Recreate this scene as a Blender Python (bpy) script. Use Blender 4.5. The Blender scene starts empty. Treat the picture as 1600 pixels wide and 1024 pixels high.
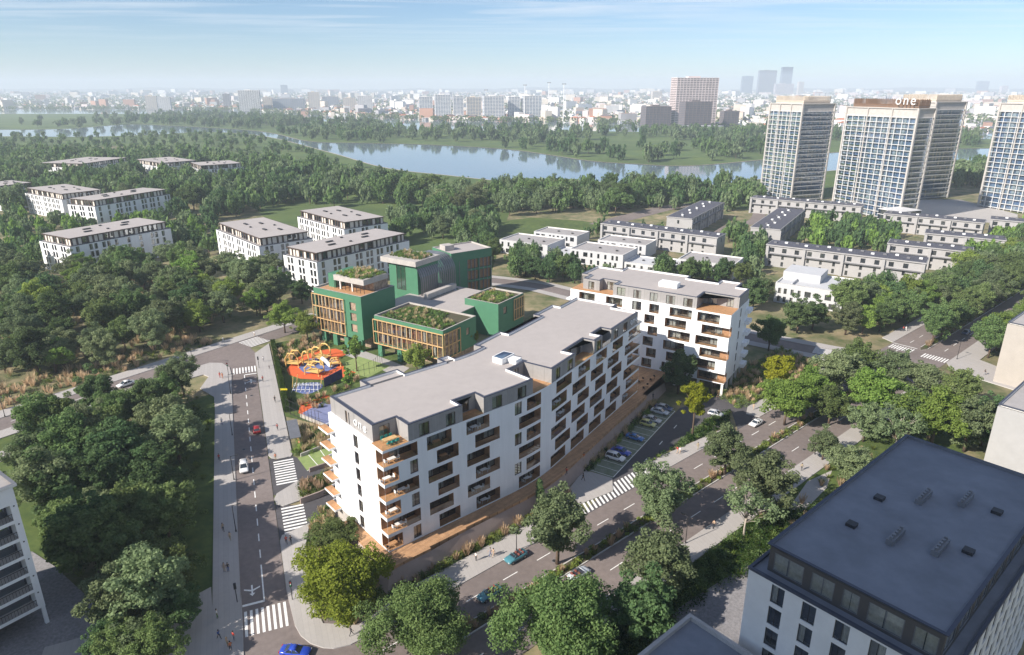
import bpy, bmesh, math, random
import numpy as np
from mathutils import Vector, Matrix

# ------------------------------------------------------------------ camera, sky, sun, exposure
scene = bpy.context.scene
R = math.radians
cam_data = bpy.data.cameras.new('camera')
cam = bpy.data.objects.new('camera', cam_data)
scene.collection.objects.link(cam)
cam_data.sensor_width = 36.0
cam_data.lens = 36.0 * 1066.0 / 1600.0
cam_data.clip_start = 1.0
cam_data.clip_end = 40000.0
cam.location = (0.0, 0.0, 77.5)
cam.rotation_euler = (R(90.0) - math.atan(374.0 / 1066.0), 0.0, 0.0)
scene.camera = cam

SUN_EL = R(33.0)
SUN_DIR = Vector((-0.848 * math.cos(SUN_EL), -0.530 * math.cos(SUN_EL), math.sin(SUN_EL)))   # towards the sun
world = bpy.data.worlds.new('World')
scene.world = world
world.use_nodes = True
wn, wl = world.node_tree.nodes, world.node_tree.links
wn.clear()
w_out = wn.new('ShaderNodeOutputWorld')
w_bg = wn.new('ShaderNodeBackground')
w_sky = wn.new('ShaderNodeTexSky')
w_sky.sky_type = 'NISHITA'
w_sky.sun_disc = False
w_sky.sun_elevation = SUN_EL
w_sky.sun_rotation = math.atan2(SUN_DIR.x, SUN_DIR.y)
w_sky.altitude = 100.0
w_sky.air_density = 0.9
w_sky.dust_density = 0.2
w_sky.ozone_density = 6.0
SKY_STRENGTH = 0.070
w_bg.inputs['Strength'].default_value = SKY_STRENGTH
# thin cirrus streaks: a noise on the sky dome's own plane coordinates
tc = wn.new('ShaderNodeTexCoord')
sep = wn.new('ShaderNodeSeparateXYZ'); wl.new(tc.outputs['Generated'], sep.inputs[0])
mz = wn.new('ShaderNodeMath'); mz.operation = 'MAXIMUM'; mz.inputs[1].default_value = 0.02; wl.new(sep.outputs['Z'], mz.inputs[0])
dx = wn.new('ShaderNodeMath'); dx.operation = 'DIVIDE'; wl.new(sep.outputs['X'], dx.inputs[0]); wl.new(mz.outputs[0], dx.inputs[1])
dy = wn.new('ShaderNodeMath'); dy.operation = 'DIVIDE'; wl.new(sep.outputs['Y'], dy.inputs[0]); wl.new(mz.outputs[0], dy.inputs[1])
cmb = wn.new('ShaderNodeCombineXYZ'); wl.new(dx.outputs[0], cmb.inputs[0]); wl.new(dy.outputs[0], cmb.inputs[1])
mp = wn.new('ShaderNodeMapping'); mp.inputs['Scale'].default_value = (0.16, 0.55, 1.0); mp.inputs['Rotation'].default_value = (0, 0, R(20)); mp.inputs['Location'].default_value = (8.8, 3.3, 0)
wl.new(cmb.outputs[0], mp.inputs[0])
nz = wn.new('ShaderNodeTexNoise'); nz.inputs['Scale'].default_value = 1.6; nz.inputs['Detail'].default_value = 7.0; nz.inputs['Roughness'].default_value = 0.62; nz.inputs['Distortion'].default_value = 0.5
wl.new(mp.outputs[0], nz.inputs['Vector'])
rmp = wn.new('ShaderNodeValToRGB'); rmp.color_ramp.elements[0].position = 0.45; rmp.color_ramp.elements[1].position = 0.70
rmp.color_ramp.elements[1].color = (0.55, 0.55, 0.55, 1)
wl.new(nz.outputs['Fac'], rmp.inputs['Fac'])
fade = wn.new('ShaderNodeMapRange'); fade.inputs[1].default_value = 0.035; fade.inputs[2].default_value = 0.10; wl.new(sep.outputs['Z'], fade.inputs[0])
cmul = wn.new('ShaderNodeMixRGB'); cmul.blend_type = 'MULTIPLY'; cmul.inputs['Fac'].default_value = 1.0; wl.new(rmp.outputs['Color'], cmul.inputs['Color1']); wl.new(fade.outputs[0], cmul.inputs['Color2'])
wmix = wn.new('ShaderNodeMixRGB'); wl.new(cmul.outputs['Color'], wmix.inputs['Fac'])
wl.new(w_sky.outputs['Color'], wmix.inputs['Color1'])
wmix.inputs['Color2'].default_value = (7.6, 7.8, 8.2, 1)
wl.new(wmix.outputs['Color'], w_bg.inputs['Color'])
wl.new(w_bg.outputs['Background'], w_out.inputs['Surface'])

sun_data = bpy.data.lights.new('sun', 'SUN')
sun_data.energy = 4.4
sun_data.angle = R(0.6)
sun_data.color = (1.0, 0.925, 0.83)
sun = bpy.data.objects.new('sun', sun_data)
sun.rotation_euler = SUN_DIR.to_track_quat('Z', 'Y').to_euler()
sun.location = (-200, -120, 200)
scene.collection.objects.link(sun)

scene.view_settings.view_transform = 'Standard'
scene.view_settings.look = 'None'
scene.view_settings.exposure = 0.90
scene.view_settings.gamma = 1.0
scene.view_settings.use_curve_mapping = False
scene.render.engine = 'CYCLES'
scene.cycles.max_bounces = 6
scene.cycles.diffuse_bounces = 3
scene.cycles.glossy_bounces = 3
scene.cycles.transmission_bounces = 4
scene.cycles.transparent_max_bounces = 10
scene.cycles.volume_bounces = 1
scene.cycles.use_denoising = True
random.seed(7)
rng = np.random.default_rng(11)
COL = scene.collection

# ------------------------------------------------------------------ materials
MATS = {}
def node(nt, kind, **inp):
    n = nt.nodes.new(kind)
    for k, v in inp.items():
        n.inputs[k.replace('_', ' ')].default_value = v
    return n
def mat(name, col, rough=0.75, var=0.12, scale=0.6, var2=0.0, scale2=0.05, col2=None, bump=0.0, bscale=None, metal=0.0, spec=0.4, objrand=0.0, stretch=None):
    m = bpy.data.materials.new(name); m.use_nodes = True
    nt = m.node_tree; b = nt.nodes['Principled BSDF']; L = nt.links
    b.inputs['Roughness'].default_value = rough
    b.inputs['Metallic'].default_value = metal
    b.inputs['Specular IOR Level'].default_value = spec
    geo = nt.nodes.new('ShaderNodeNewGeometry')
    n1 = node(nt, 'ShaderNodeTexNoise', Scale=scale, Detail=6.0, Roughness=0.65)
    L.new(geo.outputs['Position'], n1.inputs['Vector'])
    if stretch:
        vm = nt.nodes.new('ShaderNodeVectorMath'); vm.operation = 'MULTIPLY'; vm.inputs[1].default_value = stretch; L.new(geo.outputs['Position'], vm.inputs[0]); L.new(vm.outputs[0], n1.inputs['Vector'])
    mx = nt.nodes.new('ShaderNodeMixRGB')
    c2 = col2 or tuple(c * (1 - var) for c in col)
    c1 = col if col2 else tuple(min(1, c * (1 + var)) for c in col)
    rp = nt.nodes.new('ShaderNodeValToRGB'); rp.color_ramp.elements[0].position = 0.35; rp.color_ramp.elements[1].position = 0.65
    L.new(n1.outputs['Fac'], rp.inputs['Fac']); L.new(rp.outputs['Color'], mx.inputs['Fac'])
    mx.inputs['Color1'].default_value = (*c1, 1); mx.inputs['Color2'].default_value = (*c2, 1)
    out = mx.outputs['Color']
    if var2:
        n2 = node(nt, 'ShaderNodeTexNoise', Scale=scale2, Detail=4.0)
        L.new(geo.outputs['Position'], n2.inputs['Vector'])
        hs = nt.nodes.new('ShaderNodeHueSaturation')
        mr = nt.nodes.new('ShaderNodeMapRange'); mr.inputs[1].default_value = 0.3; mr.inputs[2].default_value = 0.7
        mr.inputs[3].default_value = 1 - var2; mr.inputs[4].default_value = 1 + var2
        L.new(n2.outputs['Fac'], mr.inputs[0]); L.new(mr.outputs[0], hs.inputs['Value']); L.new(out, hs.inputs['Color']); out = hs.outputs['Color']
    if objrand:
        oi = nt.nodes.new('ShaderNodeObjectInfo'); hs = nt.nodes.new('ShaderNodeHueSaturation')
        mr = nt.nodes.new('ShaderNodeMapRange'); mr.inputs[3].default_value = 1 - objrand; mr.inputs[4].default_value = 1 + objrand
        L.new(oi.outputs['Random'], mr.inputs[0]); L.new(mr.outputs[0], hs.inputs['Value']); L.new(out, hs.inputs['Color']); out = hs.outputs['Color']
    L.new(out, b.inputs['Base Color'])
    if bump:
        nb = node(nt, 'ShaderNodeTexNoise', Scale=bscale or scale * 6, Detail=4.0)
        L.new(geo.outputs['Position'], nb.inputs['Vector'])
        bp = node(nt, 'ShaderNodeBump', Strength=bump, Distance=0.05)
        L.new(nb.outputs['Fac'], bp.inputs['Height']); L.new(bp.outputs['Normal'], b.inputs['Normal'])
    MATS[name] = m
    return m
def glass(name, tint=(0.55, 0.62, 0.66), refl=0.16, rough=0.03):
    m = bpy.data.materials.new(name); m.use_nodes = True
    nt = m.node_tree; nt.nodes.clear(); L = nt.links
    o = nt.nodes.new('ShaderNodeOutputMaterial'); mx = nt.nodes.new('ShaderNodeMixShader')
    t = nt.nodes.new('ShaderNodeBsdfTransparent'); t.inputs['Color'].default_value = (*tint, 1)
    g = nt.nodes.new('ShaderNodeBsdfGlossy'); g.inputs['Roughness'].default_value = rough
    g.inputs['Color'].default_value = (0.9, 0.95, 1, 1)
    fr = node(nt, 'ShaderNodeFresnel', IOR=1.5)
    ad = nt.nodes.new('ShaderNodeMath'); ad.operation = 'ADD'; ad.use_clamp = True; ad.inputs[1].default_value = refl
    L.new(fr.outputs[0], ad.inputs[0]); L.new(ad.outputs[0], mx.inputs['Fac'])
    L.new(t.outputs[0], mx.inputs[1]); L.new(g.outputs[0], mx.inputs[2]); L.new(mx.outputs[0], o.inputs['Surface'])
    MATS[name] = m
    return m
def banded(name, c1, c2, width, angle=0.0, rough=0.6, duty=0.08, noise=0.15):
    """boards or paving joints: thin joints of c2 between strips of c1, in world metres along a direction"""
    m = mat(name, c1, rough=rough, var=noise, scale=1.3)
    nt = m.node_tree; L = nt.links; b = nt.nodes['Principled BSDF']
    src = b.inputs['Base Color'].links[0].from_socket
    geo = nt.nodes.new('ShaderNodeNewGeometry'); sp = nt.nodes.new('ShaderNodeSeparateXYZ'); L.new(geo.outputs['Position'], sp.inputs[0])
    mx_ = nt.nodes.new('ShaderNodeMath'); mx_.operation = 'MULTIPLY'; mx_.inputs[1].default_value = math.cos(angle) / width; L.new(sp.outputs['X'], mx_.inputs[0])
    my_ = nt.nodes.new('ShaderNodeMath'); my_.operation = 'MULTIPLY_ADD'; my_.inputs[1].default_value = math.sin(angle) / width; L.new(sp.outputs['Y'], my_.inputs[0]); L.new(mx_.outputs[0], my_.inputs[2])
    fr = nt.nodes.new('ShaderNodeMath'); fr.operation = 'FRACT'; L.new(my_.outputs[0], fr.inputs[0])
    lt = nt.nodes.new('ShaderNodeMath'); lt.operation = 'LESS_THAN'; lt.inputs[1].default_value = duty; L.new(fr.outputs[0], lt.inputs[0])
    fl = nt.nodes.new('ShaderNodeMath'); fl.operation = 'FLOOR'; L.new(my_.outputs[0], fl.inputs[0])
    wn_ = nt.nodes.new('ShaderNodeTexWhiteNoise'); wn_.noise_dimensions = '1D'; L.new(fl.outputs[0], wn_.inputs['W'])
    hs = nt.nodes.new('ShaderNodeHueSaturation'); mr = nt.nodes.new('ShaderNodeMapRange'); mr.inputs[3].default_value = 1 - noise; mr.inputs[4].default_value = 1 + noise
    L.new(wn_.outputs['Value'], mr.inputs[0]); L.new(mr.outputs[0], hs.inputs['Value']); L.new(src, hs.inputs['Color'])
    mxc = nt.nodes.new('ShaderNodeMixRGB'); L.new(lt.outputs[0], mxc.inputs['Fac']); L.new(hs.outputs['Color'], mxc.inputs['Color1']); mxc.inputs['Color2'].default_value = (*c2, 1)
    L.new(mxc.outputs['Color'], b.inputs['Base Color'])
    return m
def leafmat(name, c1, c2, trans=0.42, rand=0.25, huev=0.02):
    m = bpy.data.materials.new(name); m.use_nodes = True
    nt = m.node_tree; nt.nodes.clear(); L = nt.links
    o = nt.nodes.new('ShaderNodeOutputMaterial')
    geo = nt.nodes.new('ShaderNodeNewGeometry')
    n1 = node(nt, 'ShaderNodeTexNoise', Scale=0.55, Detail=3.0); L.new(geo.outputs['Position'], n1.inputs['Vector'])
    wn2 = nt.nodes.new('ShaderNodeMath'); wn2.operation = 'MULTIPLY_ADD'; wn2.inputs[1].default_value = 0.55
    L.new(geo.outputs['Random Per Island'], wn2.inputs[0]); 
    ma = nt.nodes.new('ShaderNodeMath'); ma.operation = 'MULTIPLY'; ma.inputs[1].default_value = 0.6; L.new(n1.outputs['Fac'], ma.inputs[0]); L.new(ma.outputs[0], wn2.inputs[2])
    mx = nt.nodes.new('ShaderNodeMixRGB'); mx.use_clamp = True; L.new(wn2.outputs[0], mx.inputs['Fac'])
    mx.inputs['Color1'].default_value = (*c1, 1); mx.inputs['Color2'].default_value = (*c2, 1)
    oi = nt.nodes.new('ShaderNodeObjectInfo'); hs = nt.nodes.new('ShaderNodeHueSaturation')
    mr = nt.nodes.new('ShaderNodeMapRange'); mr.inputs[3].default_value = 1 - rand; mr.inputs[4].default_value = 1 + rand
    L.new(oi.outputs['Random'], mr.inputs[0]); L.new(mr.outputs[0], hs.inputs['Value'])
    m2 = nt.nodes.new('ShaderNodeMath'); m2.operation = 'MULTIPLY'; m2.inputs[1].default_value = 7.31; L.new(oi.outputs['Random'], m2.inputs[0])
    f2 = nt.nodes.new('ShaderNodeMath'); f2.operation = 'FRACT'; L.new(m2.outputs[0], f2.inputs[0])
    mh = nt.nodes.new('ShaderNodeMapRange'); mh.inputs[3].default_value = 0.5 - huev; mh.inputs[4].default_value = 0.5 + huev
    L.new(f2.outputs[0], mh.inputs[0]); L.new(mh.outputs[0], hs.inputs['Hue'])
    L.new(mx.outputs['Color'], hs.inputs['Color'])
    df = nt.nodes.new('ShaderNodeBsdfDiffuse'); tr = nt.nodes.new('ShaderNodeBsdfTranslucent')
    L.new(hs.outputs['Color'], df.inputs['Color']); L.new(hs.outputs['Color'], tr.inputs['Color'])
    ms = nt.nodes.new('ShaderNodeMixShader'); ms.inputs['Fac'].default_value = trans
    L.new(df.outputs[0], ms.inputs[1]); L.new(tr.outputs[0], ms.inputs[2])
    L.new(ms.outputs[0], o.inputs['Surface'])
    MATS[name] = m
    return m
# setting
mat('asphalt', (0.195, 0.162, 0.150), rough=0.9, var=0.10, scale=0.9, var2=0.14, scale2=0.06, bump=0.15, bscale=12)
mat('asphalt_dark', (0.085, 0.08, 0.085), rough=0.9, var=0.10, scale=0.9, var2=0.12, scale2=0.07)
banded('paving', (0.40, 0.375, 0.355), (0.345, 0.325, 0.31), 0.8, R(22), rough=0.85, duty=0.07, noise=0.03)
banded('paving_warm', (0.36, 0.31, 0.275), (0.27, 0.23, 0.21), 0.9, R(-40), rough=0.85, duty=0.06, noise=0.05)
mat('cobble', (0.24, 0.23, 0.235), rough=0.9, var=0.22, scale=2.2, var2=0.12, scale2=0.2, bump=0.4, bscale=6)
mat('kerb', (0.50, 0.48, 0.46), rough=0.85, var=0.08)
mat('road_paint', (0.80, 0.79, 0.76), rough=0.7, var=0.10, scale=2.5)
mat('lawn', (0.10, 0.135, 0.03), rough=0.95, col2=(0.05, 0.085, 0.02), scale=0.35, var2=0.2, scale2=0.05, bump=0.5, bscale=6)
mat('meadow', (0.30, 0.24, 0.145), rough=0.95, col2=(0.075, 0.105, 0.032), scale=0.11, var2=0.25, scale2=0.02, bump=0.5, bscale=3)
mat('park_grass', (0.10, 0.14, 0.035), rough=0.95, col2=(0.065, 0.11, 0.03), scale=0.03, var2=0.2, scale2=0.01)
mat('city_ground', (0.20, 0.17, 0.15), rough=0.95, col2=(0.08, 0.10, 0.06), scale=0.012, var2=0.2, scale2=0.003)
mat('soil', (0.10, 0.075, 0.05), rough=0.95, col2=(0.06, 0.07, 0.03), scale=0.8)
mat('sand', (0.42, 0.36, 0.29), rough=0.95, var=0.1)
# buildings
mat('render_white', (0.80, 0.80, 0.80), rough=0.8, var=0.035, scale=0.9, var2=0.03, scale2=0.15, stretch=(1, 1, 0.12))
mat('villa_white_shaded', (0.50, 0.505, 0.515), rough=0.85, var=0.04, scale=0.4)  # white render greyed down: cloud shade over the villas is in the colour
mat('render_offwhite', (0.70, 0.68, 0.65), rough=0.85, var=0.04, scale=0.5, var2=0.05, scale2=0.1)
mat('render_beige', (0.40, 0.365, 0.325), rough=0.85, var=0.04, scale=0.5, var2=0.05, scale2=0.1)
banded('clad_grey', (0.30, 0.285, 0.275), (0.24, 0.23, 0.22), 0.5, R(45), rough=0.75, duty=0.06, noise=0.06)
mat('coping', (0.055, 0.06, 0.085), rough=0.5, var=0.08)
mat('roof_gravel', (0.395, 0.36, 0.34), rough=0.95, var=0.035, scale=0.6, var2=0.035, scale2=0.07, bump=0.3, bscale=8)
mat('roof_grey', (0.34, 0.32, 0.31), rough=0.95, var=0.08, scale=0.5, var2=0.1, scale2=0.06)
mat('roof_dark', (0.20, 0.21, 0.235), rough=0.7, var=0.10, scale=0.3, var2=0.10, scale2=0.12)
mat('roof_slate', (0.085, 0.085, 0.105), rough=0.8, var=0.10, scale=0.5, var2=0.1)
mat('metal_dark', (0.035, 0.033, 0.034), rough=0.5, var=0.1)
mat('frame_brown', (0.075, 0.05, 0.038), rough=0.5, var=0.1)
mat('metal_grey', (0.22, 0.22, 0.23), rough=0.45, var=0.1, metal=0.4)
mat('wood_warm', (0.46, 0.25, 0.12), rough=0.6, var=0.18, scale=2.0)
mat('wood_wall', (0.36, 0.20, 0.105), rough=0.6, var=0.2, scale=2.0)
banded('deck_wood', (0.42, 0.245, 0.13), (0.2, 0.11, 0.06), 0.28, R(-41), rough=0.7, duty=0.10, noise=0.16)
mat('timber', (0.55, 0.36, 0.17), rough=0.65, var=0.15, scale=1.5)
mat('interior', (0.30, 0.22, 0.16), rough=0.9, var=0.45, scale=0.9)
mat('interior_cool', (0.10, 0.10, 0.11), rough=0.9, var=0.4, scale=0.7)
mat('curtain', (0.68, 0.62, 0.54), rough=0.9, var=0.15, scale=3.0)
mat('school_green', (0.06, 0.185, 0.105), rough=0.65, var=0.05, scale=0.6, var2=0.04)
mat('concrete', (0.42, 0.39, 0.36), rough=0.85, var=0.1, scale=0.6)
mat('pink_wall', (0.36, 0.28, 0.245), rough=0.9, var=0.06, scale=0.7)
mat('tower_tan', (0.46, 0.43, 0.40), rough=0.6, var=0.08)
mat('terrace_wall_shaded', (0.37, 0.36, 0.355), rough=0.85, var=0.05, scale=0.4, var2=0.06)  # pale terrace walls, darkened to stand for the cloud shade on them
mat('tower_slab', (0.62, 0.61, 0.60), rough=0.6, var=0.05)
mat('fin_bronze', (0.20, 0.12, 0.075), rough=0.5, var=0.1)
mat('wall_midgrey', (0.36, 0.355, 0.35), rough=0.85, var=0.04, scale=0.5, var2=0.05)
mat('fin_pale', (0.58, 0.50, 0.41), rough=0.6, var=0.1)
mat('sign_white', (0.85, 0.85, 0.84), rough=0.5, var=0.02)
glass('pane', tint=(0.74, 0.79, 0.81), refl=0.12)
glass('pane_blue', tint=(0.45, 0.55, 0.66), refl=0.25)
glass('tower_glass', tint=(0.62, 0.74, 0.88), refl=0.24)
mat('tower_inside', (0.29, 0.34, 0.42), rough=0.9, var=0.35, scale=0.25)
mat('penthouse_dark', (0.075, 0.068, 0.064), rough=0.6, var=0.1)
glass('balustrade_glass', tint=(0.86, 0.9, 0.9), refl=0.04)
mat('white_paint', (0.78, 0.78, 0.77), rough=0.5, var=0.03)
# vegetation
mat('bark', (0.12, 0.085, 0.06), rough=0.95, var=0.25, scale=4)
mat('bark_pale', (0.42, 0.37, 0.31), rough=0.9, var=0.2, scale=4)
leafmat('leaf_mid', (0.075, 0.135, 0.042), (0.225, 0.295, 0.115))
leafmat('leaf_dark', (0.052, 0.1, 0.042), (0.155, 0.225, 0.095))
leafmat('leaf_grey', (0.105, 0.15, 0.068), (0.28, 0.335, 0.175))
leafmat('leaf_bright', (0.115, 0.2, 0.04), (0.31, 0.41, 0.105))
leafmat('leaf_lime', (0.13, 0.16, 0.012), (0.30, 0.31, 0.035))
leafmat('leaf_hedge', (0.025, 0.055, 0.014), (0.06, 0.10, 0.025), rand=0.1)
leafmat('grass_tan', (0.40, 0.30, 0.17), (0.66, 0.53, 0.34), rand=0.15)
leafmat('grass_green', (0.09, 0.14, 0.03), (0.22, 0.27, 0.07), rand=0.2)

# ------------------------------------------------------------------ mesh helpers
class MB:
    """collects faces and builds ONE mesh object"""
    def __init__(self): self.v = []; self.f = []; self.m = []
    def face(self, pts, mi=0):
        i = len(self.v); self.v += [tuple(p) for p in pts]; self.f.append(tuple(range(i, i + len(pts)))); self.m.append(mi)
    def hexa(self, c, mi=0, skip=()):
        """c: 8 corners, bottom 0-3 counter-clockwise, top 4-7"""
        i = len(self.v); self.v += [tuple(p) for p in c]
        for k, q in enumerate(((3, 2, 1, 0), (4, 5, 6, 7), (0, 1, 5, 4), (1, 2, 6, 5), (2, 3, 7, 6), (3, 0, 4, 7))):
            if k in skip: continue
            self.f.append(tuple(i + a for a in q)); self.m.append(mi)
    def box(self, x0, x1, y0, y1, z0, z1, mi=0, skip=()):
        self.hexa([(x0, y0, z0), (x1, y0, z0), (x1, y1, z0), (x0, y1, z0), (x0, y0, z1), (x1, y0, z1), (x1, y1, z1), (x0, y1, z1)], mi, skip)
    def fbox(self, fm, u0, u1, w0, w1, z0, z1, mi=0, step=None):
        n = 1 if not step else max(1, int(math.ceil((u1 - u0) / step)))
        for k in range(n):
            a, b = u0 + (u1 - u0) * k / n, u0 + (u1 - u0) * (k + 1) / n
            self.hexa([fm(a, w0, z0), fm(b, w0, z0), fm(b, w1, z0), fm(a, w1, z0), fm(a, w0, z1), fm(b, w0, z1), fm(b, w1, z1), fm(a, w1, z1)], mi)
    def prism(self, poly, z0, z1, mi=0, mt=None, bottom=False):
        n = len(poly)
        a = sum(poly[i][0] * poly[(i + 1) % n][1] - poly[(i + 1) % n][0] * poly[i][1] for i in range(n))
        if a < 0: poly = poly[::-1]
        i = len(self.v)
        self.v += [(p[0], p[1], z0) for p in poly] + [(p[0], p[1], z1) for p in poly]
        for k in range(n):
            self.f.append((i + k, i + (k + 1) % n, i + n + (k + 1) % n, i + n + k)); self.m.append(mi)
        self.f.append(tuple(i + n + k for k in range(n))); self.m.append(mi if mt is None else mt)
        if bottom: self.f.append(tuple(i + n - 1 - k for k in range(n))); self.m.append(mi)
    def tube(self, pts, rad, n=6, mi=0, cap=True):
        rings = []
        for k, p in enumerate(pts):
            p = Vector(p)
            d = (Vector(pts[min(k + 1, len(pts) - 1)]) - Vector(pts[max(k - 1, 0)])).normalized()
            a = d.orthogonal().normalized() if abs(d.z) < 0.999 else Vector((1, 0, 0)); b = d.cross(a)
            r = rad[k] if isinstance(rad, (list, tuple)) else rad
            i = len(self.v)
            self.v += [tuple(p + (a * math.cos(t) + b * math.sin(t)) * r) for t in (2 * math.pi * j / n for j in range(n))]
            rings.append(i)
        for i, j in zip(rings, rings[1:]):
            for k in range(n):
                self.f.append((i + k, i + (k + 1) % n, j + (k + 1) % n, j + k)); self.m.append(mi)
        if cap:
            self.f.append(tuple(rings[-1] + k for k in range(n))); self.m.append(mi)
            self.f.append(tuple(rings[0] + n - 1 - k for k in range(n))); self.m.append(mi)
    def mesh(self, name, mats, smooth=False):
        me = bpy.data.meshes.new(name)
        me.from_pydata(self.v, [], self.f)
        for m in (mats if isinstance(mats, (list, tuple)) else [mats]): me.materials.append(MATS[m])
        me.polygons.foreach_set('material_index', self.m)
        if smooth: me.polygons.foreach_set('use_smooth', [True] * len(self.f))
        me.update()
        return me
    def build(self, name, mats, parent=None, smooth=False, kind=None):
        return link(name, self.mesh(name, mats, smooth), parent, kind)
def link(name, me, parent=None, kind=None):
    o = bpy.data.objects.new(name, me); COL.objects.link(o)
    if parent is not None: o.parent = parent
    if kind: o['kind'] = kind
    return o
def tag(o, label, cat, group=None):
    o['label'] = label; o['category'] = cat
    if group: o['group'] = group
    return o
def thing(name, label, cat, loc=(0, 0, 0), rotz=0.0, group=None):
    o = bpy.data.objects.new(name, None); COL.objects.link(o)
    o.location = loc; o.rotation_euler = (0, 0, rotz); o.empty_display_size = 0.5
    return tag(o, label, cat, group)
def dup(root, loc=None, rotz=None, scale=None, label=None, group=None):
    """a copy of a thing with copies of its parts and sub-parts"""
    r = root.copy(); COL.objects.link(r)
    if loc is not None: r.location = loc
    if rotz is not None: r.rotation_euler = (0, 0, rotz)
    if scale is not None: r.scale = scale if isinstance(scale, tuple) else (scale,) * 3
    if label: r['label'] = label
    if group: r['group'] = group
    for ch in list(root.children):
        c = ch.copy(); COL.objects.link(c); c.parent = r
        for g in list(ch.children):
            d = g.copy(); COL.objects.link(d); d.parent = c
    return r
def frame(o, deg):
    """map (u along compass angle, w to its left, z) -> world"""
    s, c = math.sin(R(deg)), math.cos(R(deg))
    return lambda u, w, z: (o[0] + u * s - w * c, o[1] + u * c + w * s, z)
def rot_of(deg): return R(90.0 - deg)      # object rotation whose local x runs along a compass angle
def unit(fm): return fm
def facade(mb, fm, u0, u1, z0, z1, holes, mi=0, us=()):
    """a wall skin at w=0 with rectangular openings and their reveals; hole: dict(u0,u1,z0,z1,d,floor,side,ceil,back)"""
    U = sorted({round(x, 3) for x in [u0, u1, *us] + [h[k] for h in holes for k in ('u0', 'u1')] if u0 - 1e-6 <= x <= u1 + 1e-6})
    Z = sorted({round(x, 3) for x in [z0, z1] + [h[k] for h in holes for k in ('z0', 'z1')] if z0 - 1e-6 <= x <= z1 + 1e-6})
    for a, b in zip(U, U[1:]):
        for c, d in zip(Z, Z[1:]):
            um, zm = (a + b) / 2, (c + d) / 2
            h = next((h for h in holes if h['u0'] < um < h['u1'] and h['z0'] < zm < h['z1']), None)
            if h is None: mb.face([fm(a, 0, c), fm(b, 0, c), fm(b, 0, d), fm(a, 0, d)], mi)
    for h in holes:
        seg = [x for x in U if h['u0'] - 1e-6 <= x <= h['u1'] + 1e-6]
        for a, b in zip(seg, seg[1:]):
            if h.get('kind') == 'cut': break
            mb.face([fm(a, 0, h['z0']), fm(a, h['d'], h['z0']), fm(b, h['d'], h['z0']), fm(b, 0, h['z0'])][::-1], h.get('floor', mi))
            mb.face([fm(a, 0, h['z1']), fm(b, 0, h['z1']), fm(b, h['d'], h['z1']), fm(a, h['d'], h['z1'])][::-1], h.get('ceil', mi))
            if h.get('back') is not None:
                mb.face([fm(a, h['d'], h['z0']), fm(b, h['d'], h['z0']), fm(b, h['d'], h['z1']), fm(a, h['d'], h['z1'])], h['back'])
        if not h.get('openl'): mb.face([fm(h['u0'], 0, h['z0']), fm(h['u0'], 0, h['z1']), fm(h['u0'], h['d'], h['z1']), fm(h['u0'], h['d'], h['z0'])], h.get('side', mi))
        if not h.get('openr'): mb.face([fm(h['u1'], 0, h['z0']), fm(h['u1'], h['d'], h['z0']), fm(h['u1'], h['d'], h['z1']), fm(h['u1'], 0, h['z1'])], h.get('side', mi))
def window(parent, fm, u0, u1, w, z0, z1, nm=2, frame_m='frame_brown', pane_m='pane', curtain=None, name='window', bar=0.09, step=None, cw=0.18):
    """frame with mullions, a glass pane and curtains behind it, at depth w behind the wall plane"""
    f = MB()
    f.fbox(fm, u0, u1, w - 0.05, w + 0.05, z0, z0 + bar, 0, step); f.fbox(fm, u0, u1, w - 0.05, w + 0.05, z1 - bar, z1, 0, step)
    for k in range(nm + 1):
        x = u0 + (u1 - u0 - bar) * k / nm
        f.fbox(fm, x, x + bar, w - 0.045, w + 0.045, z0 + bar, z1 - bar)
    fo = f.build(name, frame_m, parent)
    p = MB(); n = 1 if not step else max(1, int(math.ceil((u1 - u0) / step)))
    for k in range(n):
        a, b = u0 + (u1 - u0) * k / n, u0 + (u1 - u0) * (k + 1) / n
        p.face([fm(a, w, z0), fm(b, w, z0), fm(b, w, z1), fm(a, w, z1)])
    p.build('pane', pane_m, fo)
    if curtain:
        for (a, b) in curtain:
            c = MB(); a, b = u0 + (u1 - u0) * a, u0 + (u1 - u0) * b
            k = max(2, int((b - a) / 0.22))
            for j in range(k):
                x0, x1 = a + (b - a) * j / k, a + (b - a) * (j + 1) / k
                wa, wb = w + cw + (0.06 if j % 2 else 0), w + cw + (0 if j % 2 else 0.06)
                c.face([fm(x0, wa, z0 + 0.03), fm(x1, wb, z0 + 0.03), fm(x1, wb, z1 - 0.03), fm(x0, wa, z1 - 0.03)])
            c.build('curtain', 'curtain', fo)
    return fo
def text_part(txt, size, depth, material, parent, M4, name='sign_letters'):
    cu = bpy.data.curves.new(name, 'FONT'); cu.body = txt; cu.size = size; cu.extrude = depth; cu.align_x = 'CENTER'; cu.align_y = 'BOTTOM'
    cu.space_character = 1.22; cu.offset = -0.012 * size; cu.resolution_u = 3
    cu.materials.append(MATS[material])
    tmp = bpy.data.objects.new(name, cu); COL.objects.link(tmp)
    me = bpy.data.meshes.new_from_object(tmp.evaluated_get(bpy.context.evaluated_depsgraph_get()))
    bpy.data.objects.remove(tmp)
    o = link(name, me, parent); o.matrix_local = M4
    return o
def wall_matrix(pos, xdir, outward):
    """text lying in a vertical wall: x along xdir, y up, z outward"""
    x = Vector((xdir[0], xdir[1], 0)).normalized(); z = Vector((outward[0], outward[1], 0)).normalized(); y = Vector((0, 0, 1))
    m = Matrix((x, y, z)).transposed().to_4x4(); m.translation = Vector(pos); return m
def struct(name, mb, mats, **k):
    return mb.build(name, mats, None, kind='structure', **k)

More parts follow.
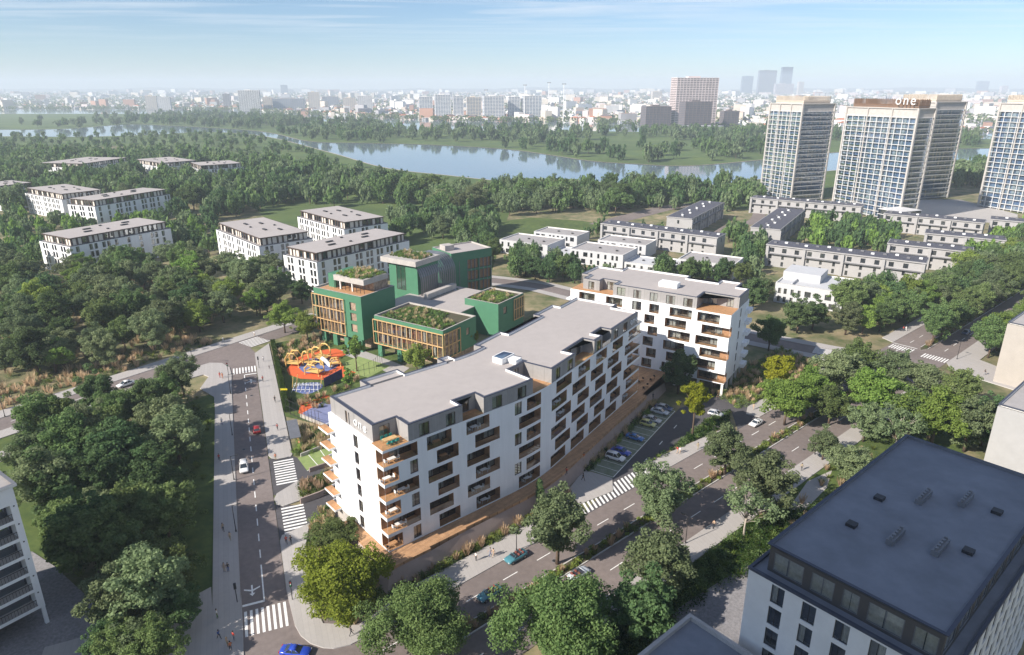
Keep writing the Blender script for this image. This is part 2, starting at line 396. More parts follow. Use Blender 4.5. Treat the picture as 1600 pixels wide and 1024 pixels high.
# ------------------------------------------------------------------ the setting: terrain, water, roads
F_ST = frame((0, 0), 49.1)        # boulevard: s along, t to the north-west
F_Q = frame((0, 0), -22.05)       # side road on the left: q away from the viewer, r to its left
F_W = frame((0, 0), 35.5)         # street at the far left
F_A = frame((-20.7, 96.1), 49.1)  # front of the curved building, first wing
F_B = frame((10.3, 126.6), 32.7)  # front of the curved building, second wing
DECK = 3.5
def p2(f, *q): return [f(a, b, 0)[:2] for a, b in q]
def sheet(name, polys, z, m, kind='structure'):
    b = MB()
    for p in polys:
        a = sum(p[i][0] * p[(i + 1) % len(p)][1] - p[(i + 1) % len(p)][0] * p[i][1] for i in range(len(p)))
        b.face([(x, y, z) for x, y in (p if a > 0 else p[::-1])])
    o = b.build(name, m, None, kind=kind)
    return o
def slab(name, polys, z0, z1, m, edge=None):
    b = MB()
    for p in polys: b.prism(p, z0, z1, 1 if edge else 0, 0)
    return b.build(name, [m, edge] if edge else m, None, kind='structure')
def arc(c, r, a0, a1, n=10): return [(c[0] + r * math.cos(R(a0 + (a1 - a0) * k / n)), c[1] + r * math.sin(R(a0 + (a1 - a0) * k / n))) for k in range(n + 1)]
def smooth(pts, n=6):
    """Catmull-Rom through the points of an open line"""
    P = [Vector((*p[:2], 0)) for p in pts]; P = [2 * P[0] - P[1]] + P + [2 * P[-1] - P[-2]]
    out = []
    for i in range(1, len(P) - 2):
        for k in range(n):
            t = k / n
            v = 0.5 * ((2 * P[i]) + (P[i + 1] - P[i - 1]) * t + (2 * P[i - 1] - 5 * P[i] + 4 * P[i + 1] - P[i + 2]) * t * t + (3 * P[i] - P[i - 1] - 3 * P[i + 1] + P[i + 2]) * t ** 3)
            out.append((v.x, v.y))
    out.append((P[-2].x, P[-2].y)); return out
def strip(line, w0, w1):
    L = [Vector((*p, 0)) for p in line]; a = []; b = []
    for i, p in enumerate(L):
        d = (L[min(i + 1, len(L) - 1)] - L[max(i - 1, 0)]).normalized(); n = Vector((-d.y, d.x, 0))
        a.append((p + n * w0)[:2]); b.append((p + n * w1)[:2])
    return [tuple(x) for x in a], [tuple(x) for x in b]
def ribbon(mb, a, b, z, mi=0):
    for i in range(len(a) - 1): mb.face([(*a[i], z), (*b[i], z), (*b[i + 1], z), (*a[i + 1], z)], mi)

# ground to the horizon, the near meadow and lawns lie on it
g = MB(); g.face([(-16000, -2000, -0.6), (16000, -2000, -0.6), (16000, 24000, -0.6), (-16000, 24000, -0.6)])
struct('terrain', g, 'city_ground')
near_shore = smooth([(-2600, 1420), (-1500, 1330), (-830, 1200), (-660, 1230), (-585, 1330), (-500, 1290), (-395, 1170), (-225, 885), (-132, 722), (-60, 655), (0, 610), (56, 618), (110, 592), (162, 585), (222, 625), (330, 700), (520, 760), (900, 800), (2200, 700)])
far_shore = smooth([(-2600, 1560), (-1500, 1500), (-950, 1410), (-880, 1600), (-780, 1575), (-490, 1360), (-318, 1095), (-230, 1055), (-140, 1030), (-17, 955), (47, 860), (87, 790), (131, 757), (188, 738), (285, 800), (420, 900), (640, 960), (1100, 980), (2200, 900)])
second_near = smooth([(-2600, 2250), (-1310, 2290), (-975, 2180), (-395, 1700), (-230, 1430), (0, 1365), (122, 1365), (350, 1300), (520, 1250), (700, 1150), (1100, 1120), (2200, 1050)])
second_far = smooth([(-2600, 2750), (-1780, 2700), (-1205, 2700), (-520, 2080), (-158, 1760), (152, 1690), (385, 1430), (520, 1380), (760, 1280), (1100, 1230), (2200, 1200)])
def between(name, lo, hi, z, m):
    X = np.unique(np.concatenate([np.linspace(-2600, -1000, 60), np.linspace(-1000, 700, 260), np.linspace(700, 2200, 40)]))
    lo, hi = np.array(sorted(lo)), np.array(sorted(hi))
    yl, yh = np.interp(X, lo[:, 0], lo[:, 1]), np.interp(X, hi[:, 0], hi[:, 1])
    b = MB()
    for i in range(len(X) - 1): b.face([(X[i], yl[i], z), (X[i + 1], yl[i + 1], z), (X[i + 1], yh[i + 1], z), (X[i], yh[i], z)])
    return struct(name, b, m)
between('meadow', [(-2600, -150), (2200, -150)], near_shore, -0.10, 'meadow')
between('shore_lawn', [(x, y - 330 if x < 0 else y - 120) for x, y in near_shore], near_shore, -0.085, 'park_grass')
between('far_bank', far_shore, second_near, -0.12, 'park_grass')
wm = bpy.data.materials.new('water'); wm.use_nodes = True
_b = wm.node_tree.nodes['Principled BSDF']; _b.inputs['Base Color'].default_value = (0.17, 0.22, 0.26, 1); _b.inputs['Roughness'].default_value = 0.06; _b.inputs['IOR'].default_value = 1.33
_b.inputs['Specular IOR Level'].default_value = 0.8
_n = node(wm.node_tree, 'ShaderNodeTexNoise', Scale=0.25, Detail=3.0); _g = wm.node_tree.nodes.new('ShaderNodeNewGeometry'); wm.node_tree.links.new(_g.outputs['Position'], _n.inputs['Vector'])
_u = node(wm.node_tree, 'ShaderNodeBump', Strength=0.02, Distance=0.02); wm.node_tree.links.new(_n.outputs['Fac'], _u.inputs['Height']); wm.node_tree.links.new(_u.outputs['Normal'], _b.inputs['Normal'])
MATS['water'] = wm
w = MB(); w.face([(-2600, 480, -0.3), (2200, 480, -0.3), (2200, 2800, -0.3), (-2600, 2800, -0.3)])
struct('lake_water', w, 'water')
b = MB()
for line, off in ((far_shore, 1.8), (near_shore, -1.8)):
    a_, b_ = strip(line, 0, off); ribbon(b, a_, b_, 0.02)
struct('shore_path', b, 'sand')

# ---- roads
Z_ROAD = 0.0
def stf(s, t): return F_ST(s, t, 0)[:2]
b = MB()
ns = 24
for k in range(ns):
    s0, s1 = -120 + 720 * k / ns, -120 + 720 * (k + 1) / ns
    b.face([(*stf(s0, 57.8), Z_ROAD), (*stf(s1, 57.8), Z_ROAD), (*stf(s1, 75.4), Z_ROAD), (*stf(s0, 75.4), Z_ROAD)])
struct('boulevard_road', b, 'asphalt')
sheet('side_road', [p2(F_Q, (40, 0), (205, 0.2), (205, 7.0), (40, 7.0)) , ], -0.004, 'asphalt')
sheet('left_street', [p2(F_W, (-60, 184.5), (98, 184.5), (101, 166.0), (112, 172), (116, 184.5), (150, 184.5), (150, 192.2), (-60, 192.2))], -0.008, 'asphalt')
x_line = smooth([(109.62, 157.64), (114.80, 183.68), (96.68, 198.01), (83.17, 207.71), (48.72, 234.91), (20.60, 263.67), (0.00, 278.02), (-60, 300)])
b = MB(); a_, b_ = strip(x_line, -3.6, 3.6); ribbon(b, a_, b_, 0.004); struct('cross_street', b, 'asphalt')
b = MB(); a_, b_ = strip(x_line[9:], 3.6, 7.4); ribbon(b, a_, b_, 0.10); a_, b_ = strip(x_line[9:], -7.4, -3.6); ribbon(b, a_, b_, 0.10); struct('cross_street_pavement', b, 'paving')
# car park drive beside the second wing and the drive under the end of the first wing
sheet('car_park_drive', [[F_B(4, -10, 0)[:2], F_B(44.5, -10.4, 0)[:2], F_B(52, -14, 0)[:2], F_B(60, -18, 0)[:2], F_B(66, -28, 0)[:2], stf(146, 75.3), stf(137, 75.3), F_B(50, -22, 0)[:2], F_B(42, -18.2, 0)[:2], F_B(21.5, -15.6, 0)[:2], stf(104.5, 75.3), stf(81, 75.3), F_B(1.5, -11, 0)[:2]]], 0.006, 'asphalt_dark')
drive1 = [F_Q(143.5, 0, 0)[:2], F_Q(143.5, -4.5, 0)[:2], (-39.62, 128.23), (-35.07, 137.91), (-33.88, 133.61), (-38.56, 125.67), (-44.49, 121.50), F_Q(128, 0, 0)[:2]]
drive2 = [F_Q(124.5, 0, 0)[:2], (-41.57, 115.12), (-36.68, 120.79), (-31.69, 121.98), (-28.97, 115.12), (-34.12, 110.47), (-38.44, 107.67), F_Q(112.5, 0, 0)[:2]]
sheet('garage_drive', [drive1], 0.010, 'asphalt_dark')
sheet('service_drive', [drive2], 0.014, 'asphalt_dark')

sheet('junction', [[F_Q(99, 0.1, 0)[:2], (-18.32, 81.71), stf(60, 75.5), stf(60, 70), stf(10, 62), F_Q(50, 7, 0)[:2], F_Q(99, 6.9, 0)[:2]]], -0.014, 'asphalt')
slab('street_corner_pavement', [[(-80.30, 179.92), (-82.88, 185.13), (-86.52, 188.59), (-90.26, 188.84), (-93.06, 185.62), (-99.99, 174.51), (-96.20, 168.97), (-90.65, 177.63), (-88.36, 179.92), (-84.48, 177.18), (-75.17, 155.82), (-70.87, 155.82)]], -0.05, 0.145, 'paving', 'kerb')
# ---- pavements (raised slabs with kerb edges)
PAV = 0.13
slab('side_road_pavement_left', [p2(F_Q, (98, 7.0), (196, 7.0), (199.5, 9.2), (199.5, 12.5), (190, 15), (182, 11.2), (98, 11.2))], -0.05, PAV, 'paving', 'kerb')
slab('left_corner_pavement', [[(-38.58, 76.83), (-40.73, 82.35), (-43.87, 89.96), F_Q(98, 7.0, 0)[:2], F_Q(98, 11.2, 0)[:2], (-49.49, 91.76), (-53.61, 87.08), (-48.72, 75.11)]], -0.05, PAV, 'paving', 'kerb')
slab('side_road_pavement_right', [p2(F_Q, (145, 0), (212, 0.0), (214, -1.2), (219.5, -4.6), (143.5, -5.0), (142.6, -4.6), (142.6, -2.0), (143.4, -0.6))], -0.05, PAV, 'paving', 'kerb')
slab('traffic_island', [[F_Q(q, r, 0)[:2] for q, r in ((128.3, -0.6), (126.5, 0), (124.5, -0.3), (123.2, -1.5), (124.2, -5.2), (130, -5.6), (131.8, -5.2))]], -0.05, PAV, 'paving', 'kerb')
slab('corner_pavement', [[F_Q(113.6, -0.5, 0)[:2], F_Q(112.0, 0, 0)[:2], F_Q(98, 0, 0)[:2], (-34.46, 85.96), (-33.15, 83.27), (-31.66, 81.20), (-29.81, 79.70), (-27.69, 78.85), (-26.06, 78.73), (-23.79, 79.46), (-19.46, 82.74), stf(52, 75.4), stf(79.5, 75.4), stf(79.5, 80.3), stf(60, 80.3), stf(48, 80.3), (-23.47, 83.27), (-28.95, 83.66), (-33.19, 90.71), (-37.14, 103.12), F_Q(115.5, -5.6, 0)[:2]]], -0.05, PAV, 'paving', 'kerb')
slab('boulevard_pavement_south', [p2(F_ST, (56, 53.6), (206, 53.6), (206, 56.6), (204, 57.8), (56, 57.8))], -0.05, PAV, 'paving', 'kerb')
slab('far_corner_pavement', [[stf(222, 57.8), stf(420, 57.8), stf(420, 53.0), stf(232, 52), stf(226, 38), stf(214, 38), stf(216, 52), stf(218, 55.5)]], -0.05, PAV, 'paving', 'kerb')
slab('boulevard_pavement_north', [p2(F_ST, (106, 75.4), (136, 75.4), (134, 77.8), (113, 79.6), (107, 79.2), (105, 77.2)), p2(F_ST, (147, 75.4), (190, 75.4), (190, 79.8), (150, 80.5), (146, 78.5)), p2(F_ST, (228, 75.4), (420, 75.4), (420, 79.5), (230, 79.5))], -0.05, PAV, 'paving', 'kerb')
slab('left_street_pavement_far', [p2(F_W, (-60, 192.2), (150, 192.2), (150, 197.0), (-60, 197.0))], -0.05, PAV, 'paving', 'kerb')
slab('left_street_pavement_near', [p2(F_W, (-60, 180.2), (72, 180.2), (82, 178), (84.5, 180.6), (83, 183.6), (80, 184.5), (-60, 184.5))], -0.05, PAV + 0.005, 'paving', 'kerb')
slab('entrance_plaza', [[stf(79.9, 76.0), stf(79.9, 80.3), stf(82, 81.8), F_B(-5.5, -4.4, 0)[:2], F_B(1, -3.8, 0)[:2], F_B(4.2, -4.0, 0)[:2], F_B(4.4, -10.0, 0)[:2], F_B(0, -12.2, 0)[:2], stf(85, 78.6)]], -0.05, PAV + 0.01, 'paving', 'kerb')
slab('left_building_court', [[(-72.84, 75.67), (-88.55, 97.86), (-85.08, 100.96), (-78.61, 97.02), (-66.15, 87.78), (-57.84, 81.71), (-48.99, 75.67)]], -0.05, 0.05, 'cobble')
slab('court_path', [[(-67.38, 75.67), (-68.60, 78.97), (-61.09, 82.35), (-52.79, 83.66), (-51.53, 89.23), (-49.05, 90.71), (-46.96, 85.69), (-49.45, 82.35), (-48.99, 75.67)]], -0.05, 0.075, 'paving')
slab('garden_path_left', [[(-115.68, 136.16), (-112.34, 140.90), (-109.31, 137.91), (-112.51, 131.69)]], -0.05, 0.05, 'paving')
sheet('grass_verge', [p2(F_Q, (98, 11.2), (186, 11.2), (178, 24), (150, 40), (104, 18))], -0.05, 'lawn')
sheet('street_verge', [p2(F_W, (20, 166), (80, 166), (80, 180.2), (20, 180.2))], -0.065, 'lawn')
sheet('left_garden_lawn', [p2(F_W, (20, 118), (44, 118), (44, 166), (20, 166))], -0.075, 'lawn')
sheet('lawn_by_boulevard', [p2(F_ST, (40, 36), (200, 36), (200, 53.6), (40, 53.6)), p2(F_ST, (40, 80.3), (79, 80.3), (79, 86), (40, 86)), p2(F_ST, (146, 80), (196, 80), (196, 96), (150, 96))], -0.045, 'lawn')
sheet('yard_paving', [[(17.30, 75.67), (26.30, 87.08), (35.34, 93.78), (47.87, 103.12), (56.88, 101.32), (40.97, 75.67)]], -0.02, 'cobble')
sheet('path_by_yard', [[(54.00, 114.03), (61.80, 123.92), (68.79, 128.23), (64.76, 121.50), (56.45, 112.97)]], -0.02, 'paving')
sheet('park_lawn', [[(-23.03, 406.38), (12.20, 432.14), (43.64, 421.04), (55.65, 406.38), (36.02, 379.76), (-6.79, 356.22)], [(-45.63, 488.28), (-28.65, 512.25), (-18.05, 482.61), (-34.22, 456.06)], [(0.00, 635.55), (60.73, 626.22), (59.44, 583.23), (5.33, 575.30)]], -0.06, 'lawn')
b = MB(); a_, b_ = strip(smooth([(51.81, 406.38), (83.38, 443.80), (116.06, 477.07), (159.70, 488.28)]), -7, 7); ribbon(b, a_, b_, -0.03); struct('park_road', b, 'asphalt')
b = MB(); a_, b_ = strip(smooth([(99.75, 348.45), (128.69, 400.39), (150.77, 421.04), (176.00, 482.61)]), -4, 4); ribbon(b, a_, b_, -0.03); struct('estate_road', b, 'asphalt')
sheet('tower_plaza', [[(220.83, 410.47), (302.09, 506.05), (330.41, 506.05), (329.36, 443.80), (306.06, 410.47), (269.80, 421.04)]], -0.03, 'paving')
# median with kerb
slab('median', [p2(F_ST, (36, 65.6), (212, 65.6), (215, 66.4), (215, 67.1), (212, 67.9), (36, 67.9)), p2(F_ST, (230, 65.6), (420, 65.6), (420, 67.9), (230, 67.9), (227, 66.8))], -0.05, 0.14, 'soil', 'kerb')
b = MB()
for s0, s1 in ((36, 212), (230, 420)):
    for t0, t1 in ((65.6, 65.82), (67.68, 67.9)): b.box(0, 0, 0, 0, 0, 0) if False else b.hexa([F_ST(s0, t0, 0.1), F_ST(s1, t0, 0.1), F_ST(s1, t1, 0.1), F_ST(s0, t1, 0.1), F_ST(s0, t0, 0.17), F_ST(s1, t0, 0.17), F_ST(s1, t1, 0.17), F_ST(s0, t1, 0.17)])
struct('median_kerb', b, 'kerb')

# ---- road markings
def dashes(name, fm, r, q0, q1, on, off, wdt=0.16, z=0.014):
    b = MB(); q = q0
    while q < q1:
        e = min(q + on, q1); b.face([fm(q, r - wdt / 2, z), fm(e, r - wdt / 2, z), fm(e, r + wdt / 2, z), fm(q, r + wdt / 2, z)]); q += on + off
    return struct(name, b, 'road_paint')
def stripes(name, fm, q0, q1, r0, r1, n, along_q=True, z=0.018, duty=0.5, skew=0.0):
    """zebra crossing: n bars between r0..r1 (or q0..q1), each bar running along q (or r)"""
    b = MB()
    for k in range(n):
        if along_q:
            a = r0 + (r1 - r0) * k / n; c = a + (r1 - r0) / n * duty
            b.face([fm(q0, a, z), fm(q1, a + skew, z), fm(q1, c + skew, z), fm(q0, c, z)])
        else:
            a = q0 + (q1 - q0) * k / n; c = a + (q1 - q0) / n * duty
            b.face([fm(a, r0, z), fm(c, r0, z), fm(c + skew, r1, z), fm(a + skew, r1, z)])
    return struct(name, b, 'road_paint')
dashes('lane_dashes', F_ST, 71.65, -40, 205, 3.2, 4.5, 0.17)
dashes('lane_dashes', F_ST, 61.6, -40, 205, 3.2, 4.5, 0.17)
dashes('lane_dashes', F_ST, 71.65, 232, 420, 3.2, 4.5, 0.17)
dashes('lane_dashes', F_ST, 61.6, 232, 420, 3.2, 4.5, 0.17)
dashes('lane_dashes', F_Q, 3.5, 108.5, 190, 2.4, 2.6, 0.2)
dashes('lane_dashes', F_W, 188.3, 8, 60, 3.2, 4.0, 0.17)
dashes('lane_dashes', F_B, -13.0, 14, 40, 2.0, 7.5, 0.2)
b = MB()
for q in ((F_Q, 97.0, 106.5, 3.4, 3.62), (F_Q, 96.8, 97.3, 3.45, 6.8), (F_Q, 193.0, 195.6, 3.4, 3.62), (F_Q, 195.2, 195.7, 0.2, 3.5), (F_ST, 227.6, 228.0, 68, 75.2), (F_ST, 216, 226, 71.5, 71.7), (F_W, 74.4, 74.8, 184.8, 188.2), (F_W, 64, 74.6, 188.2, 188.4)):
    f, q0, q1, r0, r1 = q; b.face([f(q0, r0, 0.022), f(q1, r0, 0.022), f(q1, r1, 0.022), f(q0, r1, 0.022)])
struct('stop_lines', b, 'road_paint')
b = MB()
for f, q, r, sgn in ((F_Q, 100.6, 5.2, -1), (F_Q, 189.8, 1.9, 1)):
    def T(a, c): return f(q + a * sgn, r + c * sgn, 0.022)
    b.face([T(-1.1, -0.13), T(1.0, -0.13), T(1.0, 0.13), T(-1.1, 0.13)])
    b.face([T(0.1, 0.13), T(0.5, 0.13), T(-0.1, 1.25), T(-0.45, 1.25)]); b.face([T(0.1, -0.13), T(0.5, -0.13), T(-0.1, -1.25), T(-0.45, -1.25)])
    b.face([T(1.0, -0.45), T(1.0, 0.45), T(1.7, 0.0)])
struct('lane_arrows', b, 'road_paint')
stripes('zebra_crossing', F_Q, 90.0, 95.6, 0.35, 7.0, 8)
stripes('zebra_crossing', F_Q, 197.0, 201.6, 0.25, 6.9, 8)
stripes('zebra_crossing', F_Q, 131.6, 142.2, -5.0, -0.8, 10, False, z=0.022)
stripes('zebra_crossing', F_Q, 113.8, 123.2, -5.2, -1.0, 9, False, z=0.026)
stripes('zebra_crossing', F_W, 116.5, 123.5, 184.8, 192, 7, True, duty=.45)
stripes('zebra_crossing', F_ST, 80.5, 104.8, 75.5, 79.4, 22, False, z=0.020, skew=1.9)
stripes('zebra_crossing', F_ST, 221.5, 225.5, 58.2, 65.3, 9, True)
stripes('zebra_crossing', F_ST, 222.5, 226.5, 68.2, 75.1, 9, True)
stripes('zebra_crossing', frame((96.92, 198.56), -57), -2.5, 2.5, -3.4, 3.4, 8, True, z=0.02)
# parking bays beside the second wing
bm_ = MB(); bl = MB()
for k in range(15):
    u = 5.0 + k * 2.65
    bl.face([F_B(u - 0.05, -9.9, 0.034), F_B(u + 0.05, -9.9, 0.034), F_B(u + 0.05, -4.6, 0.034), F_B(u - 0.05, -4.6, 0.034)])
bl.face([F_B(5, -10.05, 0.034), F_B(42.2, -10.05, 0.034), F_B(42.2, -9.88, 0.034), F_B(5, -9.88, 0.034)])
mat('grass_paver', (0.23, 0.245, 0.20), rough=0.95, col2=(0.15, 0.18, 0.11), scale=0.8)
mat('grass_paver_green', (0.27, 0.33, 0.12), rough=0.95, col2=(0.2, 0.27, 0.09), scale=0.8)
sheet('parking_bays', [p2(F_B, (4.6, -9.95), (42.4, -9.95), (42.4, -4.5), (4.6, -4.5))], 0.028, 'grass_paver')
struct('parking_lines', bl, 'road_paint')
gp = [(-47.60, 133.34), (-42.47, 139.99), (-35.71, 140.90), (-40.08, 131.69), (-43.95, 127.97)]
sheet('green_parking_bays', [gp], 0.03, 'grass_paver_green')
bl = MB()
for a, c in (((-43.95, 127.97), (-40.08, 131.69)), ((-42.18, 130.07), (-45.58, 134.74)), ((-40.64, 132.23), (-43.61, 137.03))):
    va, vc = Vector((*a, 0.036)), Vector((*c, 0.036)); n = (vc - va).normalized().cross(Vector((0, 0, 1))) * 0.08
    bl.face([va - n, vc - n, vc + n, va + n])
struct('green_parking_lines', bl, 'road_paint')
# playground surfaces
mat('rubber_orange', (0.62, 0.12, 0.035), rough=0.9, var=0.08)
mat('rubber_blue', (0.13, 0.17, 0.36), rough=0.85, var=0.08)
mat('court_blue', (0.20, 0.22, 0.36), rough=0.85, var=0.08)
school_ground = [(-77.40, 205.35), (-60.20, 215.70), (-31.14, 192.68), (-36.34, 178.08), (-43.01, 163.33), (-45.97, 148.87), (-57.27, 154.03), (-66.87, 178.08)]
sheet('school_lawn', [school_ground], -0.03, 'lawn')
sheet('play_area_orange', [[(-65.71, 183.68), (-65.78, 192.68), (-62.10, 199.11), (-55.49, 200.78), (-50.59, 196.93), (-52.94, 192.68), (-48.64, 184.16), (-45.14, 181.78), (-46.34, 178.08), (-52.23, 176.28), (-59.70, 177.18), (-63.80, 179.92)]], 0.0, 'rubber_orange')
sheet('play_area_blue', [smooth([(-62.59, 185.13), (-62.37, 191.64), (-57.41, 192.68), (-53.34, 191.13), (-51.54, 186.11), (-54.57, 181.78), (-59.43, 181.31), (-62.59, 185.13)])[:-1]], 0.006, 'rubber_blue')
sheet('play_area_nets', [smooth([(-59.86, 169.39), (-58.31, 173.64), (-53.92, 174.51), (-52.12, 171.07), (-54.98, 166.92), (-59.86, 169.39)])[:-1]], 0.0, 'rubber_blue')
sheet('court_edge', [[(-54.11, 155.82), (-54.87, 160.63), (-49.62, 166.11), (-48.21, 167.33), (-43.64, 148.87), (-46.49, 147.87)]], 0.0, 'rubber_orange')
sheet('sports_court', [[(-53.03, 155.46), (-49.55, 162.55), (-46.67, 164.51), (-42.30, 146.56), (-45.71, 147.87)]], 0.006, 'court_blue')
sheet('play_lawn', [[(-51.33, 187.59), (-47.04, 194.25), (-35.96, 186.60), (-40.88, 178.08), (-46.51, 181.31)]], -0.012, 'grass_paver_green')
sheet('school_paving', [[(-56.09, 199.11), (-48.43, 200.78), (-30.07, 185.13), (-32.71, 178.08), (-40.69, 186.60)]], -0.02, 'paving')

# ------------------------------------------------------------------ the curved apartment building (two wings joined by a bend)
FL = 3.2                                         # storey height
ARC0, ARCL, TURN = 27.0, 13.9, 16.4
RAD = ARCL / R(TURN)
_c = F_A(ARC0, -RAD, 0)                          # centre of the bend lies in front of the facade... computed below
def path_fm():
    s0, c0 = math.sin(R(49.1)), math.cos(R(49.1))
    P1 = Vector(F_A(ARC0, 0, 0)[:2])
    cen = P1 + Vector((-c0, s0)) * RAD            # bend turns left, centre on the left (inward) side
    a_end = 49.1 - TURN
    s1, c1 = math.sin(R(a_end)), math.cos(R(a_end))
    P2 = cen - Vector((-c1, s1)) * RAD
    def fm(u, w, z):
        if u <= ARC0: x, y = F_A(u, w, 0)[:2]
        elif u <= ARC0 + ARCL:
            a = R(49.1) - (u - ARC0) / RAD
            n = Vector((-math.cos(a), math.sin(a))); p = cen - n * (RAD - w); x, y = p
        else:
            k = u - ARC0 - ARCL; x = P2.x + k * s1 - w * c1; y = P2.y + k * c1 + w * s1
        return (x, y, z)
    return fm
FP = path_fm()
UB = ARC0 + ARCL + 2.75                           # path value of the second wing's own zero
UEND = UB + 41.0
root = thing('apartment_building', 'long white curved apartment block with grey penthouse floor and wooden loggias', 'apartment building', (*F_A(0, 0, 0)[:2], 0))
def rel(fm, root):
    ox, oy, oz = root.location
    return lambda u, w, z: (lambda p: (p[0] - ox, p[1] - oy, p[2] - oz))(fm(u, w, z))
FR = rel(FP, root)
Z0 = DECK
WT = Z0 + 6 * FL + 0.05                           # top of the white storeys
random.seed(3)
def fl(k): return Z0 + (k - 1) * FL
holes = []
LOGG = dict(d=1.7, floor=1, side=2, ceil=0)
WIN = dict(d=0.28, floor=0, side=0, ceil=0)
def hole(k, u0, u1, kind, **kw):
    h = dict(u0=u0, u1=u1, z0=fl(k) + 0.28, z1=fl(k) + 2.82, k=k, kind=kind); h.update(LOGG if kind == 'loggia' else WIN); h.update(kw); holes.append(h); return h
for k in range(1, 7):
    ev = k % 2 == 0
    hole(k, 0.02, 6.6 if ev else 2.8, 'loggia', d=2.2, openl=True, corner=True)
    if not ev: hole(k, 5.0, 6.6, 'window')
    hole(k, *((8.5, 13.6) if ev else (10.4, 15.0)), 'loggia')
    hole(k, *((16.8, 22.0) if ev else (18.7, 24.4)), 'loggia')
    if ev: hole(k, 28.1, 29.95, 'window'); hole(k, 31.3, 35.5, 'loggia', curved=True)
    else: hole(k, 29.2, 35.5, 'loggia', curved=True)
    for a, b in (((-2.6, 3.9), (6.9, 12.3), (15.4, 20.8), (23.9, 29.6)) if ev else ((-4.3, 1.9), (4.4, 10.5), (13.0, 19.1), (21.6, 27.6))):
        hole(k, UB + a, UB + b, 'loggia')
    hole(k, UB + (33.0 if ev else 31.2), UEND - 0.02, 'loggia', d=2.2, openr=True, corner=True)
DEPTH = 18.7
mb = MB()
curve_us = [ARC0 + ARCL * j / 10 for j in range(11)]
facade(mb, FR, 0, UEND, Z0, WT, holes, 0, curve_us)
# end wall of the first wing with its windows and the corner openings
fe_w = lambda a, b, z: FR(b, DEPTH - a, z)        # a runs from the back to the front corner, b is inward
eholes = []
for k in range(1, 7):
    eholes.append(dict(u0=9.0, u1=10.5, z0=fl(k) + 0.15, z1=fl(k) + 2.6, k=k, kind='window', **WIN))
    eholes.append(dict(u0=DEPTH - 2.2, u1=DEPTH - 0.02, z0=fl(k) + 0.28, z1=fl(k) + 2.82, d=2.8, kind='cut', floor=1, ceil=0, side=0, openr=True, openl=True))
fe = lambda u, w, z: FR(w, DEPTH - u, z)
facade(mb, fe, 0, DEPTH, Z0, WT, eholes, 0)
# far end wall of the second wing
fx = lambda u, w, z: FR(UEND - w, u, z)
xholes = [dict(u0=0.02, u1=2.2, z0=fl(k) + 0.28, z1=fl(k) + 2.82, d=8.0, kind='cut', floor=1, ceil=0, side=0, openl=True, openr=True) for k in range(1, 7)]
facade(mb, fx, 0, DEPTH, Z0, WT, xholes, 0)
# back wall and the top slab of the white storeys
us = [0] + curve_us + [UEND]
for a, c in zip(us, us[1:]): mb.face([FR(a, DEPTH, 0), FR(c, DEPTH, 0), FR(c, DEPTH, WT), FR(a, DEPTH, WT)], 0)
for a, c in zip(us, us[1:]): mb.face([FR(a, 0, WT), FR(c, 0, WT), FR(c, DEPTH, WT), FR(a, DEPTH, WT)], 0)
# walls closing the corner loggias
for k in range(1, 7):
    z0, z1 = fl(k) + 0.28, fl(k) + 2.82
    e = 6.6 if k % 2 == 0 else 2.8
    mb.face([FR(e, 0, z0), FR(e, 2.2, z0), FR(e, 2.2, z1), FR(e, 0, z1)], 2)
mb.build('wall', ['render_white', 'wood_warm', 'wood_wall'], root)
p = MB()
p.fbox(lambda u, w, z: FR(u, w, z), -0.02, 0.3, 2.0, DEPTH, 0, Z0 - 0.02)
for a, c in zip(us, us[1:]): p.face([FR(a, 0.05, 0), FR(c, 0.05, 0), FR(c, 0.05, Z0), FR(a, 0.05, Z0)])
p.build('plinth', 'concrete', root)
CURT = [None, [(0, .35)], [(.6, 1)], [(0, .28), (.72, 1)], [(0, .5)], [(0, 1)], [(.1, .4)]]
def fit_opening(root, FR, h, step=None):
    cu = random.choice(CURT)
    if h['kind'] == 'window':
        window(root, FR, h['u0'] + 0.003, h['u1'] - 0.003, 0.2, h['z0'] + 0.003, h['z1'] - 0.003, 2, curtain=cu)
    elif h['kind'] == 'loggia':
        d = h['d'] - 0.06
        L = h['u1'] - h['u0']
        a0, a1 = h['u0'] + 0.003, h['u1'] - 0.003
        if h.get('corner'):                           # timber panel at the outer corner, glazing beside it
            pl = min(2.3, L * .5); pu = (h['u0'], h['u0'] + pl) if h.get('openl') else (h['u1'] - pl, h['u1'])
            q = MB(); q.fbox(FR, pu[0], pu[1], d - .08, d + .05, h['z0'] + .002, h['z1'] - .002); q.fbox(FR, *((pu[0] + 2.2, pu[0] + 2.25) if h.get('openl') else (pu[1] - 2.25, pu[1] - 2.2)), d + .05, 5.2, h['z0'] + .002, h['z1'] - .002); q.build('timber_panel', 'wood_wall', root)
            if h.get('openl'): a0 = pu[1]
            else: a1 = pu[0]
        window(root, FR, a0, a1, d, h['z0'] + 0.003, h['z1'] - 0.003, max(2, int((a1 - a0) / 1.35)), curtain=cu, name='glazed_door', step=step)
        g = MB(); n = 1 if not step else int(math.ceil(L / step))
        for j in range(n):
            a, c = h['u0'] + L * j / n, h['u0'] + L * (j + 1) / n
            g.face([FR(a, 0.06, h['z0']), FR(c, 0.06, h['z0']), FR(c, 0.06, h['z0'] + 1.0), FR(a, 0.06, h['z0'] + 1.0)])
        bo = g.build('balustrade', 'balustrade_glass', root)
for h in holes: fit_opening(root, FR, h, 0.8 if h.get('curved') else None)
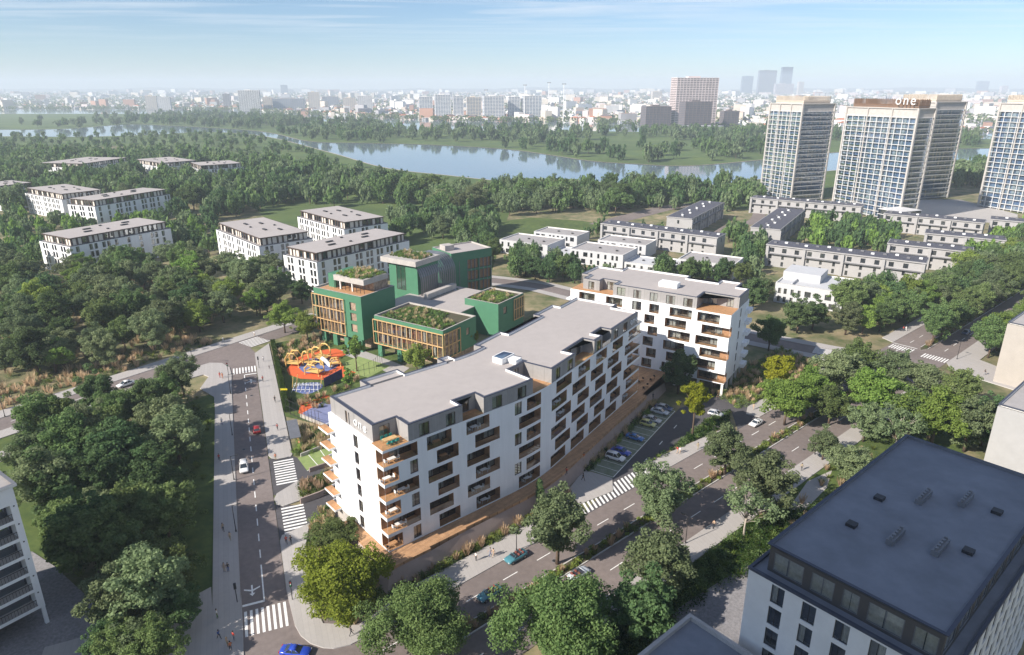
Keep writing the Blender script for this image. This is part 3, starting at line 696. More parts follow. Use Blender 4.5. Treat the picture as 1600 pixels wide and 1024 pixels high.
for h in eholes:
    if h['kind'] == 'window': window(root, fe, h['u0'] + 0.003, h['u1'] - 0.003, 0.2, h['z0'] + 0.003, h['z1'] - 0.003, 2, curtain=random.choice(CURT))
# dark room lining behind all the glazing (one inner shell)
rm = MB()
for a, c in zip(us, us[1:]): rm.face([FR(a, 3.6, Z0), FR(c, 3.6, Z0), FR(c, 3.6, WT - 0.4), FR(a, 3.6, WT - 0.4)], 0)
for k in range(1, 7):
    for a, c in zip(us, us[1:]): rm.face([FR(a, 0.5, fl(k) + 0.2), FR(c, 0.5, fl(k) + 0.2), FR(c, 3.6, fl(k) + 0.2), FR(a, 3.6, fl(k) + 0.2)], 0)
for k in range(1, 7): rm.face([fe(8.5, 1.2, fl(k)), fe(11, 1.2, fl(k)), fe(11, 1.2, fl(k) + 3), fe(8.5, 1.2, fl(k) + 3)], 0)
rm.build('room_lining', 'interior', root)
# balconies wrapping the rear corner of the end wall
for k in range(1, 7):
    bb = MB(); bb.fbox(fe, -1.7, 2.0, -1.4, 0.0, fl(k) - 0.1, fl(k) + 0.28); bb.fbox(fe, -1.7, -1.55, -1.4, 2.6, fl(k) - 0.1, fl(k) + 0.28) 
    bb.fbox(fe, -1.6, 1.95, -1.35, 0.0, fl(k) + 0.283, fl(k) + 0.30, 1)
    bb.build('balcony', ['render_white', 'wood_warm'], root)
# penthouse
PT = WT + 3.15
PB = WT + 0.012
ph_front = [(0.5, 3.7), (5.0, 3.7), (5.0, 0.06), (16.1, 0.06), (16.1, 2.6), (20.8, 2.6), (20.8, 0.06), (33.0, 0.06), (33.4, 6.6), (UB - 4.6, 6.6), (UB - 4.5, 0.06), (UB + 5.3, 0.06), (UB + 5.3, 2.8), (UB + 14.2, 2.8), (UB + 14.2, 0.06), (UB + 18.2, 0.06), (UB + 18.2, 2.6), (UB + 22.8, 2.6), (UB + 22.8, 0.06), (UB + 38.2, 0.06), (UB + 38.2, 6.9), (UEND - 0.1, 6.9)]
ph_back = [(UEND - 0.1, 18.4), (UB + 31.8, 18.4), (UB + 31.8, 20.6), (UB + 22.7, 20.6), (UB + 22.7, 18.4), (UB + 8, 18.4), (UB + 8, 20.6), (UB - 2, 20.6), (UB - 2, 18.4), (28.4, 18.4), (28.4, 20.6), (25.2, 20.6), (25.2, 18.4), (16.2, 18.4), (16.2, 21.2), (8.0, 21.2), (8.0, 18.4), (0.5, 18.4)]
def dens(pts):
    out = []
    for i, a in enumerate(pts):
        b_ = pts[(i + 1) % len(pts)]; out.append(a)
        lo, hi = sorted((a[0], b_[0]))
        if abs(a[1] - b_[1]) < 0.01:
            ins = [u for u in curve_us if lo + 0.3 < u < hi - 0.3]
            if b_[0] < a[0]: ins = ins[::-1]
            out += [(u, a[1]) for u in ins]
    return out
loop = dens(ph_front + ph_back)
def ring_walls(mb, loop, f, z0, z1, mi):
    for i, a in enumerate(loop):
        b_ = loop[(i + 1) % len(loop)]; mb.face([f(*a, z0), f(*b_, z0), f(*b_, z1), f(*a, z1)], mi)
def inset_loop(loop, d):
    """offset inward in (u, w) space of an anticlockwise loop"""
    out = []
    n = len(loop)
    for i in range(n):
        p, q, r = Vector(loop[i - 1]), Vector(loop[i]), Vector(loop[(i + 1) % n])
        e1, e2 = (q - p).normalized(), (r - q).normalized()
        n1, n2 = Vector((-e1.y, e1.x)), Vector((-e2.y, e2.x))
        m = (n1 + n2); m = m / max(0.3, m.dot(n1)) if m.length > 1e-4 else n1
        out.append(tuple(q + m * d))
    return out
def tri_cap(me, pts3):
    vs = [me.verts.new(p) for p in pts3]; f = me.faces.new(vs); bmesh.ops.triangulate(me, faces=[f])
def roof_cap(name, pts3, m, parent):
    me = bmesh.new(); tri_cap(me, pts3); d = bpy.data.meshes.new(name); me.to_mesh(d); me.free(); d.materials.append(MATS[m]); d.update()
    return link(name, d, parent)
def parapet_roof(root, f, loop, z, name='roof', m='roof_gravel', cop='coping', inner='white_paint', h=0.45, wd=0.45):
    ins = inset_loop(loop, wd)
    ro = roof_cap(name, [f(*p, z - h) for p in ins], m, root)
    pm = MB(); n = len(loop)
    for i in range(n):
        j = (i + 1) % n
        pm.face([f(*loop[i], z), f(*loop[j], z), f(*ins[j], z), f(*ins[i], z)], 0)
        pm.face([f(*ins[i], z - h), f(*ins[j], z - h), f(*ins[j], z), f(*ins[i], z)], 1)
        pm.face([f(*loop[i], z - 0.12), f(*loop[j], z - 0.12), f(*loop[j], z), f(*loop[i], z)], 0)
    pm.build('parapet', [cop, inner], ro)
    return ro
# penthouse walls with real openings along the front pieces
ph = MB(); pwins = []
front_segs = [(a, b_) for a, b_ in zip(ph_front, ph_front[1:])]
for a, b_ in front_segs:
    if abs(a[1] - b_[1]) < 0.01:
        L = b_[0] - a[0]; fw = (lambda w0: (lambda u, w, z: FR(u, w0 + w, z)))(a[1])
        hs = []
        n = max(1, int(L / 4.2))
        for j in range(n):
            c = a[0] + L * (j + 0.5) / n + random.uniform(-0.4, 0.4); ww = random.choice((1.7, 2.0, 2.3))
            if abs(c - (UB + 35.6)) < 3.0: continue
            hs.append(dict(u0=c - ww / 2, u1=c + ww / 2, z0=PB + 0.12, z1=PB + 2.45, d=0.3, back=1, kind='window'))
        facade(ph, fw, a[0], b_[0], PB, PT - 0.12, hs, 0, curve_us)
        pwins += [(fw, h) for h in hs]
    else:
        ph.face([FR(*a, PB), FR(*b_, PB), FR(*b_, PT - 0.12), FR(*a, PT - 0.12)], 2)
rest = dens(ph_back)
for a, b_ in zip(rest, rest[1:]): ph.face([FR(*a, PB - 3), FR(*b_, PB - 3), FR(*b_, PT - 0.12), FR(*a, PT - 0.12)], 0)
ph.face([FR(UEND - 0.1, 6.9, PB), FR(UEND - 0.1, 18.4, PB), FR(UEND - 0.1, 18.4, PT - 0.12), FR(UEND - 0.1, 6.9, PT - 0.12)], 0)
fpe = lambda u, w, z: FR(0.5 + w, 18.4 - u, z)
eh = [dict(u0=5.4, u1=6.2, z0=PB + 0.1, z1=PB + 2.4, d=0.3, back=1), dict(u0=6.55, u1=6.9, z0=PB + 0.1, z1=PB + 2.4, d=0.3, back=1)]
facade(ph, fpe, 0, 14.7, PB, PT - 0.12, eh, 0)
ph.build('penthouse_wall', ['clad_grey', 'interior', 'clad_grey'], root)
for fw, h in pwins: window(root, fw, h['u0'] + 0.003, h['u1'] - 0.003, 0.12, h['z0'], h['z1'] - 0.003, 2, curtain=random.choice(CURT[1:]), cw=0.06)
ro = parapet_roof(root, FR, loop, PT)
sk = MB(); sk.fbox(FR, UB - 8.4, UB - 3.2, 9.6, 12.2, PT - 0.44, PT + 0.75); sk.fbox(FR, UB - 6.4, UB - 4.0, 7.4, 9.55, PT - 0.44, PT + 0.5)
sko = sk.build('skylight_box', 'white_paint', root)
sg = MB(); c_ = FR(UB - 5.8, 10.9, PT + 1.5)
for q in ((( -8.2, 9.8), (-3.4, 9.8)), ((-3.4, 9.8), (-3.4, 12.0)), ((-3.4, 12.0), (-8.2, 12.0)), ((-8.2, 12.0), (-8.2, 9.8))):
    sg.face([FR(UB + q[0][0], q[0][1], PT + 0.76), FR(UB + q[1][0], q[1][1], PT + 0.76), c_])
sg.build('glass_lantern', 'pane_blue', sko)
# terrace floors of the penthouse niches
for a, b_, w0, w1 in ((0.1, 5.0, 0.06, 3.7), (16.1, 20.8, 0.06, 2.6), (33.2, UB - 4.5, 0.06, 6.6), (UB + 5.3, UB + 14.2, 0.06, 2.8), (UB + 18.2, UB + 22.8, 0.06, 2.6), (UB + 38.2, UEND, 0.06, 6.9)):
    tf = MB(); tf.fbox(FR, a + 0.01, b_ - 0.01, w0, w1 - 0.01, WT + 0.004, WT + 0.05, 0, 1.5 if 30 < a < 40 else None)
    tf.build('terrace_floor', 'wood_warm', root)
for a, b_ in ((0.1, 5.0), (16.1, 20.8), (33.2, UB - 4.5), (UB + 5.3, UB + 14.2), (UB + 18.2, UB + 22.8), (UB + 38.2, UEND)):
    n = 5; tg = MB()
    for j in range(n): u0, u1 = a + (b_ - a) * j / n, a + (b_ - a) * (j + 1) / n; tg.face([FR(u0, 0.08, WT), FR(u1, 0.08, WT), FR(u1, 0.08, WT + 1), FR(u0, 0.08, WT + 1)])
    tg.build('terrace_balustrade', 'balustrade_glass', root)
# "one" lettering on both ends of the penthouse
dA = Vector((math.sin(R(49.1)), math.cos(R(49.1)))); nA = Vector((-dA.y, dA.x))
text_part('one', 2.5, 0.08, 'sign_white', root, wall_matrix(FR(0.40, 7.7, PB + 0.4), -nA, -dA))
dB = Vector((math.sin(R(32.7)), math.cos(R(32.7)))); nB = Vector((-dB.y, dB.x))
text_part('one', 2.4, 0.08, 'sign_white', root, wall_matrix(FR(UB + 35.6, -0.05, PB + 0.5), dB, -nB))

# ------------------------------------------------------------------ the cross wing at right angles
CL = Vector((55.95, 165.17)) + Vector((-math.cos(R(32.7)), math.sin(R(32.7)))) * 46.3
F_C = frame((CL.x, CL.y), 122.7)
rc = thing('apartment_building', 'white apartment block with beige penthouse storey behind the tall green tree', 'apartment building', (CL.x, CL.y, 0))
FC = rel(F_C, rc)
LC = 46.3
hc = []
def holec(k, a, b_, kind, **kw):
    h = dict(u0=LC - b_, u1=LC - a, z0=fl(k) + 0.28, z1=fl(k) + 2.82, k=k, kind=kind); h.update(LOGG if kind == 'loggia' else WIN); h.update(kw); hc.append(h)
for k in range(1, 7):
    ev = k % 2 == 0
    if ev:
        holec(k, 19.3, 22.1, 'loggia'); holec(k, 24.4, 27.1, 'window'); holec(k, 10.2, 16.3, 'loggia'); holec(k, 2.8, 8.7, 'loggia'); holec(k, 30, 35, 'loggia'); holec(k, 38.5, 43.5, 'loggia')
    else:
        holec(k, 20.4, 23.3, 'loggia'); holec(k, 11.5, 17.4, 'loggia'); holec(k, 0.02, 7.3, 'loggia', d=2.0, openr=True, corner=True); holec(k, 27, 31, 'window'); holec(k, 35, 40, 'loggia')
DC = 17.5
mb = MB()
facade(mb, FC, 0, LC, Z0, WT, hc, 0)
fcr = lambda u, w, z: FC(LC - w, u, z)            # right end wall
rh = [dict(u0=9.0, u1=10.4, z0=fl(k) + 0.2, z1=fl(k) + 2.6, k=k, kind='window', **WIN) for k in range(1, 7)] + [dict(u0=0.02, u1=2.0, z0=fl(k) + 0.28, z1=fl(k) + 2.82, d=7.28, floor=1, ceil=0, kind='cut', openl=True, openr=True) for k in (1, 3, 5)]
facade(mb, fcr, 0, DC, Z0, WT, rh, 0)
fcl = lambda u, w, z: FC(w, DC - u, z)
facade(mb, fcl, 0, DC, Z0, WT, [], 0)
mb.face([FC(0, DC, Z0), FC(LC, DC, Z0), FC(LC, DC, WT), FC(0, DC, WT)], 0)
mb.face([FC(0, 0, WT), FC(LC, 0, WT), FC(LC, DC, WT), FC(0, DC, WT)], 0)
mb.face([FC(0, 0, Z0), FC(LC, 0, Z0), FC(LC, DC, Z0), FC(0, DC, Z0)][::-1], 1)
mb.build('wall', ['render_white', 'wood_warm', 'wood_wall'], rc)
for h in hc: fit_opening(rc, FC, h)
for h in rh:
    if h['kind'] == 'window': window(rc, fcr, h['u0'] + 0.003, h['u1'] - 0.003, 0.2, h['z0'] + 0.003, h['z1'] - 0.003, 2, curtain=random.choice(CURT))
for k in range(1, 7):
    bb = MB(); bb.fbox(fcr, DC - 3.0, DC + 0.6, -1.2, 0.0, fl(k) - 0.1, fl(k) + 0.95); bb.build('balcony', 'render_white', rc)
    bb = MB(); bb.fbox(FC, -1.2, 0.0, -0.4, 3.5, fl(k) - 0.05, fl(k) + 0.28); bb.build('balcony', 'render_white', rc)
rm = MB(); rm.face([FC(0.3, 3.4, Z0), FC(LC - 0.3, 3.4, Z0), FC(LC - 0.3, 3.4, WT - 0.4), FC(0.3, 3.4, WT - 0.4)])
for k in range(1, 7): rm.face([FC(0.3, 0.5, fl(k) + 0.2), FC(LC - 0.3, 0.5, fl(k) + 0.2), FC(LC - 0.3, 3.4, fl(k) + 0.2), FC(0.3, 3.4, fl(k) + 0.2)]); rm.face([fcr(8.6, 1.2, fl(k)), fcr(10.8, 1.2, fl(k)), fcr(10.8, 1.2, fl(k) + 3), fcr(8.6, 1.2, fl(k) + 3)])
rm.build('room_lining', 'interior', rc)
# shop storey: set-back glass, columns
gsh = MB(); gsh.fbox(FC, 0.2, LC - 3.0, 2.6, DC - 0.2, 0, Z0 - 0.02); gsh.build('shop_wall', 'interior', rc)
for j in range(6): window(rc, FC, LC - 3.2 - (j + 1) * 3.6, LC - 3.2 - j * 3.6, 2.45, 0.15, Z0 - 0.25, 2, name='shop_window', curtain=[(0, .2)] if j % 2 else [(.3, .6)])
for u, w in ((LC - 0.5, 0.3), (LC - 0.5, 4.5), (LC - 0.5, 9), (LC - 0.5, 13), (LC - 0.5, 17), (LC - 7, 0.3), (LC - 13.5, 0.3)):
    cb = MB(); cb.fbox(FC, u - 0.3, u + 0.3, w, w + 0.6, 0, Z0 - 0.005); cb.build('column', 'render_offwhite', rc)
phc = [(0.0, 7.2), (2.6, 7.2), (2.6, 2.0), (8.0, 2.0), (8.0, 4.4), (8.01, 4.4), (8.01, 0.8), (LC - 9.4, 0.8), (LC - 9.4, 7.0), (LC - 0.05, 7.0)]
phc = [(0.2, 6.6), (3.0, 6.6), (3.0, 2.0), (8.2, 2.0), (8.2, 4.6), (13.0, 4.6), (13.0, 0.8), (LC - 9.4, 0.8), (LC - 9.4, 6.9), (LC - 0.05, 6.9)]
phb = [(LC - 0.05, 16.4), (LC - 3.3, 16.4), (LC - 3.3, 21.5), (LC - 9.3, 21.5), (LC - 9.3, 18.0), (LC - 18, 18.0), (LC - 18, 21.0), (LC - 38, 21.0), (LC - 38, 17.0), (0.2, 17.0)]
ph = MB(); pw = []
for a, b_ in zip(phc, phc[1:]):
    if abs(a[1] - b_[1]) < 0.01:
        L = b_[0] - a[0]; fw = (lambda w0: (lambda u, w, z: FC(u, w0 + w, z)))(a[1]); hs = []; n = max(1, int(L / 4.6))
        for j in range(n):
            c = a[0] + L * (j + 0.5) / n; ww = random.choice((1.8, 2.2, 2.5)); hs.append(dict(u0=c - ww / 2, u1=c + ww / 2, z0=PB + 0.1, z1=PB + 2.45, d=0.3, back=1))
        facade(ph, fw, a[0], b_[0], PB, PT - 0.12, hs, 0); pw += [(fw, h) for h in hs]
    else: ph.face([FC(*a, PB), FC(*b_, PB), FC(*b_, PT - 0.12), FC(*a, PT - 0.12)], 0)
lp = phb + [phc[0]]
for a, b_ in zip([phc[-1]] + lp, lp): ph.face([FC(*a, PB - 3), FC(*b_, PB - 3), FC(*b_, PT - 0.12), FC(*a, PT - 0.12)], 0)
ph.build('penthouse_wall', ['clad_grey', 'interior'], rc)
for fw, h in pw: window(rc, fw, h['u0'] + 0.003, h['u1'] - 0.003, 0.12, h['z0'], h['z1'] - 0.003, 2, curtain=random.choice(CURT[1:]), cw=0.06)
roc = parapet_roof(rc, FC, phc + phb, PT)
sk = MB(); sk.fbox(FC, LC - 22.5, LC - 17.2, 7.0, 9.8, PT - 0.44, PT + 0.9); sk.build('skylight_box', 'white_paint', rc)
for a, b_, w1 in ((0.05, 3.0, 6.6), (3.02, 8.2, 2.0), (8.22, 13.0, 4.6), (LC - 9.4, LC - 0.05, 6.9)):
    tf = MB(); tf.fbox(FC, a, b_ - 0.01, 0.06, w1 - 0.01, WT + 0.004, WT + 0.05)
    tf.build('terrace_floor', 'wood_warm', rc)

# ------------------------------------------------------------------ raised timber deck round the buildings
dk = MB()
front = [(-2.2, 13.0), (-2.2, -3.6), (6.0, -3.6), (6.0, -3.1), (14.0, -3.1), (14.0, -2.8), (ARC0, -3.0)]
pts = [FP(u, w, 0)[:2] for u, w in front] + [FP(u, -3.0, 0)[:2] for u in curve_us[1:]] + [FP(UB + x, w, 0)[:2] for x, w in ((20, -3.0), (40, -3.0), (40, -1.8), (53, -1.8), (53, -4.2))] + [F_C(LC - 16, -0.1, 0)[:2], F_C(2, -0.1, 0)[:2]]
pts += [FP(UB + 41.1, 12, 0)[:2], FP(UEND + 0.02, -0.02, 0)[:2]] + [FP(u, -0.02, 0)[:2] for u in [UB] + curve_us[::-1]] + [FP(-0.03, -0.02, 0)[:2], FP(-0.03, 13.0, 0)[:2]]
me = bmesh.new(); tri_cap(me, [(x, y, DECK) for x, y in pts]); d_ = bpy.data.meshes.new('timber_deck'); me.to_mesh(d_); me.free(); d_.materials.append(MATS['deck_wood']); d_.update()
link('timber_deck', d_, None, 'structure')
wl_ = MB()
edge = pts[:len(front) + 10 + 5]
for a, c in zip(edge, edge[1:]):
    wl_.face([(*a, DECK - 0.9), (*c, DECK - 0.9), (*c, DECK), (*a, DECK)], 1)
# sloped rendered bank below the deck's front edge
e0 = [FP(u, w, 0)[:2] for u, w in ((-2.2, -3.6), (6.0, -3.6), (14.0, -3.1), (ARC0, -3.0))] + [FP(u, -3.0, 0)[:2] for u in curve_us[1:]] + [FP(UB + 20, -3.0, 0)[:2], FP(UB + 53, -2.6, 0)[:2]]
e1 = [FP(u, w, 0)[:2] for u, w in ((-3.6, -4.9), (6.0, -4.7), (14.0, -4.4), (ARC0, -4.1))] + [FP(u, -4.0 + 0.02 * i, 0)[:2] for i, u in enumerate(curve_us[1:])] + [FP(UB + 20, -3.9, 0)[:2], FP(UB + 53, -3.6, 0)[:2]]
for i in range(len(e0) - 1): wl_.face([(*e1[i], 0.0), (*e1[i + 1], 0.0), (*e0[i + 1], DECK - 0.5), (*e0[i], DECK - 0.5)], 0)
s0_, s1_ = FP(-2.2, 13, 0)[:2], FP(-3.6, 13, 0)[:2]
wl_.face([(*s1_, 0.4), (*e1[0], 0.0), (*e0[0], DECK - 0.5), (*s0_, DECK - 0.5)], 0)
wl_.build('deck_bank', ['pink_wall', 'deck_wood'], None, kind='structure')

# ------------------------------------------------------------------ the green school
def F_at(o, deg): return frame(o, deg)
sc_root = thing('school_building', 'green school building with timber window grids and planted roofs', 'school', (-41.5, 194.6, 0))
def relf(fm): return rel(fm, sc_root)
random.seed(5)
def timber_grid(parent, fm, u0, u1, z0, z1, nu, nz, w=-0.35, red=()):
    """timber frame of posts and rails standing in front of a glazed wall"""
    g = MB()
    for k in range(nz + 1):
        z = z0 + (z1 - z0) * k / nz; g.fbox(fm, u0, u1, w - 0.12, w + 0.12, z - 0.13, z + 0.13)
    rails = g.build('timber_rails', 'timber', parent)
    for k in range(nu + 1):
        u = u0 + (u1 - u0) * k / nu; p = MB(); p.fbox(fm, u - 0.09, u + 0.09, w - 0.16, w + 0.06, z0, z1); p.build('timber_post', 'timber', parent)
mat('school_inside', (0.42, 0.29, 0.20), rough=0.85, col2=(0.16, 0.10, 0.075), scale=0.9)
def glazed_wall(parent, fm, u0, u1, z0, z1, nu, nz):
    pk = MB(); pk.face([fm(u0, 0.9, z0), fm(u1, 0.9, z0), fm(u1, 0.9, z1), fm(u0, 0.9, z1)])
    for k in range(nz + 1): z = z0 + (z1 - z0) * k / nz; pk.face([fm(u0, 0, z), fm(u1, 0, z), fm(u1, 0.9, z), fm(u0, 0.9, z)])
    pk.build('classroom_lining', 'school_inside', parent)
    for k in range(nz):
        for j in range(nu):
            a, b_ = u0 + (u1 - u0) * j / nu, u0 + (u1 - u0) * (j + 1) / nu; c, d = z0 + (z1 - z0) * k / nz, z0 + (z1 - z0) * (k + 1) / nz
            q = MB(); q.face([fm(a + .05, 0.0, c + .2), fm(b_ - .05, 0.0, c + .2), fm(b_ - .05, 0.0, d - .1), fm(a + .05, 0.0, d - .1)]); po = q.build('pane', 'pane', parent)
            if random.random() < 0.3:
                q = MB(); q.face([fm(a + .1, 0.3, c + .2), fm(a + (b_ - a) * .55, 0.3, c + .2), fm(a + (b_ - a) * .55, 0.3, d - .2), fm(a + .1, 0.3, d - .2)]); q.build('blind', 'curtain', po)
def block(parent, fm, L, D, z0, z1, holes_front=(), mats=('school_green', 'interior'), roofm='roof_grey', holes_side=()):
    m = MB()
    facade(m, fm, 0, L, z0, z1, list(holes_front), 0)
    fs = lambda u, w, z: fm(L - w, u, z); facade(m, fs, 0, D, z0, z1, list(holes_side), 0)
    m.face([fm(0, 0, z0), fm(0, D, z0), fm(0, D, z1), fm(0, 0, z1)], 0); m.face([fm(0, D, z0), fm(L, D, z0), fm(L, D, z1), fm(0, D, z1)], 0)
    m.face([fm(0, 0, z0), fm(L, 0, z0), fm(L, D, z0), fm(0, D, z0)], 0)
    wo = m.build('wall', list(mats), parent)
    lp = [(0, 0), (L, 0), (L, D), (0, D)]
    return wo, parapet_roof(parent, fm, lp, z1, m=roofm, cop='concrete', inner='concrete', h=0.5, wd=0.4)
# left block: three glazed storeys on green legs
g1 = relf(frame((-62.9, 207.9), 122.7)); L1, D1, H1 = 20.6, 15.0, 18.2
hs = [dict(u0=0.8, u1=13.0, z0=4.6, z1=16.2, d=0.3, back=None)] + [dict(u0=15.6, u1=18.2, z0=z, z1=z + 2.6, d=0.4, back=1) for z in (6.2, 9.8, 13.2)]
block(sc_root, g1, L1, D1, 4.2, H1, hs)
glazed_wall(sc_root, lambda u, w, z: g1(u, w + 0.3, z), 0.8, 13.0, 4.6, 16.2, 8, 3)
timber_grid(sc_root, g1, -0.6, 13.4, 4.4, 16.2, 9, 3)
for u in (2.5, 7.5, 12.5, 18.5): p = MB(); p.fbox(g1, u - 0.9, u + 0.9, 0.4, 1.6, 0, 4.2); p.build('leg', 'school_green', sc_root)
c = MB(); c.fbox(g1, 1.0, L1 - 1.0, 4.5, D1, 0, 4.2); c.build('ground_floor_wall', 'interior', sc_root)
# rooftop pavilion with glass screens, white band and planted roof
pv = MB(); pv.fbox(g1, 2.6, 5.6, 4.2, 14.5, H1 - 0.5, H1 + 4.0); pv.build('stair_block', 'school_green', sc_root)
pv = MB(); pv.fbox(g1, 5.62, 18.6, 3.6, 14.5, H1 + 2.3, H1 + 4.0); pv.build('pavilion_roof_band', 'concrete', sc_root)
pv = MB(); pv.fbox(g1, 5.62, 18.4, 8.0, 14.4, H1 - 0.5, H1 + 2.28); pv.build('pavilion_wall', 'interior', sc_root)
pv = MB(); pv.fbox(g1, 1.2, 19.2, 1.0, 7.9, H1 - 0.48, H1 - 0.40); pv.build('terrace_floor', 'wood_warm', sc_root)
for k in range(9): q = MB(); u = 5.7 + k * 1.6; q.fbox(g1, u - 0.06, u + 0.06, 3.7, 3.82, H1 - 0.45, H1 + 2.3); q.build('screen_post', 'metal_dark', sc_root)
for u in (8.0, 13.2): q = MB(); q.fbox(g1, u - 0.2, u + 0.2, 3.9, 4.3, H1 - 0.45, H1 + 2.3); q.build('column', 'render_offwhite', sc_root)
# front block on legs with the big garden roof
g2 = relf(frame((-41.5, 194.6), 122.7)); L2, D2, H2 = 26.2, 16.0, 13.2
block(sc_root, g2, L2, D2, 4.2, H2, [dict(u0=0.4, u1=L2 - 0.4, z0=4.6, z1=11.6, d=0.3, back=None)], roofm='soil', holes_side=[dict(u0=0.4, u1=7.5, z0=4.6, z1=11.8, d=0.3, back=1), dict(u0=11, u1=12.6, z0=8.4, z1=10.6, d=0.3, back=1)])
glazed_wall(sc_root, lambda u, w, z: g2(u, w + 0.3, z), 0.4, L2 - 0.4, 4.6, 11.6, 14, 2)
timber_grid(sc_root, g2, -0.2, L2 + 0.2, 4.4, 12.0, 14, 2)
g2s = lambda u, w, z: g2(L2 - w, u, z)
timber_grid(sc_root, g2s, 0.2, 7.6, 4.4, 12.0, 4, 2)
for u in (1.2, 9.0, 17.0, 24.5): p = MB(); p.fbox(g2, u - 0.8, u + 0.8, 0.4, 1.6, 0, 4.2); p.build('leg', 'school_green', sc_root)
c = MB(); c.fbox(g2, 3.0, L2 - 1.0, 5.0, D2, 0, 4.2); c.build('ground_floor_wall', 'interior', sc_root)
# right block
g3 = relf(frame((-15.8, 217.9), 122.7)); L3, D3, H3 = 13.5, 15.5, 11.6
block(sc_root, g3, L3, D3, 0, H3, [], roofm='soil', holes_side=[dict(u0=3.0, u1=5.2, z0=7.2, z1=9.6, d=0.4, back=1)])
g3s = lambda u, w, z: g3(L3 - w, u, z)
timber_grid(sc_root, g3s, 9.0, 15.2, 3.6, 10.8, 4, 2)
gb = MB(); gb.fbox(g3s, 9.0, 15.2, -0.15, 0.02, 3.6, 10.8); gb.build('glazing', 'pane_blue', sc_root)
# middle terrace, link block, back block and the ribbed metal vault
lk = MB(); lk.fbox(g2, -15, 13, D2 + 0.05, D2 + 34, 0, 9.0, 0); lo = lk.build('link_block', 'school_green', sc_root)
lk = MB(); lk.fbox(g2, -15, 13, D2 + 0.05, D2 + 34, 9.003, 9.25); lk.build('link_roof', 'roof_gravel', sc_root)
lk = MB(); lk.fbox(g2, -6.6, -4.6, D2 + 15, D2 + 31, 9.26, 11.2); lk.build('roof_light_upstand', 'concrete', sc_root)
lk = MB(); lk.fbox(g2, -4.58, -3.2, D2 + 15.5, D2 + 31, 9.26, 9.5); lk.build('roof_light_strip', 'pane_blue', sc_root)
g0 = relf(frame((-44.0, 235.3), 122.7))
bk = MB(); bk.fbox(g0, 0, 13, 0.6, 12, 0, 19.6); bk.build('wall', 'school_green', sc_root)
bk = MB(); bk.fbox(g0, -2.6, 13.6, -0.8, 12.5, 19.603, 21.4); bk.build('roof_band', 'concrete', sc_root)
window(sc_root, g0, 3.5, 7.5, 0.5, 10.2, 19.0, 2, curtain=[(0, .6)])
vt = MB()   # quarter vault running away to the right
g5 = relf(frame((-33.2, 228.6), 30.8)); NV = 34
for k in range(NV):
    a, b_ = 20.4 * k / NV, 20.4 * (k + 1) / NV
    prof = [(-2.2, 0.0), (-2.2, 14.0)] + [(-2.2 + 5.5 * (1 - math.cos(R(t))), 14.0 + 6.3 * math.sin(R(t))) for t in (15, 30, 45, 60, 75, 90)] + [(9.5, 20.3)]
    off = 0.0 if k % 2 else 0.22
    for (w0, z0), (w1, z1) in zip(prof, prof[1:]): vt.face([g5(a, w0 + off, z0), g5(b_, w0 + off, z0), g5(b_, w1 + off, z1), g5(a, w1 + off, z1)])
vt.build('ribbed_vault', 'metal_grey', sc_root)
g6 = relf(frame((-22.4, 246.0), 54.0))
bk = MB(); facade(bk, g6, 0, 18.0, 0, 20.0, [dict(u0=a_, u1=b_, z0=z_, z1=z_ + 3.6, d=0.8, back=1) for a_, b_ in ((7.0, 12.0), (12.6, 17.6)) for z_ in (4.2, 8.6, 13.0)], 0)
for a, c_ in (((0, 0), (0, 14)), ((18.0, 0), (18.0, 14)), ((0, 14), (18.0, 14))): bk.face([g6(*a, 0), g6(*c_, 0), g6(*c_, 20.0), g6(*a, 20.0)], 0)
bk.build('wall', ['school_green', 'wood_wall'], sc_root)
parapet_roof(sc_root, g6, [(0, 0), (18.0, 0), (18.0, 14), (0, 14)], 20.0, m='roof_gravel', cop='concrete', inner='concrete')
for u in (3.4, 7.0, 8.7, 10.4, 12.3, 14.2, 16, 17.7): q = MB(); q.fbox(g6, u - 0.1, u + 0.1, -0.12, 0.5, 4.0, 16.6); q.build('fin', 'metal_grey', sc_root)
pg = MB(); pg.fbox(g6, 1.0, 5.0, 6.0, 10.0, 19.6, 21.6); pg.build('roof_plant_room', 'concrete', sc_root)

# ------------------------------------------------------------------ playground: timber climbing houses, wall, nets
mat('play_timber', (0.72, 0.47, 0.16), rough=0.6, var=0.12)
mat('banner_navy', (0.03, 0.04, 0.13), rough=0.6, var=0.05)
mat('play_yellow', (0.75, 0.62, 0.03), rough=0.5)
def play_frame(px, deg, w, d, h, label, arch=True):
    t = thing('play_tower', label, 'play tower', (*px, 0.012), rot_of(deg), 'timber play towers in the orange playground')
    for sy in (0, 1):
        y = -d / 2 + sy * d
        pts = [(-w / 2, y, 0), (-w / 2, y, h * 0.62)] + ([(-w / 2 * math.cos(R(a)), y, h * 0.62 + h * 0.38 * math.sin(R(a))) for a in (30, 60, 90, 120, 150)] if arch else [(-w * 0.25, y, h), (w * 0.25, y, h)]) + [(w / 2, y, h * 0.62), (w / 2, y, 0)]
        m = MB(); m.tube(pts, 0.22, 6); m.build('arch_frame', 'play_timber', t)
    for k in range(5):
        z = h * (0.25 + 0.15 * k) if k < 3 else h * 0.98
        m = MB(); x = -w / 2 + w * (k % 2); m.tube([(x if k < 3 else (k - 3.5) * 0.8, -d / 2, z), (x if k < 3 else (k - 3.5) * 0.8, d / 2, z)], 0.12, 5); m.build('rail', 'play_timber', t)
    m = MB(); m.box(-w / 2, w / 2, -d / 2, d / 2, 0.9, 1.05); m.build('platform', 'play_timber', t)
    return t
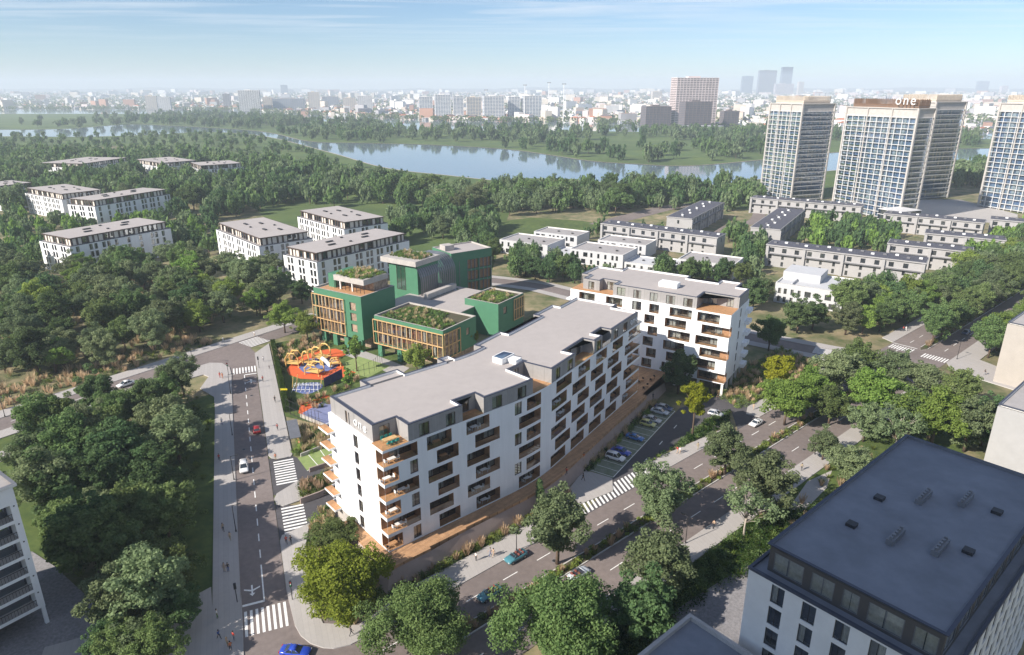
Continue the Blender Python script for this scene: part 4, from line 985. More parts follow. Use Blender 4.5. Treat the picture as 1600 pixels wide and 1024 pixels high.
play_frame((-64.49, 187.09), 100, 4.0, 2.6, 4.2, 'square timber play tower at the left of the orange playground', False)
play_frame((-60.27, 187.59), 120, 2.6, 2.2, 4.6, 'arched timber play tower in the middle of the orange playground')
play_frame((-57.53, 191.64), 120, 4.2, 3.4, 4.6, 'largest arched timber play house at the back of the playground')
play_frame((-56.72, 180.85), 110, 4.6, 2.8, 3.2, 'low timber play house at the front of the orange playground', False)
play_frame((-52.23, 186.60), 70, 3.0, 2.0, 2.2, 'small timber play frame beside the green play lawn', False)
sl = thing('slide', 'white slide mound in the middle of the blue play area', 'slide', (*(-54.69, 186.60), 0.012))
m = MB(); m.tube([(-1.6, 0.8, 2.2), (-0.4, 0.2, 1.7), (1.0, -0.6, 0.5), (1.9, -1.1, 0.2)], [0.55, 0.6, 0.6, 0.7], 8); m.build('chute', 'white_paint', sl, smooth=True)
m = MB(); m.box(-2.2, -1.2, 0.4, 1.4, 0, 2.0); m.build('step_tower', 'play_timber', sl)
wallp = thing('banner_wall', 'dark blue banner wall beside the orange playground', 'banner', (*(-51.53, 171.49), 0))
a, c_ = Vector((0, 0, 0)), Vector((*(-48.15, 178.08), 0)) - Vector((*(-51.53, 171.49), 0))
m = MB(); nn = c_.normalized().cross(Vector((0, 0, 1))) * 0.06
m.hexa([a - nn, c_ - nn, c_ + nn, a + nn, a - nn + Vector((0, 0, 2.6)), c_ - nn + Vector((0, 0, 2.6)), c_ + nn + Vector((0, 0, 2.6)), a + nn + Vector((0, 0, 2.6))]); m.build('panel', 'banner_navy', wallp)
for k in range(4): q = MB(); v = c_ * (k / 3.0); q.tube([(v.x, v.y, 0), (v.x, v.y, 3.0)], 0.06, 5); q.build('post', 'metal_dark', wallp)
nt_ = thing('climbing_net', 'blue and white rope climbing net frame with pale poles', 'climbing frame', (*(-55.92, 170.22), 0))
for k in range(7): q = MB(); x = -3.6 + k * 1.2; q.tube([(x, -2.2, 0.05), (x * 0.8, 0, 1.9), (x, 2.2, 0.05)], 0.06, 5); q.build('rope', 'white_paint', nt_)
for k in range(4): q = MB(); y = -1.6 + k * 1.05; z = 1.9 * (1 - abs(y) / 2.2); q.tube([(-3.5, y, z * .95 + .05), (3.5, y, z * .95 + .05)], 0.06, 5); q.build('rope', 'white_paint', nt_)
for x, y in ((-4.2, 0.5), (-3.4, 1.8), (-2.6, -1.6), (3.4, 1.2)): q = MB(); q.tube([(x, y, 0), (x + 0.5, y + 0.3, 3.4)], 0.10, 5); q.build('pole', 'play_timber', nt_)
sgn = thing('direction_sign', 'small yellow sign on a post by the school hedge', 'sign', (*(-60.49, 165.31), 0))
q = MB(); q.tube([(0, 0, 0), (0, 0, 2.2)], 0.05, 5); q.build('post', 'metal_dark', sgn)
q = MB(); q.box(-0.9, 0.9, -0.05, 0.05, 1.9, 2.35); q.build('board', 'play_yellow', sgn)
# ball-court fence of thin posts, each its own part
fn = thing('court_fence', 'thin dark mesh fence round the small blue sports court', 'fence', (*(-45.71, 147.87), 0))
fp = [Vector((*p, 0)) - Vector((*(-45.71, 147.87), 0)) for p in ((-57.02, 155.82), (-51.91, 151.58), (-45.71, 147.87))]
segs = [(fp[0], fp[1], 4), (fp[1], fp[2], 6)]
for a, c_, n in segs:
    for k in range(n):
        v = a + (c_ - a) * k / n; q = MB(); q.tube([(v.x, v.y, 0), (v.x, v.y, 4.0)], 0.05, 5); q.build('post', 'metal_dark', fn)
    for z in (0.3, 2.0, 3.9): q = MB(); q.tube([(a.x, a.y, z), (c_.x, c_.y, z)], 0.04, 5); q.build('rail', 'metal_dark', fn)
gf = thing('garden_fence', 'row of thin dark fence posts beyond the orange playground', 'fence', (*(-45.33, 173.64), 0))
fp = [Vector((*p, 0)) - Vector((*(-45.33, 173.64), 0)) for p in ((-58.57, 168.56), (-51.98, 168.56), (-45.33, 173.64), (-39.95, 182.73), (-38.47, 190.10))]
for a, c_ in zip(fp, fp[1:]):
    for k in range(5): v = a + (c_ - a) * k / 5; q = MB(); q.tube([(v.x, v.y, 0), (v.x, v.y, 3.6)], 0.05, 5); q.build('post', 'metal_dark', gf)
    q = MB(); q.tube([(a.x, a.y, 3.5), (c_.x, c_.y, 3.5)], 0.03, 5); q.build('rail', 'metal_dark', gf)

# ------------------------------------------------------------------ white four-storey blocks with set-back top floors
def win_pair_mesh(w, h, dep=0.18):
    f = MB(); bar = 0.08
    f.box(0, w, dep - 0.04, dep + 0.04, 0, bar); f.box(0, w, dep - 0.04, dep + 0.04, h - bar, h); f.box(0, bar, dep - 0.04, dep + 0.04, bar, h - bar); f.box(w - bar, w, dep - 0.04, dep + 0.04, bar, h - bar); f.box(w / 2 - 0.04, w / 2 + 0.04, dep - 0.04, dep + 0.04, bar, h - bar)
    fm = f.mesh('window', 'metal_dark')
    p = MB(); p.face([(0, dep, 0), (w, dep, 0), (w, dep, h), (0, dep, h)]); pm = p.mesh('pane', 'pane')
    c = MB()
    for a, b_ in ((0.05, w * .5),):
        k = 5
        for j in range(k):
            x0, x1 = a + (b_ - a) * j / k, a + (b_ - a) * (j + 1) / k; y0, y1 = (dep + .12, dep + .2) if j % 2 else (dep + .2, dep + .12)
            c.face([(x0, y0, .03), (x1, y1, .03), (x1, y1, h - .03), (x0, y0, h - .03)])
    return fm, pm, c.mesh('curtain', 'curtain')
WINM = {}
def put_window(root, o, xa, w, h, curtain=True):
    """o: local position of the lower left corner seen from outside; xa: local angle of the wall direction"""
    if (w, h) not in WINM: WINM[(w, h)] = win_pair_mesh(w, h)
    fm, pm, cm = WINM[(w, h)]
    f = link('window', fm, root); f.location = o; f.rotation_euler = (0, 0, xa)
    link('pane', pm, f)
    if curtain and random.random() < 0.6: c = link('curtain', cm, f); c.location = (random.choice((0, w * .47)), 0, 0)
def white_block(name, label, origin, deg, L, W, detail=True, nfl=4, h=3.2, hp=3.3, group='white apartment blocks with set-back top floors', roofm='roof_gravel', wallm='render_white'):
    """origin: the near corner; deg: compass of the long side leaving that corner, body on its left"""
    t = thing(name, label, 'apartment block', (*origin, 0), rot_of(deg), group)
    S = nfl * h; random.seed(hash(label) % 1000)
    cols_long, cols_short = [], []
    x = 2.4
    while x < L - 4.0: cols_long += [x, x + 2.2] if random.random() < 0.75 else [x]; x += 5.8
    x = 2.6
    while x < W - 3.6: cols_short += [x, x + 2.2]; x += 7.2
    sides = [((0, 0), 0, L, cols_long), ((L, 0), 90, W, cols_short), ((L, W), 180, L, cols_long), ((0, W), 270, W, cols_short)]
    mb = MB(); wins = []
    for (ox, oy), a, ln, cols in sides:
        c_, s_ = math.cos(R(a)), math.sin(R(a))
        fm = (lambda ox, oy, c_, s_: (lambda u, w, z: (ox + u * c_ - w * s_, oy + u * s_ + w * c_, z)))(ox, oy, c_, s_)
        hs = []
        for k in range(nfl):
            for x in cols: hs.append(dict(u0=x, u1=x + 1.5, z0=k * h + 0.25, z1=k * h + 2.75, d=0.5, back=1)); wins.append((fm(x, 0, k * h + 0.25), R(a)))
        facade(mb, fm, 0, ln, 0, S, hs, 0)
    mb.face([(0, 0, S), (L, 0, S), (L, W, S), (0, W, S)], 2)
    mb.build('wall', [wallm, 'interior_cool', 'roof_grey'], t)
    for o, a in wins:
        put_window(t, o, a, 1.5, 2.5)
    # coping and set-back floor
    cp = MB()
    for a, b_, c_, d in ((-.1, L + .1, -.1, .25), (-.1, L + .1, W - .25, W + .1), (-.1, .25, .25, W - .25), (L - .25, L + .1, .25, W - .25)): cp.box(a, b_, c_, d, S + .003, S + .18)
    cp.build('coping', 'coping', t)
    i = 1.5
    pt = MB(); pt.box(i + .3, L - i - .3, i + .3, W - i - .3, S, S + hp - .35, 0); pt.build('penthouse_core', 'interior_cool', t)
    for (ox, oy), a, ln in (((i, i), 0, L - 2 * i), ((L - i, i), 90, W - 2 * i), ((L - i, W - i), 180, L - 2 * i), ((i, W - i), 270, W - 2 * i)):
        c_, s_ = math.cos(R(a)), math.sin(R(a)); n = int(ln / 2.3)
        for k in range(n):
            m = MB(); u0, u1 = ln * k / n, ln * (k + 1) / n
            F = lambda u, w, z: (ox + u * c_ - w * s_, oy + u * s_ + w * c_, z)
            wd = 0.9 if (k + int(ox)) % 3 else 0.5
            m.fbox(F, u0, u0 + wd, 0, 0.25, S + 0.003, S + hp - .35); m.build('pier', 'frame_brown', t)
            g = MB(); g.face([F(u0 + wd, 0.12, S + .1), F(u1, 0.12, S + .1), F(u1, 0.12, S + hp - .4), F(u0 + wd, 0.12, S + hp - .4)]); g.build('penthouse_pane', 'curtain' if random.random() < .55 else 'pane_blue', t)
    rf = MB(); rf.box(i - .5, L - i + .5, i - .5, W - i + .5, S + hp - .35, S + hp, 0); rf.box(i - .1, L - i + .1, i - .1, W - i + .1, S + hp + .003, S + hp + .05, 1)
    ro = rf.build('roof', ['frame_brown', roofm], t)
    for x, y, sx, sy in ((L * .25, W * .35, 3.4, 1.0), (L * .31, W * .6, 3.4, 1.0), (L * .62, W * .4, 3.4, 1.0), (L * .70, W * .62, 3.4, 1.0), (L * .45, W * .3, 1.0, .8), (L * .5, W * .72, 1.0, .8)):
        m = MB(); m.box(x, x + sx, y, y + sy, S + hp + .05, S + hp + .55); m.build('roof_vent', 'metal_dark', ro)
    return t
def near_far(t): return t
# origin = near corner of the lower storeys; long side direction to the right/away
white_block('white_block', 'white block just behind the green school, nearest of the white blocks', (-77.0, 262.0), 37.0, 51.0, 21.5)
white_block('white_block', 'white block left of the school with its long windowed side towards the wood', (-143.6, 328.0), 138.0, 51.0, 25.0)
white_block('white_block', 'white block behind the two nearest white blocks, reaching the dense wood', (-114.5, 363.0), 137.0, 48.5, 25.0)
white_block('white_block', 'white block half hidden by trees in the left wood, in front of the others', (-191.0, 289.5), 30.0, 48.0, 24.5)
white_block('white_block', 'white block with a long glassy front behind the half hidden block', (-241.5, 395.5), 22.6, 53.0, 22.8)
white_block('white_block', 'white block with its end facing left, beside a round tree', (-318.5, 450.0), 124.5, 51.0, 26.0)
white_block('white_block', 'white block cut by the left edge of the picture', (-366.0, 470.0), 118.0, 28.0, 24.0)
white_block('white_block', 'farthest pale block at the left above the tree tops', (-369.5, 600.0), 10.0, 58.0, 44.0)
white_block('white_block', 'pale far block between trees, middle of the three far ones', (-346.5, 640.0), 130.0, 54.0, 34.0)
white_block('white_block', 'pale far block at the right of the three far ones', (-283.0, 611.0), 142.0, 34.0, 36.0)

# ------------------------------------------------------------------ two-storey villas and the long terraces on the right
def villa(name, label, o, deg, L, W, h=6.8, floors=2, group='white flat-roofed villas', cat='house', roofm='roof_grey'):
    t = thing(name, label, cat, (*o, 0), rot_of(deg), group); random.seed(hash(label) % 997)
    mb = MB(); wins = []
    for (ox, oy), a, ln in (((0, 0), 0, L), ((L, 0), 90, W), ((0, W), 270, W), ((L, W), 180, L)):
        c_, s_ = math.cos(R(a)), math.sin(R(a)); F = (lambda ox, oy, c_, s_: (lambda u, w, z: (ox + u * c_ - w * s_, oy + u * s_ + w * c_, z)))(ox, oy, c_, s_)
        hs = []
        if a in (0,):
            for k in range(floors):
                x = 1.2
                while x < ln - 2.6:
                    ww = random.choice((1.1, 1.1, 2.2)); hh = 2.1
                    hs.append(dict(u0=x, u1=x + ww, z0=k * 3.2 + .5, z1=k * 3.2 + .5 + hh, d=.4, back=1)); wins.append((F(x, 0, k * 3.2 + .5), R(a), ww, hh)); x += ww + random.choice((1.0, 1.4, 2.4))
        facade(mb, F, 0, ln, 0, h, hs, 0)
    mb.build('wall', ['villa_white_shaded', 'interior_cool'], t)
    for o_, a, ww, hh in wins: put_window(t, o_, a, ww, hh)
    ro = parapet_roof(t, lambda u, w, z: (u, w, z), [(0, 0), (L, 0), (L, W), (0, W)], h, m=roofm, cop='render_offwhite', inner='render_offwhite', h=.5, wd=.35)
    for x, y in ((L * .4, W * .5), (L * .75, W * .4)):
        m = MB(); m.box(x, x + 1.0, y, y + .8, h - .5, h + .05); m.build('roof_vent', 'metal_dark', ro)
    return t
villa('villa', 'white villa at the left end of the villa row', (-6.2, 334.0), 121.0, 27.0, 18.5)
villa('villa', 'villa standing behind the leftmost white villa', (11.5, 354.0), 121.0, 25.0, 15.0)
villa('villa', 'white villa in the middle of the villa row, flanked by low garages', (27.2, 313.5), 121.0, 26.5, 18.0)
villa('villa', 'villa standing behind the middle white villa', (42.5, 333.0), 121.0, 25.0, 15.0)
villa('villa', 'white villa at the right end of the villa row, half behind trees', (73.2, 293.5), 122.0, 24.0, 17.0)
villa('garage', 'low white garage between the left and middle villas', (17.5, 320.0), 121.0, 12.0, 15.0, 3.6, 1, 'low garages between the villas', 'garage', 'villa_white_shaded')
villa('garage', 'low white garage right of the middle villa', (50.6, 300.5), 121.0, 14.5, 15.0, 3.6, 1, 'low garages between the villas', 'garage', 'villa_white_shaded')
villa('garage', 'low white garage left of the right-hand villa', (63.8, 298.0), 121.0, 10.5, 13.0, 3.6, 1, 'low garages between the villas', 'garage', 'villa_white_shaded')
wh = villa('villa', 'white cubic house with roof terraces beside the cross street', (100.5, 251.0), 125.0, 24.0, 22.0, 7.8, 2, None, 'house', 'villa_white_shaded')
m = MB(); m.box(0.4, 14, 8.5, 21.5, 7.3, 10.4); m.build('upper_floor', 'villa_white_shaded', wh)
m = MB(); m.box(5.5, 6.0, 0.5, 8.4, 7.3, 8.2); m.build('terrace_divider', 'villa_white_shaded', wh)
def terrace(label, o, deg, L, W=11.0, h=9.6, name='terraced_houses'):
    t = thing(name, label, 'terrace', (*o, 0), rot_of(deg), 'long white terraces with dark roofs'); random.seed(hash(label) % 991)
    mb = MB(); wins = []
    for (ox, oy), a, ln in (((0, 0), 0, L), ((L, 0), 90, W), ((0, W), 270, W), ((L, W), 180, L)):
        c_, s_ = math.cos(R(a)), math.sin(R(a)); F = (lambda ox, oy, c_, s_: (lambda u, w, z: (ox + u * c_ - w * s_, oy + u * s_ + w * c_, z)))(ox, oy, c_, s_)
        hs = []
        if a in (0, 180):
            for k in range(3):
                x = 1.6
                while x < ln - 3:
                    ww = 1.9 if k == 2 else 1.1
                    hs.append(dict(u0=x, u1=x + ww, z0=k * 3.1 + .5, z1=k * 3.1 + 2.5, d=.4, back=1)); wins.append((F(x, 0, k * 3.1 + .5), R(a), ww, 2.0)); x += 5.4
        else: hs.append(dict(u0=W * .45, u1=W * .45 + 1.1, z0=6.6, z1=8.6, d=.4, back=1)); wins.append((F(W * .45, 0, 6.6), R(a), 1.1, 2.0))
        facade(mb, F, 0, ln, 0, h, hs, 0)
    mb.build('wall', ['terrace_wall_shaded', 'interior_cool'], t)
    for o_, a, ww, hh in wins: put_window(t, o_, a, ww, hh, False)
    n = int(L / 13.5)
    for k in range(n + 1):
        x = min(L - 1.2, k * L / n); m = MB(); m.box(x, x + 1.2, -1.0, 0, 0, h - .2); m.build('party_pier', 'terrace_wall_shaded', t)
    for k in range(n):
        m = MB(); m.box(k * L / n + 1.25, (k + 1) * L / n - 0.05, -1.3, -0.01, 5.9, 6.15); m.build('balcony', 'metal_grey', t)
    rf = MB(); rf.box(-.3, L + .3, -.6, W + .4, h + .003, h + .45, 0); rf.box(-.0, L, -.3, W, h + .453, h + .55, 1); ro = rf.build('roof', ['terrace_wall_shaded', 'roof_slate'], t)
    for k in range(int(L / 4.5)):
        x = 2 + k * 4.5; m = MB(); m.box(x, x + 1.3, W * .35 + (k % 3) * 1.6, W * .35 + 1.1 + (k % 3) * 1.6, h + .55, h + 1.15); m.build('roof_box', 'white_paint' if k % 2 else 'metal_grey', ro)
    return t
terrace('long terrace behind the villa row', (47.4, 359.5), 125.5, 63.0)
terrace('short terrace running away from the viewer beside the park road', (98.0, 372.5), 31.0, 66.0, 13.5)
terrace('pale terrace at the foot of the left glass tower', (156.4, 450.0), 123.5, 66.0)
terrace('terrace with a blind white gable running away from the viewer', (135.2, 342.0), 31.5, 70.0, 14.0)
terrace('longest terrace in front of the trees, right of the white gable', (117.0, 308.0), 124.3, 63.5)
terrace('terrace behind the right end of the longest terrace', (173.8, 310.5), 123.8, 33.0)
terrace('terrace below the plaza of the glass towers', (213.0, 390.0), 128.0, 48.0)
terrace('terrace between the plaza and the nearer terraces', (204.4, 334.0), 122.5, 33.0)
terrace('terrace at the right edge of the picture below the rightmost glass tower', (262, 372.0), 125.0, 40.0)

# ------------------------------------------------------------------ glass residential towers
def tower(label, corner, Lr, Ll, H, crown, sign=False, deg=-22.05):
    """corner: near corner; right face runs along deg+90, left face along deg"""
    t = thing('residential_tower', label, 'tower', (*corner, 0), rot_of(deg + 90), 'glass residential towers'); nf = 19; h = (H - 7.0) / nf
    # local x along the right face, y along the left face (away)
    core = MB(); core.box(1.6, Lr - 1.6, 1.6, Ll - 1.6, 0, H - 1); core.build('core', 'tower_inside', t)
    gl = MB(); gl.box(0.9, Lr - .9, .9, Ll - .9, 0.3, H - 1.2); gl.build('curtain_glazing', 'tower_glass', t)
    random.seed(hash(label) % 883)
    for k in range(nf + 1):
        m = MB(); z = 1.0 + k * h; m.box(-.15, Lr + .15, -.15, Ll + .15, z - .14, z + .14); so = m.build('floor_slab', 'tower_slab', t)
        if k < nf:
            g = MB()
            for q in (((0, 0), (Lr, 0)), ((0, 0), (0, Ll)), ((Lr, 0), (Lr, Ll))): g.face([(*q[0], z + .14), (*q[1], z + .14), (*q[1], z + 1.25), (*q[0], z + 1.25)])
            g.build('balcony_glass', 'balustrade_glass', so)
    nl = int(Ll / 1.5)
    for k in range(nl):                       # screens and curtain panels on the left face
        y = Ll * k / nl
        if k % 3 == 0: m = MB(); m.box(-.3, -.02, y, y + .35, 0, H - 6); m.build('vertical_fin', 'tower_slab', t)
    for j, (x, y) in enumerate(((-.4, -.4), (Lr - .7, -.4), (-.4, Ll - .7), (Lr - .7, Ll - .7), (-.35, Ll * .33), (-.35, Ll * .67))): m = MB(); wd = 1.1 if j < 4 else .6; m.box(x, x + wd, y, y + wd, 0, H - .5); m.build('corner_pier', 'tower_tan', t)
    lv = MB()
    for k in range(nf):
        for j in range(int(Lr / 3.4)):
            if random.random() < .45: x = 1 + j * 3.4; lv.box(x, x + random.uniform(1, 2.2), 1.15, 1.25, 1.2 + k * h, 3.6 + k * h)
        for j in range(int(Ll / 3.4)):
            if random.random() < .6: y = 1 + j * 3.4; lv.box(1.15, 1.25, y, y + random.uniform(1, 2.4), 1.2 + k * h, 3.6 + k * h)
    o = lv.build('curtains', 'curtain', t); o['kind'] = 'stuff'
    tb = MB(); tb.box(-.3, Lr + .3, -.3, Ll + .3, H - 1.2, H - .6); tb.build('top_frame', 'tower_tan', t)
    tb = MB(); tb.box(.4, Lr - .4, .4, Ll - .4, H - 6.2, H - 1.2); tb.build('top_storey', 'tower_tan', t)
    ra = MB(); ra.box(2.6, Lr - 2.6, 2.6, Ll - 2.6, H - .6, H + 1.2); ra.build('roof_plinth', crown, t)
    fx_ = MB(); n = int((Lr - 5) / .8)
    for k in range(n):
        x = 2.6 + (Lr - 5.6) * k / n
        for y in (2.4, Ll - 2.7): fx_.box(x, x + .35, y, y + .3, H + .2, H + 4.0 + .4 * (k % 2))
    n = int((Ll - 5) / .8)
    for k in range(n):
        y = 2.6 + (Ll - 5.6) * k / n
        for x in (2.4, Lr - 2.7): fx_.box(x, x + .3, y, y + .35, H + .2, H + 4.0 + .4 * (k % 2))
    o = fx_.build('roof_fins', crown, t); o['kind'] = 'stuff'
    rl = MB(); rl.box(.2, Lr - .2, .2, .3, H + .3, H + .42); rl.box(.2, .3, .2, Ll - .2, H + .3, H + .42); rl.build('roof_rail', 'metal_grey', t)
    if sign: text_part('one', 8.0, .2, 'sign_white', t, Matrix.Translation((-.9, 9.0, H - .4)) @ wall_matrix((0, 0, 0), (0, -1), (-1, 0)))
    return t
tower('left glass tower with pale fins and a pale slatted crown', (201.0, 495.0), 29.5, 32.0, 68.0, 'fin_pale')
tower('middle glass tower carrying the white lettering on its roof', (236.5, 416.0), 14.5, 52.0, 67.0, 'fin_bronze', True)
tower('dark blue glass tower right behind the lettered tower', (298.0, 504.0), 31.0, 32.0, 69.0, 'fin_pale')
tower('glass tower cut by the right edge of the picture', (341.0, 433.0), 30.0, 46.0, 69.0, 'fin_pale')
pod = thing('glass_pavilion', 'low glass pavilion at the foot of the lettered tower', 'pavilion', (226, 398, 0), rot_of(68))
m = MB(); m.box(0, 18, 0, 14, 0, 9); m.build('glazing', 'pane_blue', pod)
m = MB(); m.box(.5, 17.5, .5, 13.5, 0, 8.8); m.build('core', 'interior_cool', pod)
for z in (3, 6, 9): m = MB(); m.box(-.3, 18.3, -.3, 14.3, z, z + .3); m.build('floor_slab', 'tower_slab', pod)

# ------------------------------------------------------------------ buildings in the near right and left corners
def grey_block(label, o, deg, L, W, S, hp, cat='apartment block'):
    """lower storeys white, dark set-back top floor with curtained windows, dark flat roof"""
    t = thing('apartment_block', label, cat, (*o, 0), rot_of(deg)); random.seed(hash(label) % 877)
    mb = MB(); h = 3.1; nfl = int(S / h); wins = []
    for (ox, oy), a, ln in (((0, 0), 0, L), ((L, 0), 90, W), ((L, W), 180, L), ((0, W), 270, W)):
        c_, s_ = math.cos(R(a)), math.sin(R(a)); F = (lambda ox, oy, c_, s_: (lambda u, w, z: (ox + u * c_ - w * s_, oy + u * s_ + w * c_, z)))(ox, oy, c_, s_)
        hs = []
        for k in range(nfl):
            x = 3.0 if a in (90, 270) else 2.0
            while x < ln - 2.4:
                hs.append(dict(u0=x, u1=x + 1.6, z0=S - (k + 1) * h + .3, z1=S - (k + 1) * h + 2.8, d=.6, back=1)); wins.append((F(x, 0, S - (k + 1) * h + .3), R(a))); x += 3.7 if a in (90, 270) else 3.0
        facade(mb, F, 0, ln, 0, S, hs, 0)
    mb.face([(0, 0, S), (L, 0, S), (L, W, S), (0, W, S)], 2)
    mb.build('wall', ['render_offwhite', 'interior_cool', 'roof_dark'], t)
    for o_, a in wins: put_window(t, o_, a, 1.6, 2.5)
    cp = MB()
    for a, b_, c_, d in ((-.1, L + .1, -.1, .25), (-.1, L + .1, W - .25, W + .1), (-.1, .25, .25, W - .25), (L - .25, L + .1, .25, W - .25)): cp.box(a, b_, c_, d, S + .003, S + .35)
    cp.build('terrace_coping', 'coping', t)
    i = 1.5; T = S + hp
    m = MB(); wins = []
    for (ox, oy), a, ln in (((i, i), 0, L - 2 * i), ((L - i, i), 90, W - 2 * i), ((L - i, W - i), 180, L - 2 * i), ((i, W - i), 270, W - 2 * i)):
        c_, s_ = math.cos(R(a)), math.sin(R(a)); F = (lambda ox, oy, c_, s_: (lambda u, w, z: (ox + u * c_ - w * s_, oy + u * s_ + w * c_, z)))(ox, oy, c_, s_)
        hs = []; x = .6
        while x < ln - 2.2:
            ww = min(random.choice((1.8, 2.6, 3.6)), ln - x - .4); hs.append(dict(u0=x, u1=x + ww, z0=S + .35, z1=T - .6, d=.4, back=1)); wins.append((F, x, ww)); x += ww + .9
        facade(m, F, 0, ln, S, T - .05, hs, 0)
    m.build('penthouse_wall', ['penthouse_dark', 'interior_cool'], t)
    for F, x, ww in wins: window(t, F, x + .01, x + ww - .01, .1, S + .36, T - .61, max(1, int(ww / 1.3)), frame_m='metal_grey', curtain=[(0.02, .45), (.5, .98)] if random.random() < .7 else [(0, 1)], cw=.08)
    lp = [(i - .3, i - .3), (L - i + .3, i - .3), (L - i + .3, W - i + .3), (i - .3, W - i + .3)]
    ro = parapet_roof(t, lambda u, w, z: (u, w, z), lp, T + .35, m='roof_dark', cop='coping', inner='metal_grey', h=.38, wd=.4)
    return t, ro, T
n_ = Vector((-math.cos(R(49.1)), math.sin(R(49.1)))); d_v = Vector((math.sin(R(49.1)), math.cos(R(49.1))))
o_ = Vector((42.4, 52.9)) - d_v * 1.5 - n_ * 1.5
br, bro, TB = grey_block('large dark-roofed apartment block in the bottom right corner', (o_.x, o_.y), 49.1, 43.0, 21.5, 23.6, 3.4)
def vent_row(ro, x, y, z, n=5):
    m = MB(); m.box(x, x + n * .75, y, y + .8, z, z + .7); v = m.build('vent_housing', 'metal_grey', ro)
    for k in range(n): q = MB(); q.tube([(x + .37 + k * .75, y + .4, z + .7), (x + .37 + k * .75, y + .4, z + 1.05)], .2, 8); q.build('cowl', 'metal_grey', v)
for px in ((1452, 748), (1507, 770), (1375, 826), (1435, 852)): pass
for u, w in ((23.5, 11.6), (27.0, 7.8), (12.0, 10.6), (13.8, 6.4)): vent_row(br, u, w, TB - .02)
for u, w in ((20.5, 15.2), (12.0, 15.0), (28.5, 4.2), (17.0, 3.9)): m = MB(); m.box(u, u + 1.1, w, w + 1.1, TB - .02, TB + .4); m.build('roof_hatch', 'metal_dark', br)
b2 = thing('low_block', 'lower flat-roofed block with a parapet at the bottom edge', 'building', (*(22.81, 70.43), 0), rot_of(49.1 + 180))
m = MB(); m.box(0, 34, 0, 16, 0, 13.3); m.build('wall', 'render_offwhite', b2)
parapet_roof(b2, lambda u, w, z: (u, w, z), [(-.02, -.02), (34, -.02), (34, 16.02), (-.02, 16.02)], 14.0, m='roof_dark', cop='concrete', inner='concrete', h=.6, wd=.5)
m = MB(); m.box(5, 7, 7, 9, 13.4, 14.2); m.build('roof_hatch', 'metal_grey', b2)
def plain_block(label, corner, deg, L, W, H, wallm):
    t = thing('apartment_block', label, 'building', (*corner, 0), rot_of(deg))
    m = MB(); m.box(0, L, 0, W, 0, H - .6); m.build('wall', wallm, t)
    parapet_roof(t, lambda u, w, z: (u, w, z), [(-.02, -.02), (L + .02, -.02), (L + .02, W + .02), (-.02, W + .02)], H, m='roof_grey', cop='coping', inner='render_offwhite', h=.5, wd=.4)
    for k in range(3): q = MB(); q.box(L * .2 + k * 3, L * .2 + k * 3 + 1.4, W * .4, W * .4 + 1.2, H - .5, H + .6); q.build('roof_unit', 'metal_grey', t)
    return t
c_ = (102.11, 129.85); o_ = Vector(c_) - n_ * 20
plain_block('light grey windowless block at the right edge, between the trees and the dark roof', (o_.x, o_.y), 49.1, 30, 20, 15, 'wall_midgrey')
c_ = (134.56, 175.17); o_ = Vector(c_) - n_ * 26
plain_block('tall beige gable wall at the right edge beside the boulevard', (o_.x, o_.y), 49.1, 30, 26, 17.7, 'render_beige')
# white balcony block at the left edge: far end corner stands on a slanted post
bl = thing('balcony_block', 'white block with stacked railed balconies at the left edge', 'apartment block', (-71.0, 84.0, 0), rot_of(215.5))
# local x runs towards the viewer, body to the right-hand side in local -y ... local y points right of travel
HB = 24.6
def FBL(u, w, z): return (u, -w, z)
mb = MB(); hb = []
for k in range(7):
    z = 3.4 + k * 3.03
    if k < 6: hb.append(dict(u0=.9, u1=6.4, z0=z + .35, z1=z + 2.85, d=2.2, back=1, floor=2))
    if k < 6:
        for x in (10, 14, 22): hb.append(dict(u0=x, u1=x + 1.5, z0=z + .6, z1=z + 2.7, d=.4, back=1))
facade(mb, FBL, 0, 40, 3.2, HB - .5, hb, 0)
for a, c_, z0 in (((0, 0), (0, 16), 3.2), ((40, 0), (40, 16), 0), ((0, 16), (40, 16), 0)): mb.face([FBL(*a, z0), FBL(*c_, z0), FBL(*c_, HB - .5), FBL(*a, HB - .5)], 0)
mb.face([FBL(0, 0, 3.2), FBL(40, 0, 3.2), FBL(40, 16, 3.2), FBL(0, 16, 3.2)], 0)
mb.build('wall', ['render_white', 'interior_cool', 'concrete'], bl)
parapet_roof(bl, FBL, [(0, 0), (40, 0), (40, 16), (0, 16)][::-1], HB, m='roof_grey', cop='metal_grey', inner='render_offwhite')
mb = MB(); mb.fbox(FBL, 8, 39.5, 3, 15.5, 0, 3.19); mb.build('ground_floor', 'interior_cool', bl)
for x, y in ((.05, .05), (7.0, .05), (.05, 9), (15, .05)): mb = MB(); mb.fbox(FBL, x, x + .5, y, y + .5, 0, 3.19); mb.build('column', 'render_white', bl)
for k in range(6):
    z = 3.4 + k * 3.03 + .35; rr = MB()
    for j in range(14): x = .95 + j * .41; rr.fbox(FBL, x, x + .04, .05, .09, z, z + 1.0)
    rr.fbox(FBL, .9, 6.4, .03, .11, z + 1.0, z + 1.06); rr.build('railing', 'metal_dark', bl)
    q = MB(); q.tube([FBL(.45, -.02, z + 2.2), FBL(.45, .1, z + 2.2)], .12, 8); q.build('vent_hole', 'metal_dark', bl)
    q = MB(); q.fbox(FBL, 1.2, 5.6, 2.05, 2.1, z, z + 2.1); q.build('balcony_door', 'pane_blue', bl)
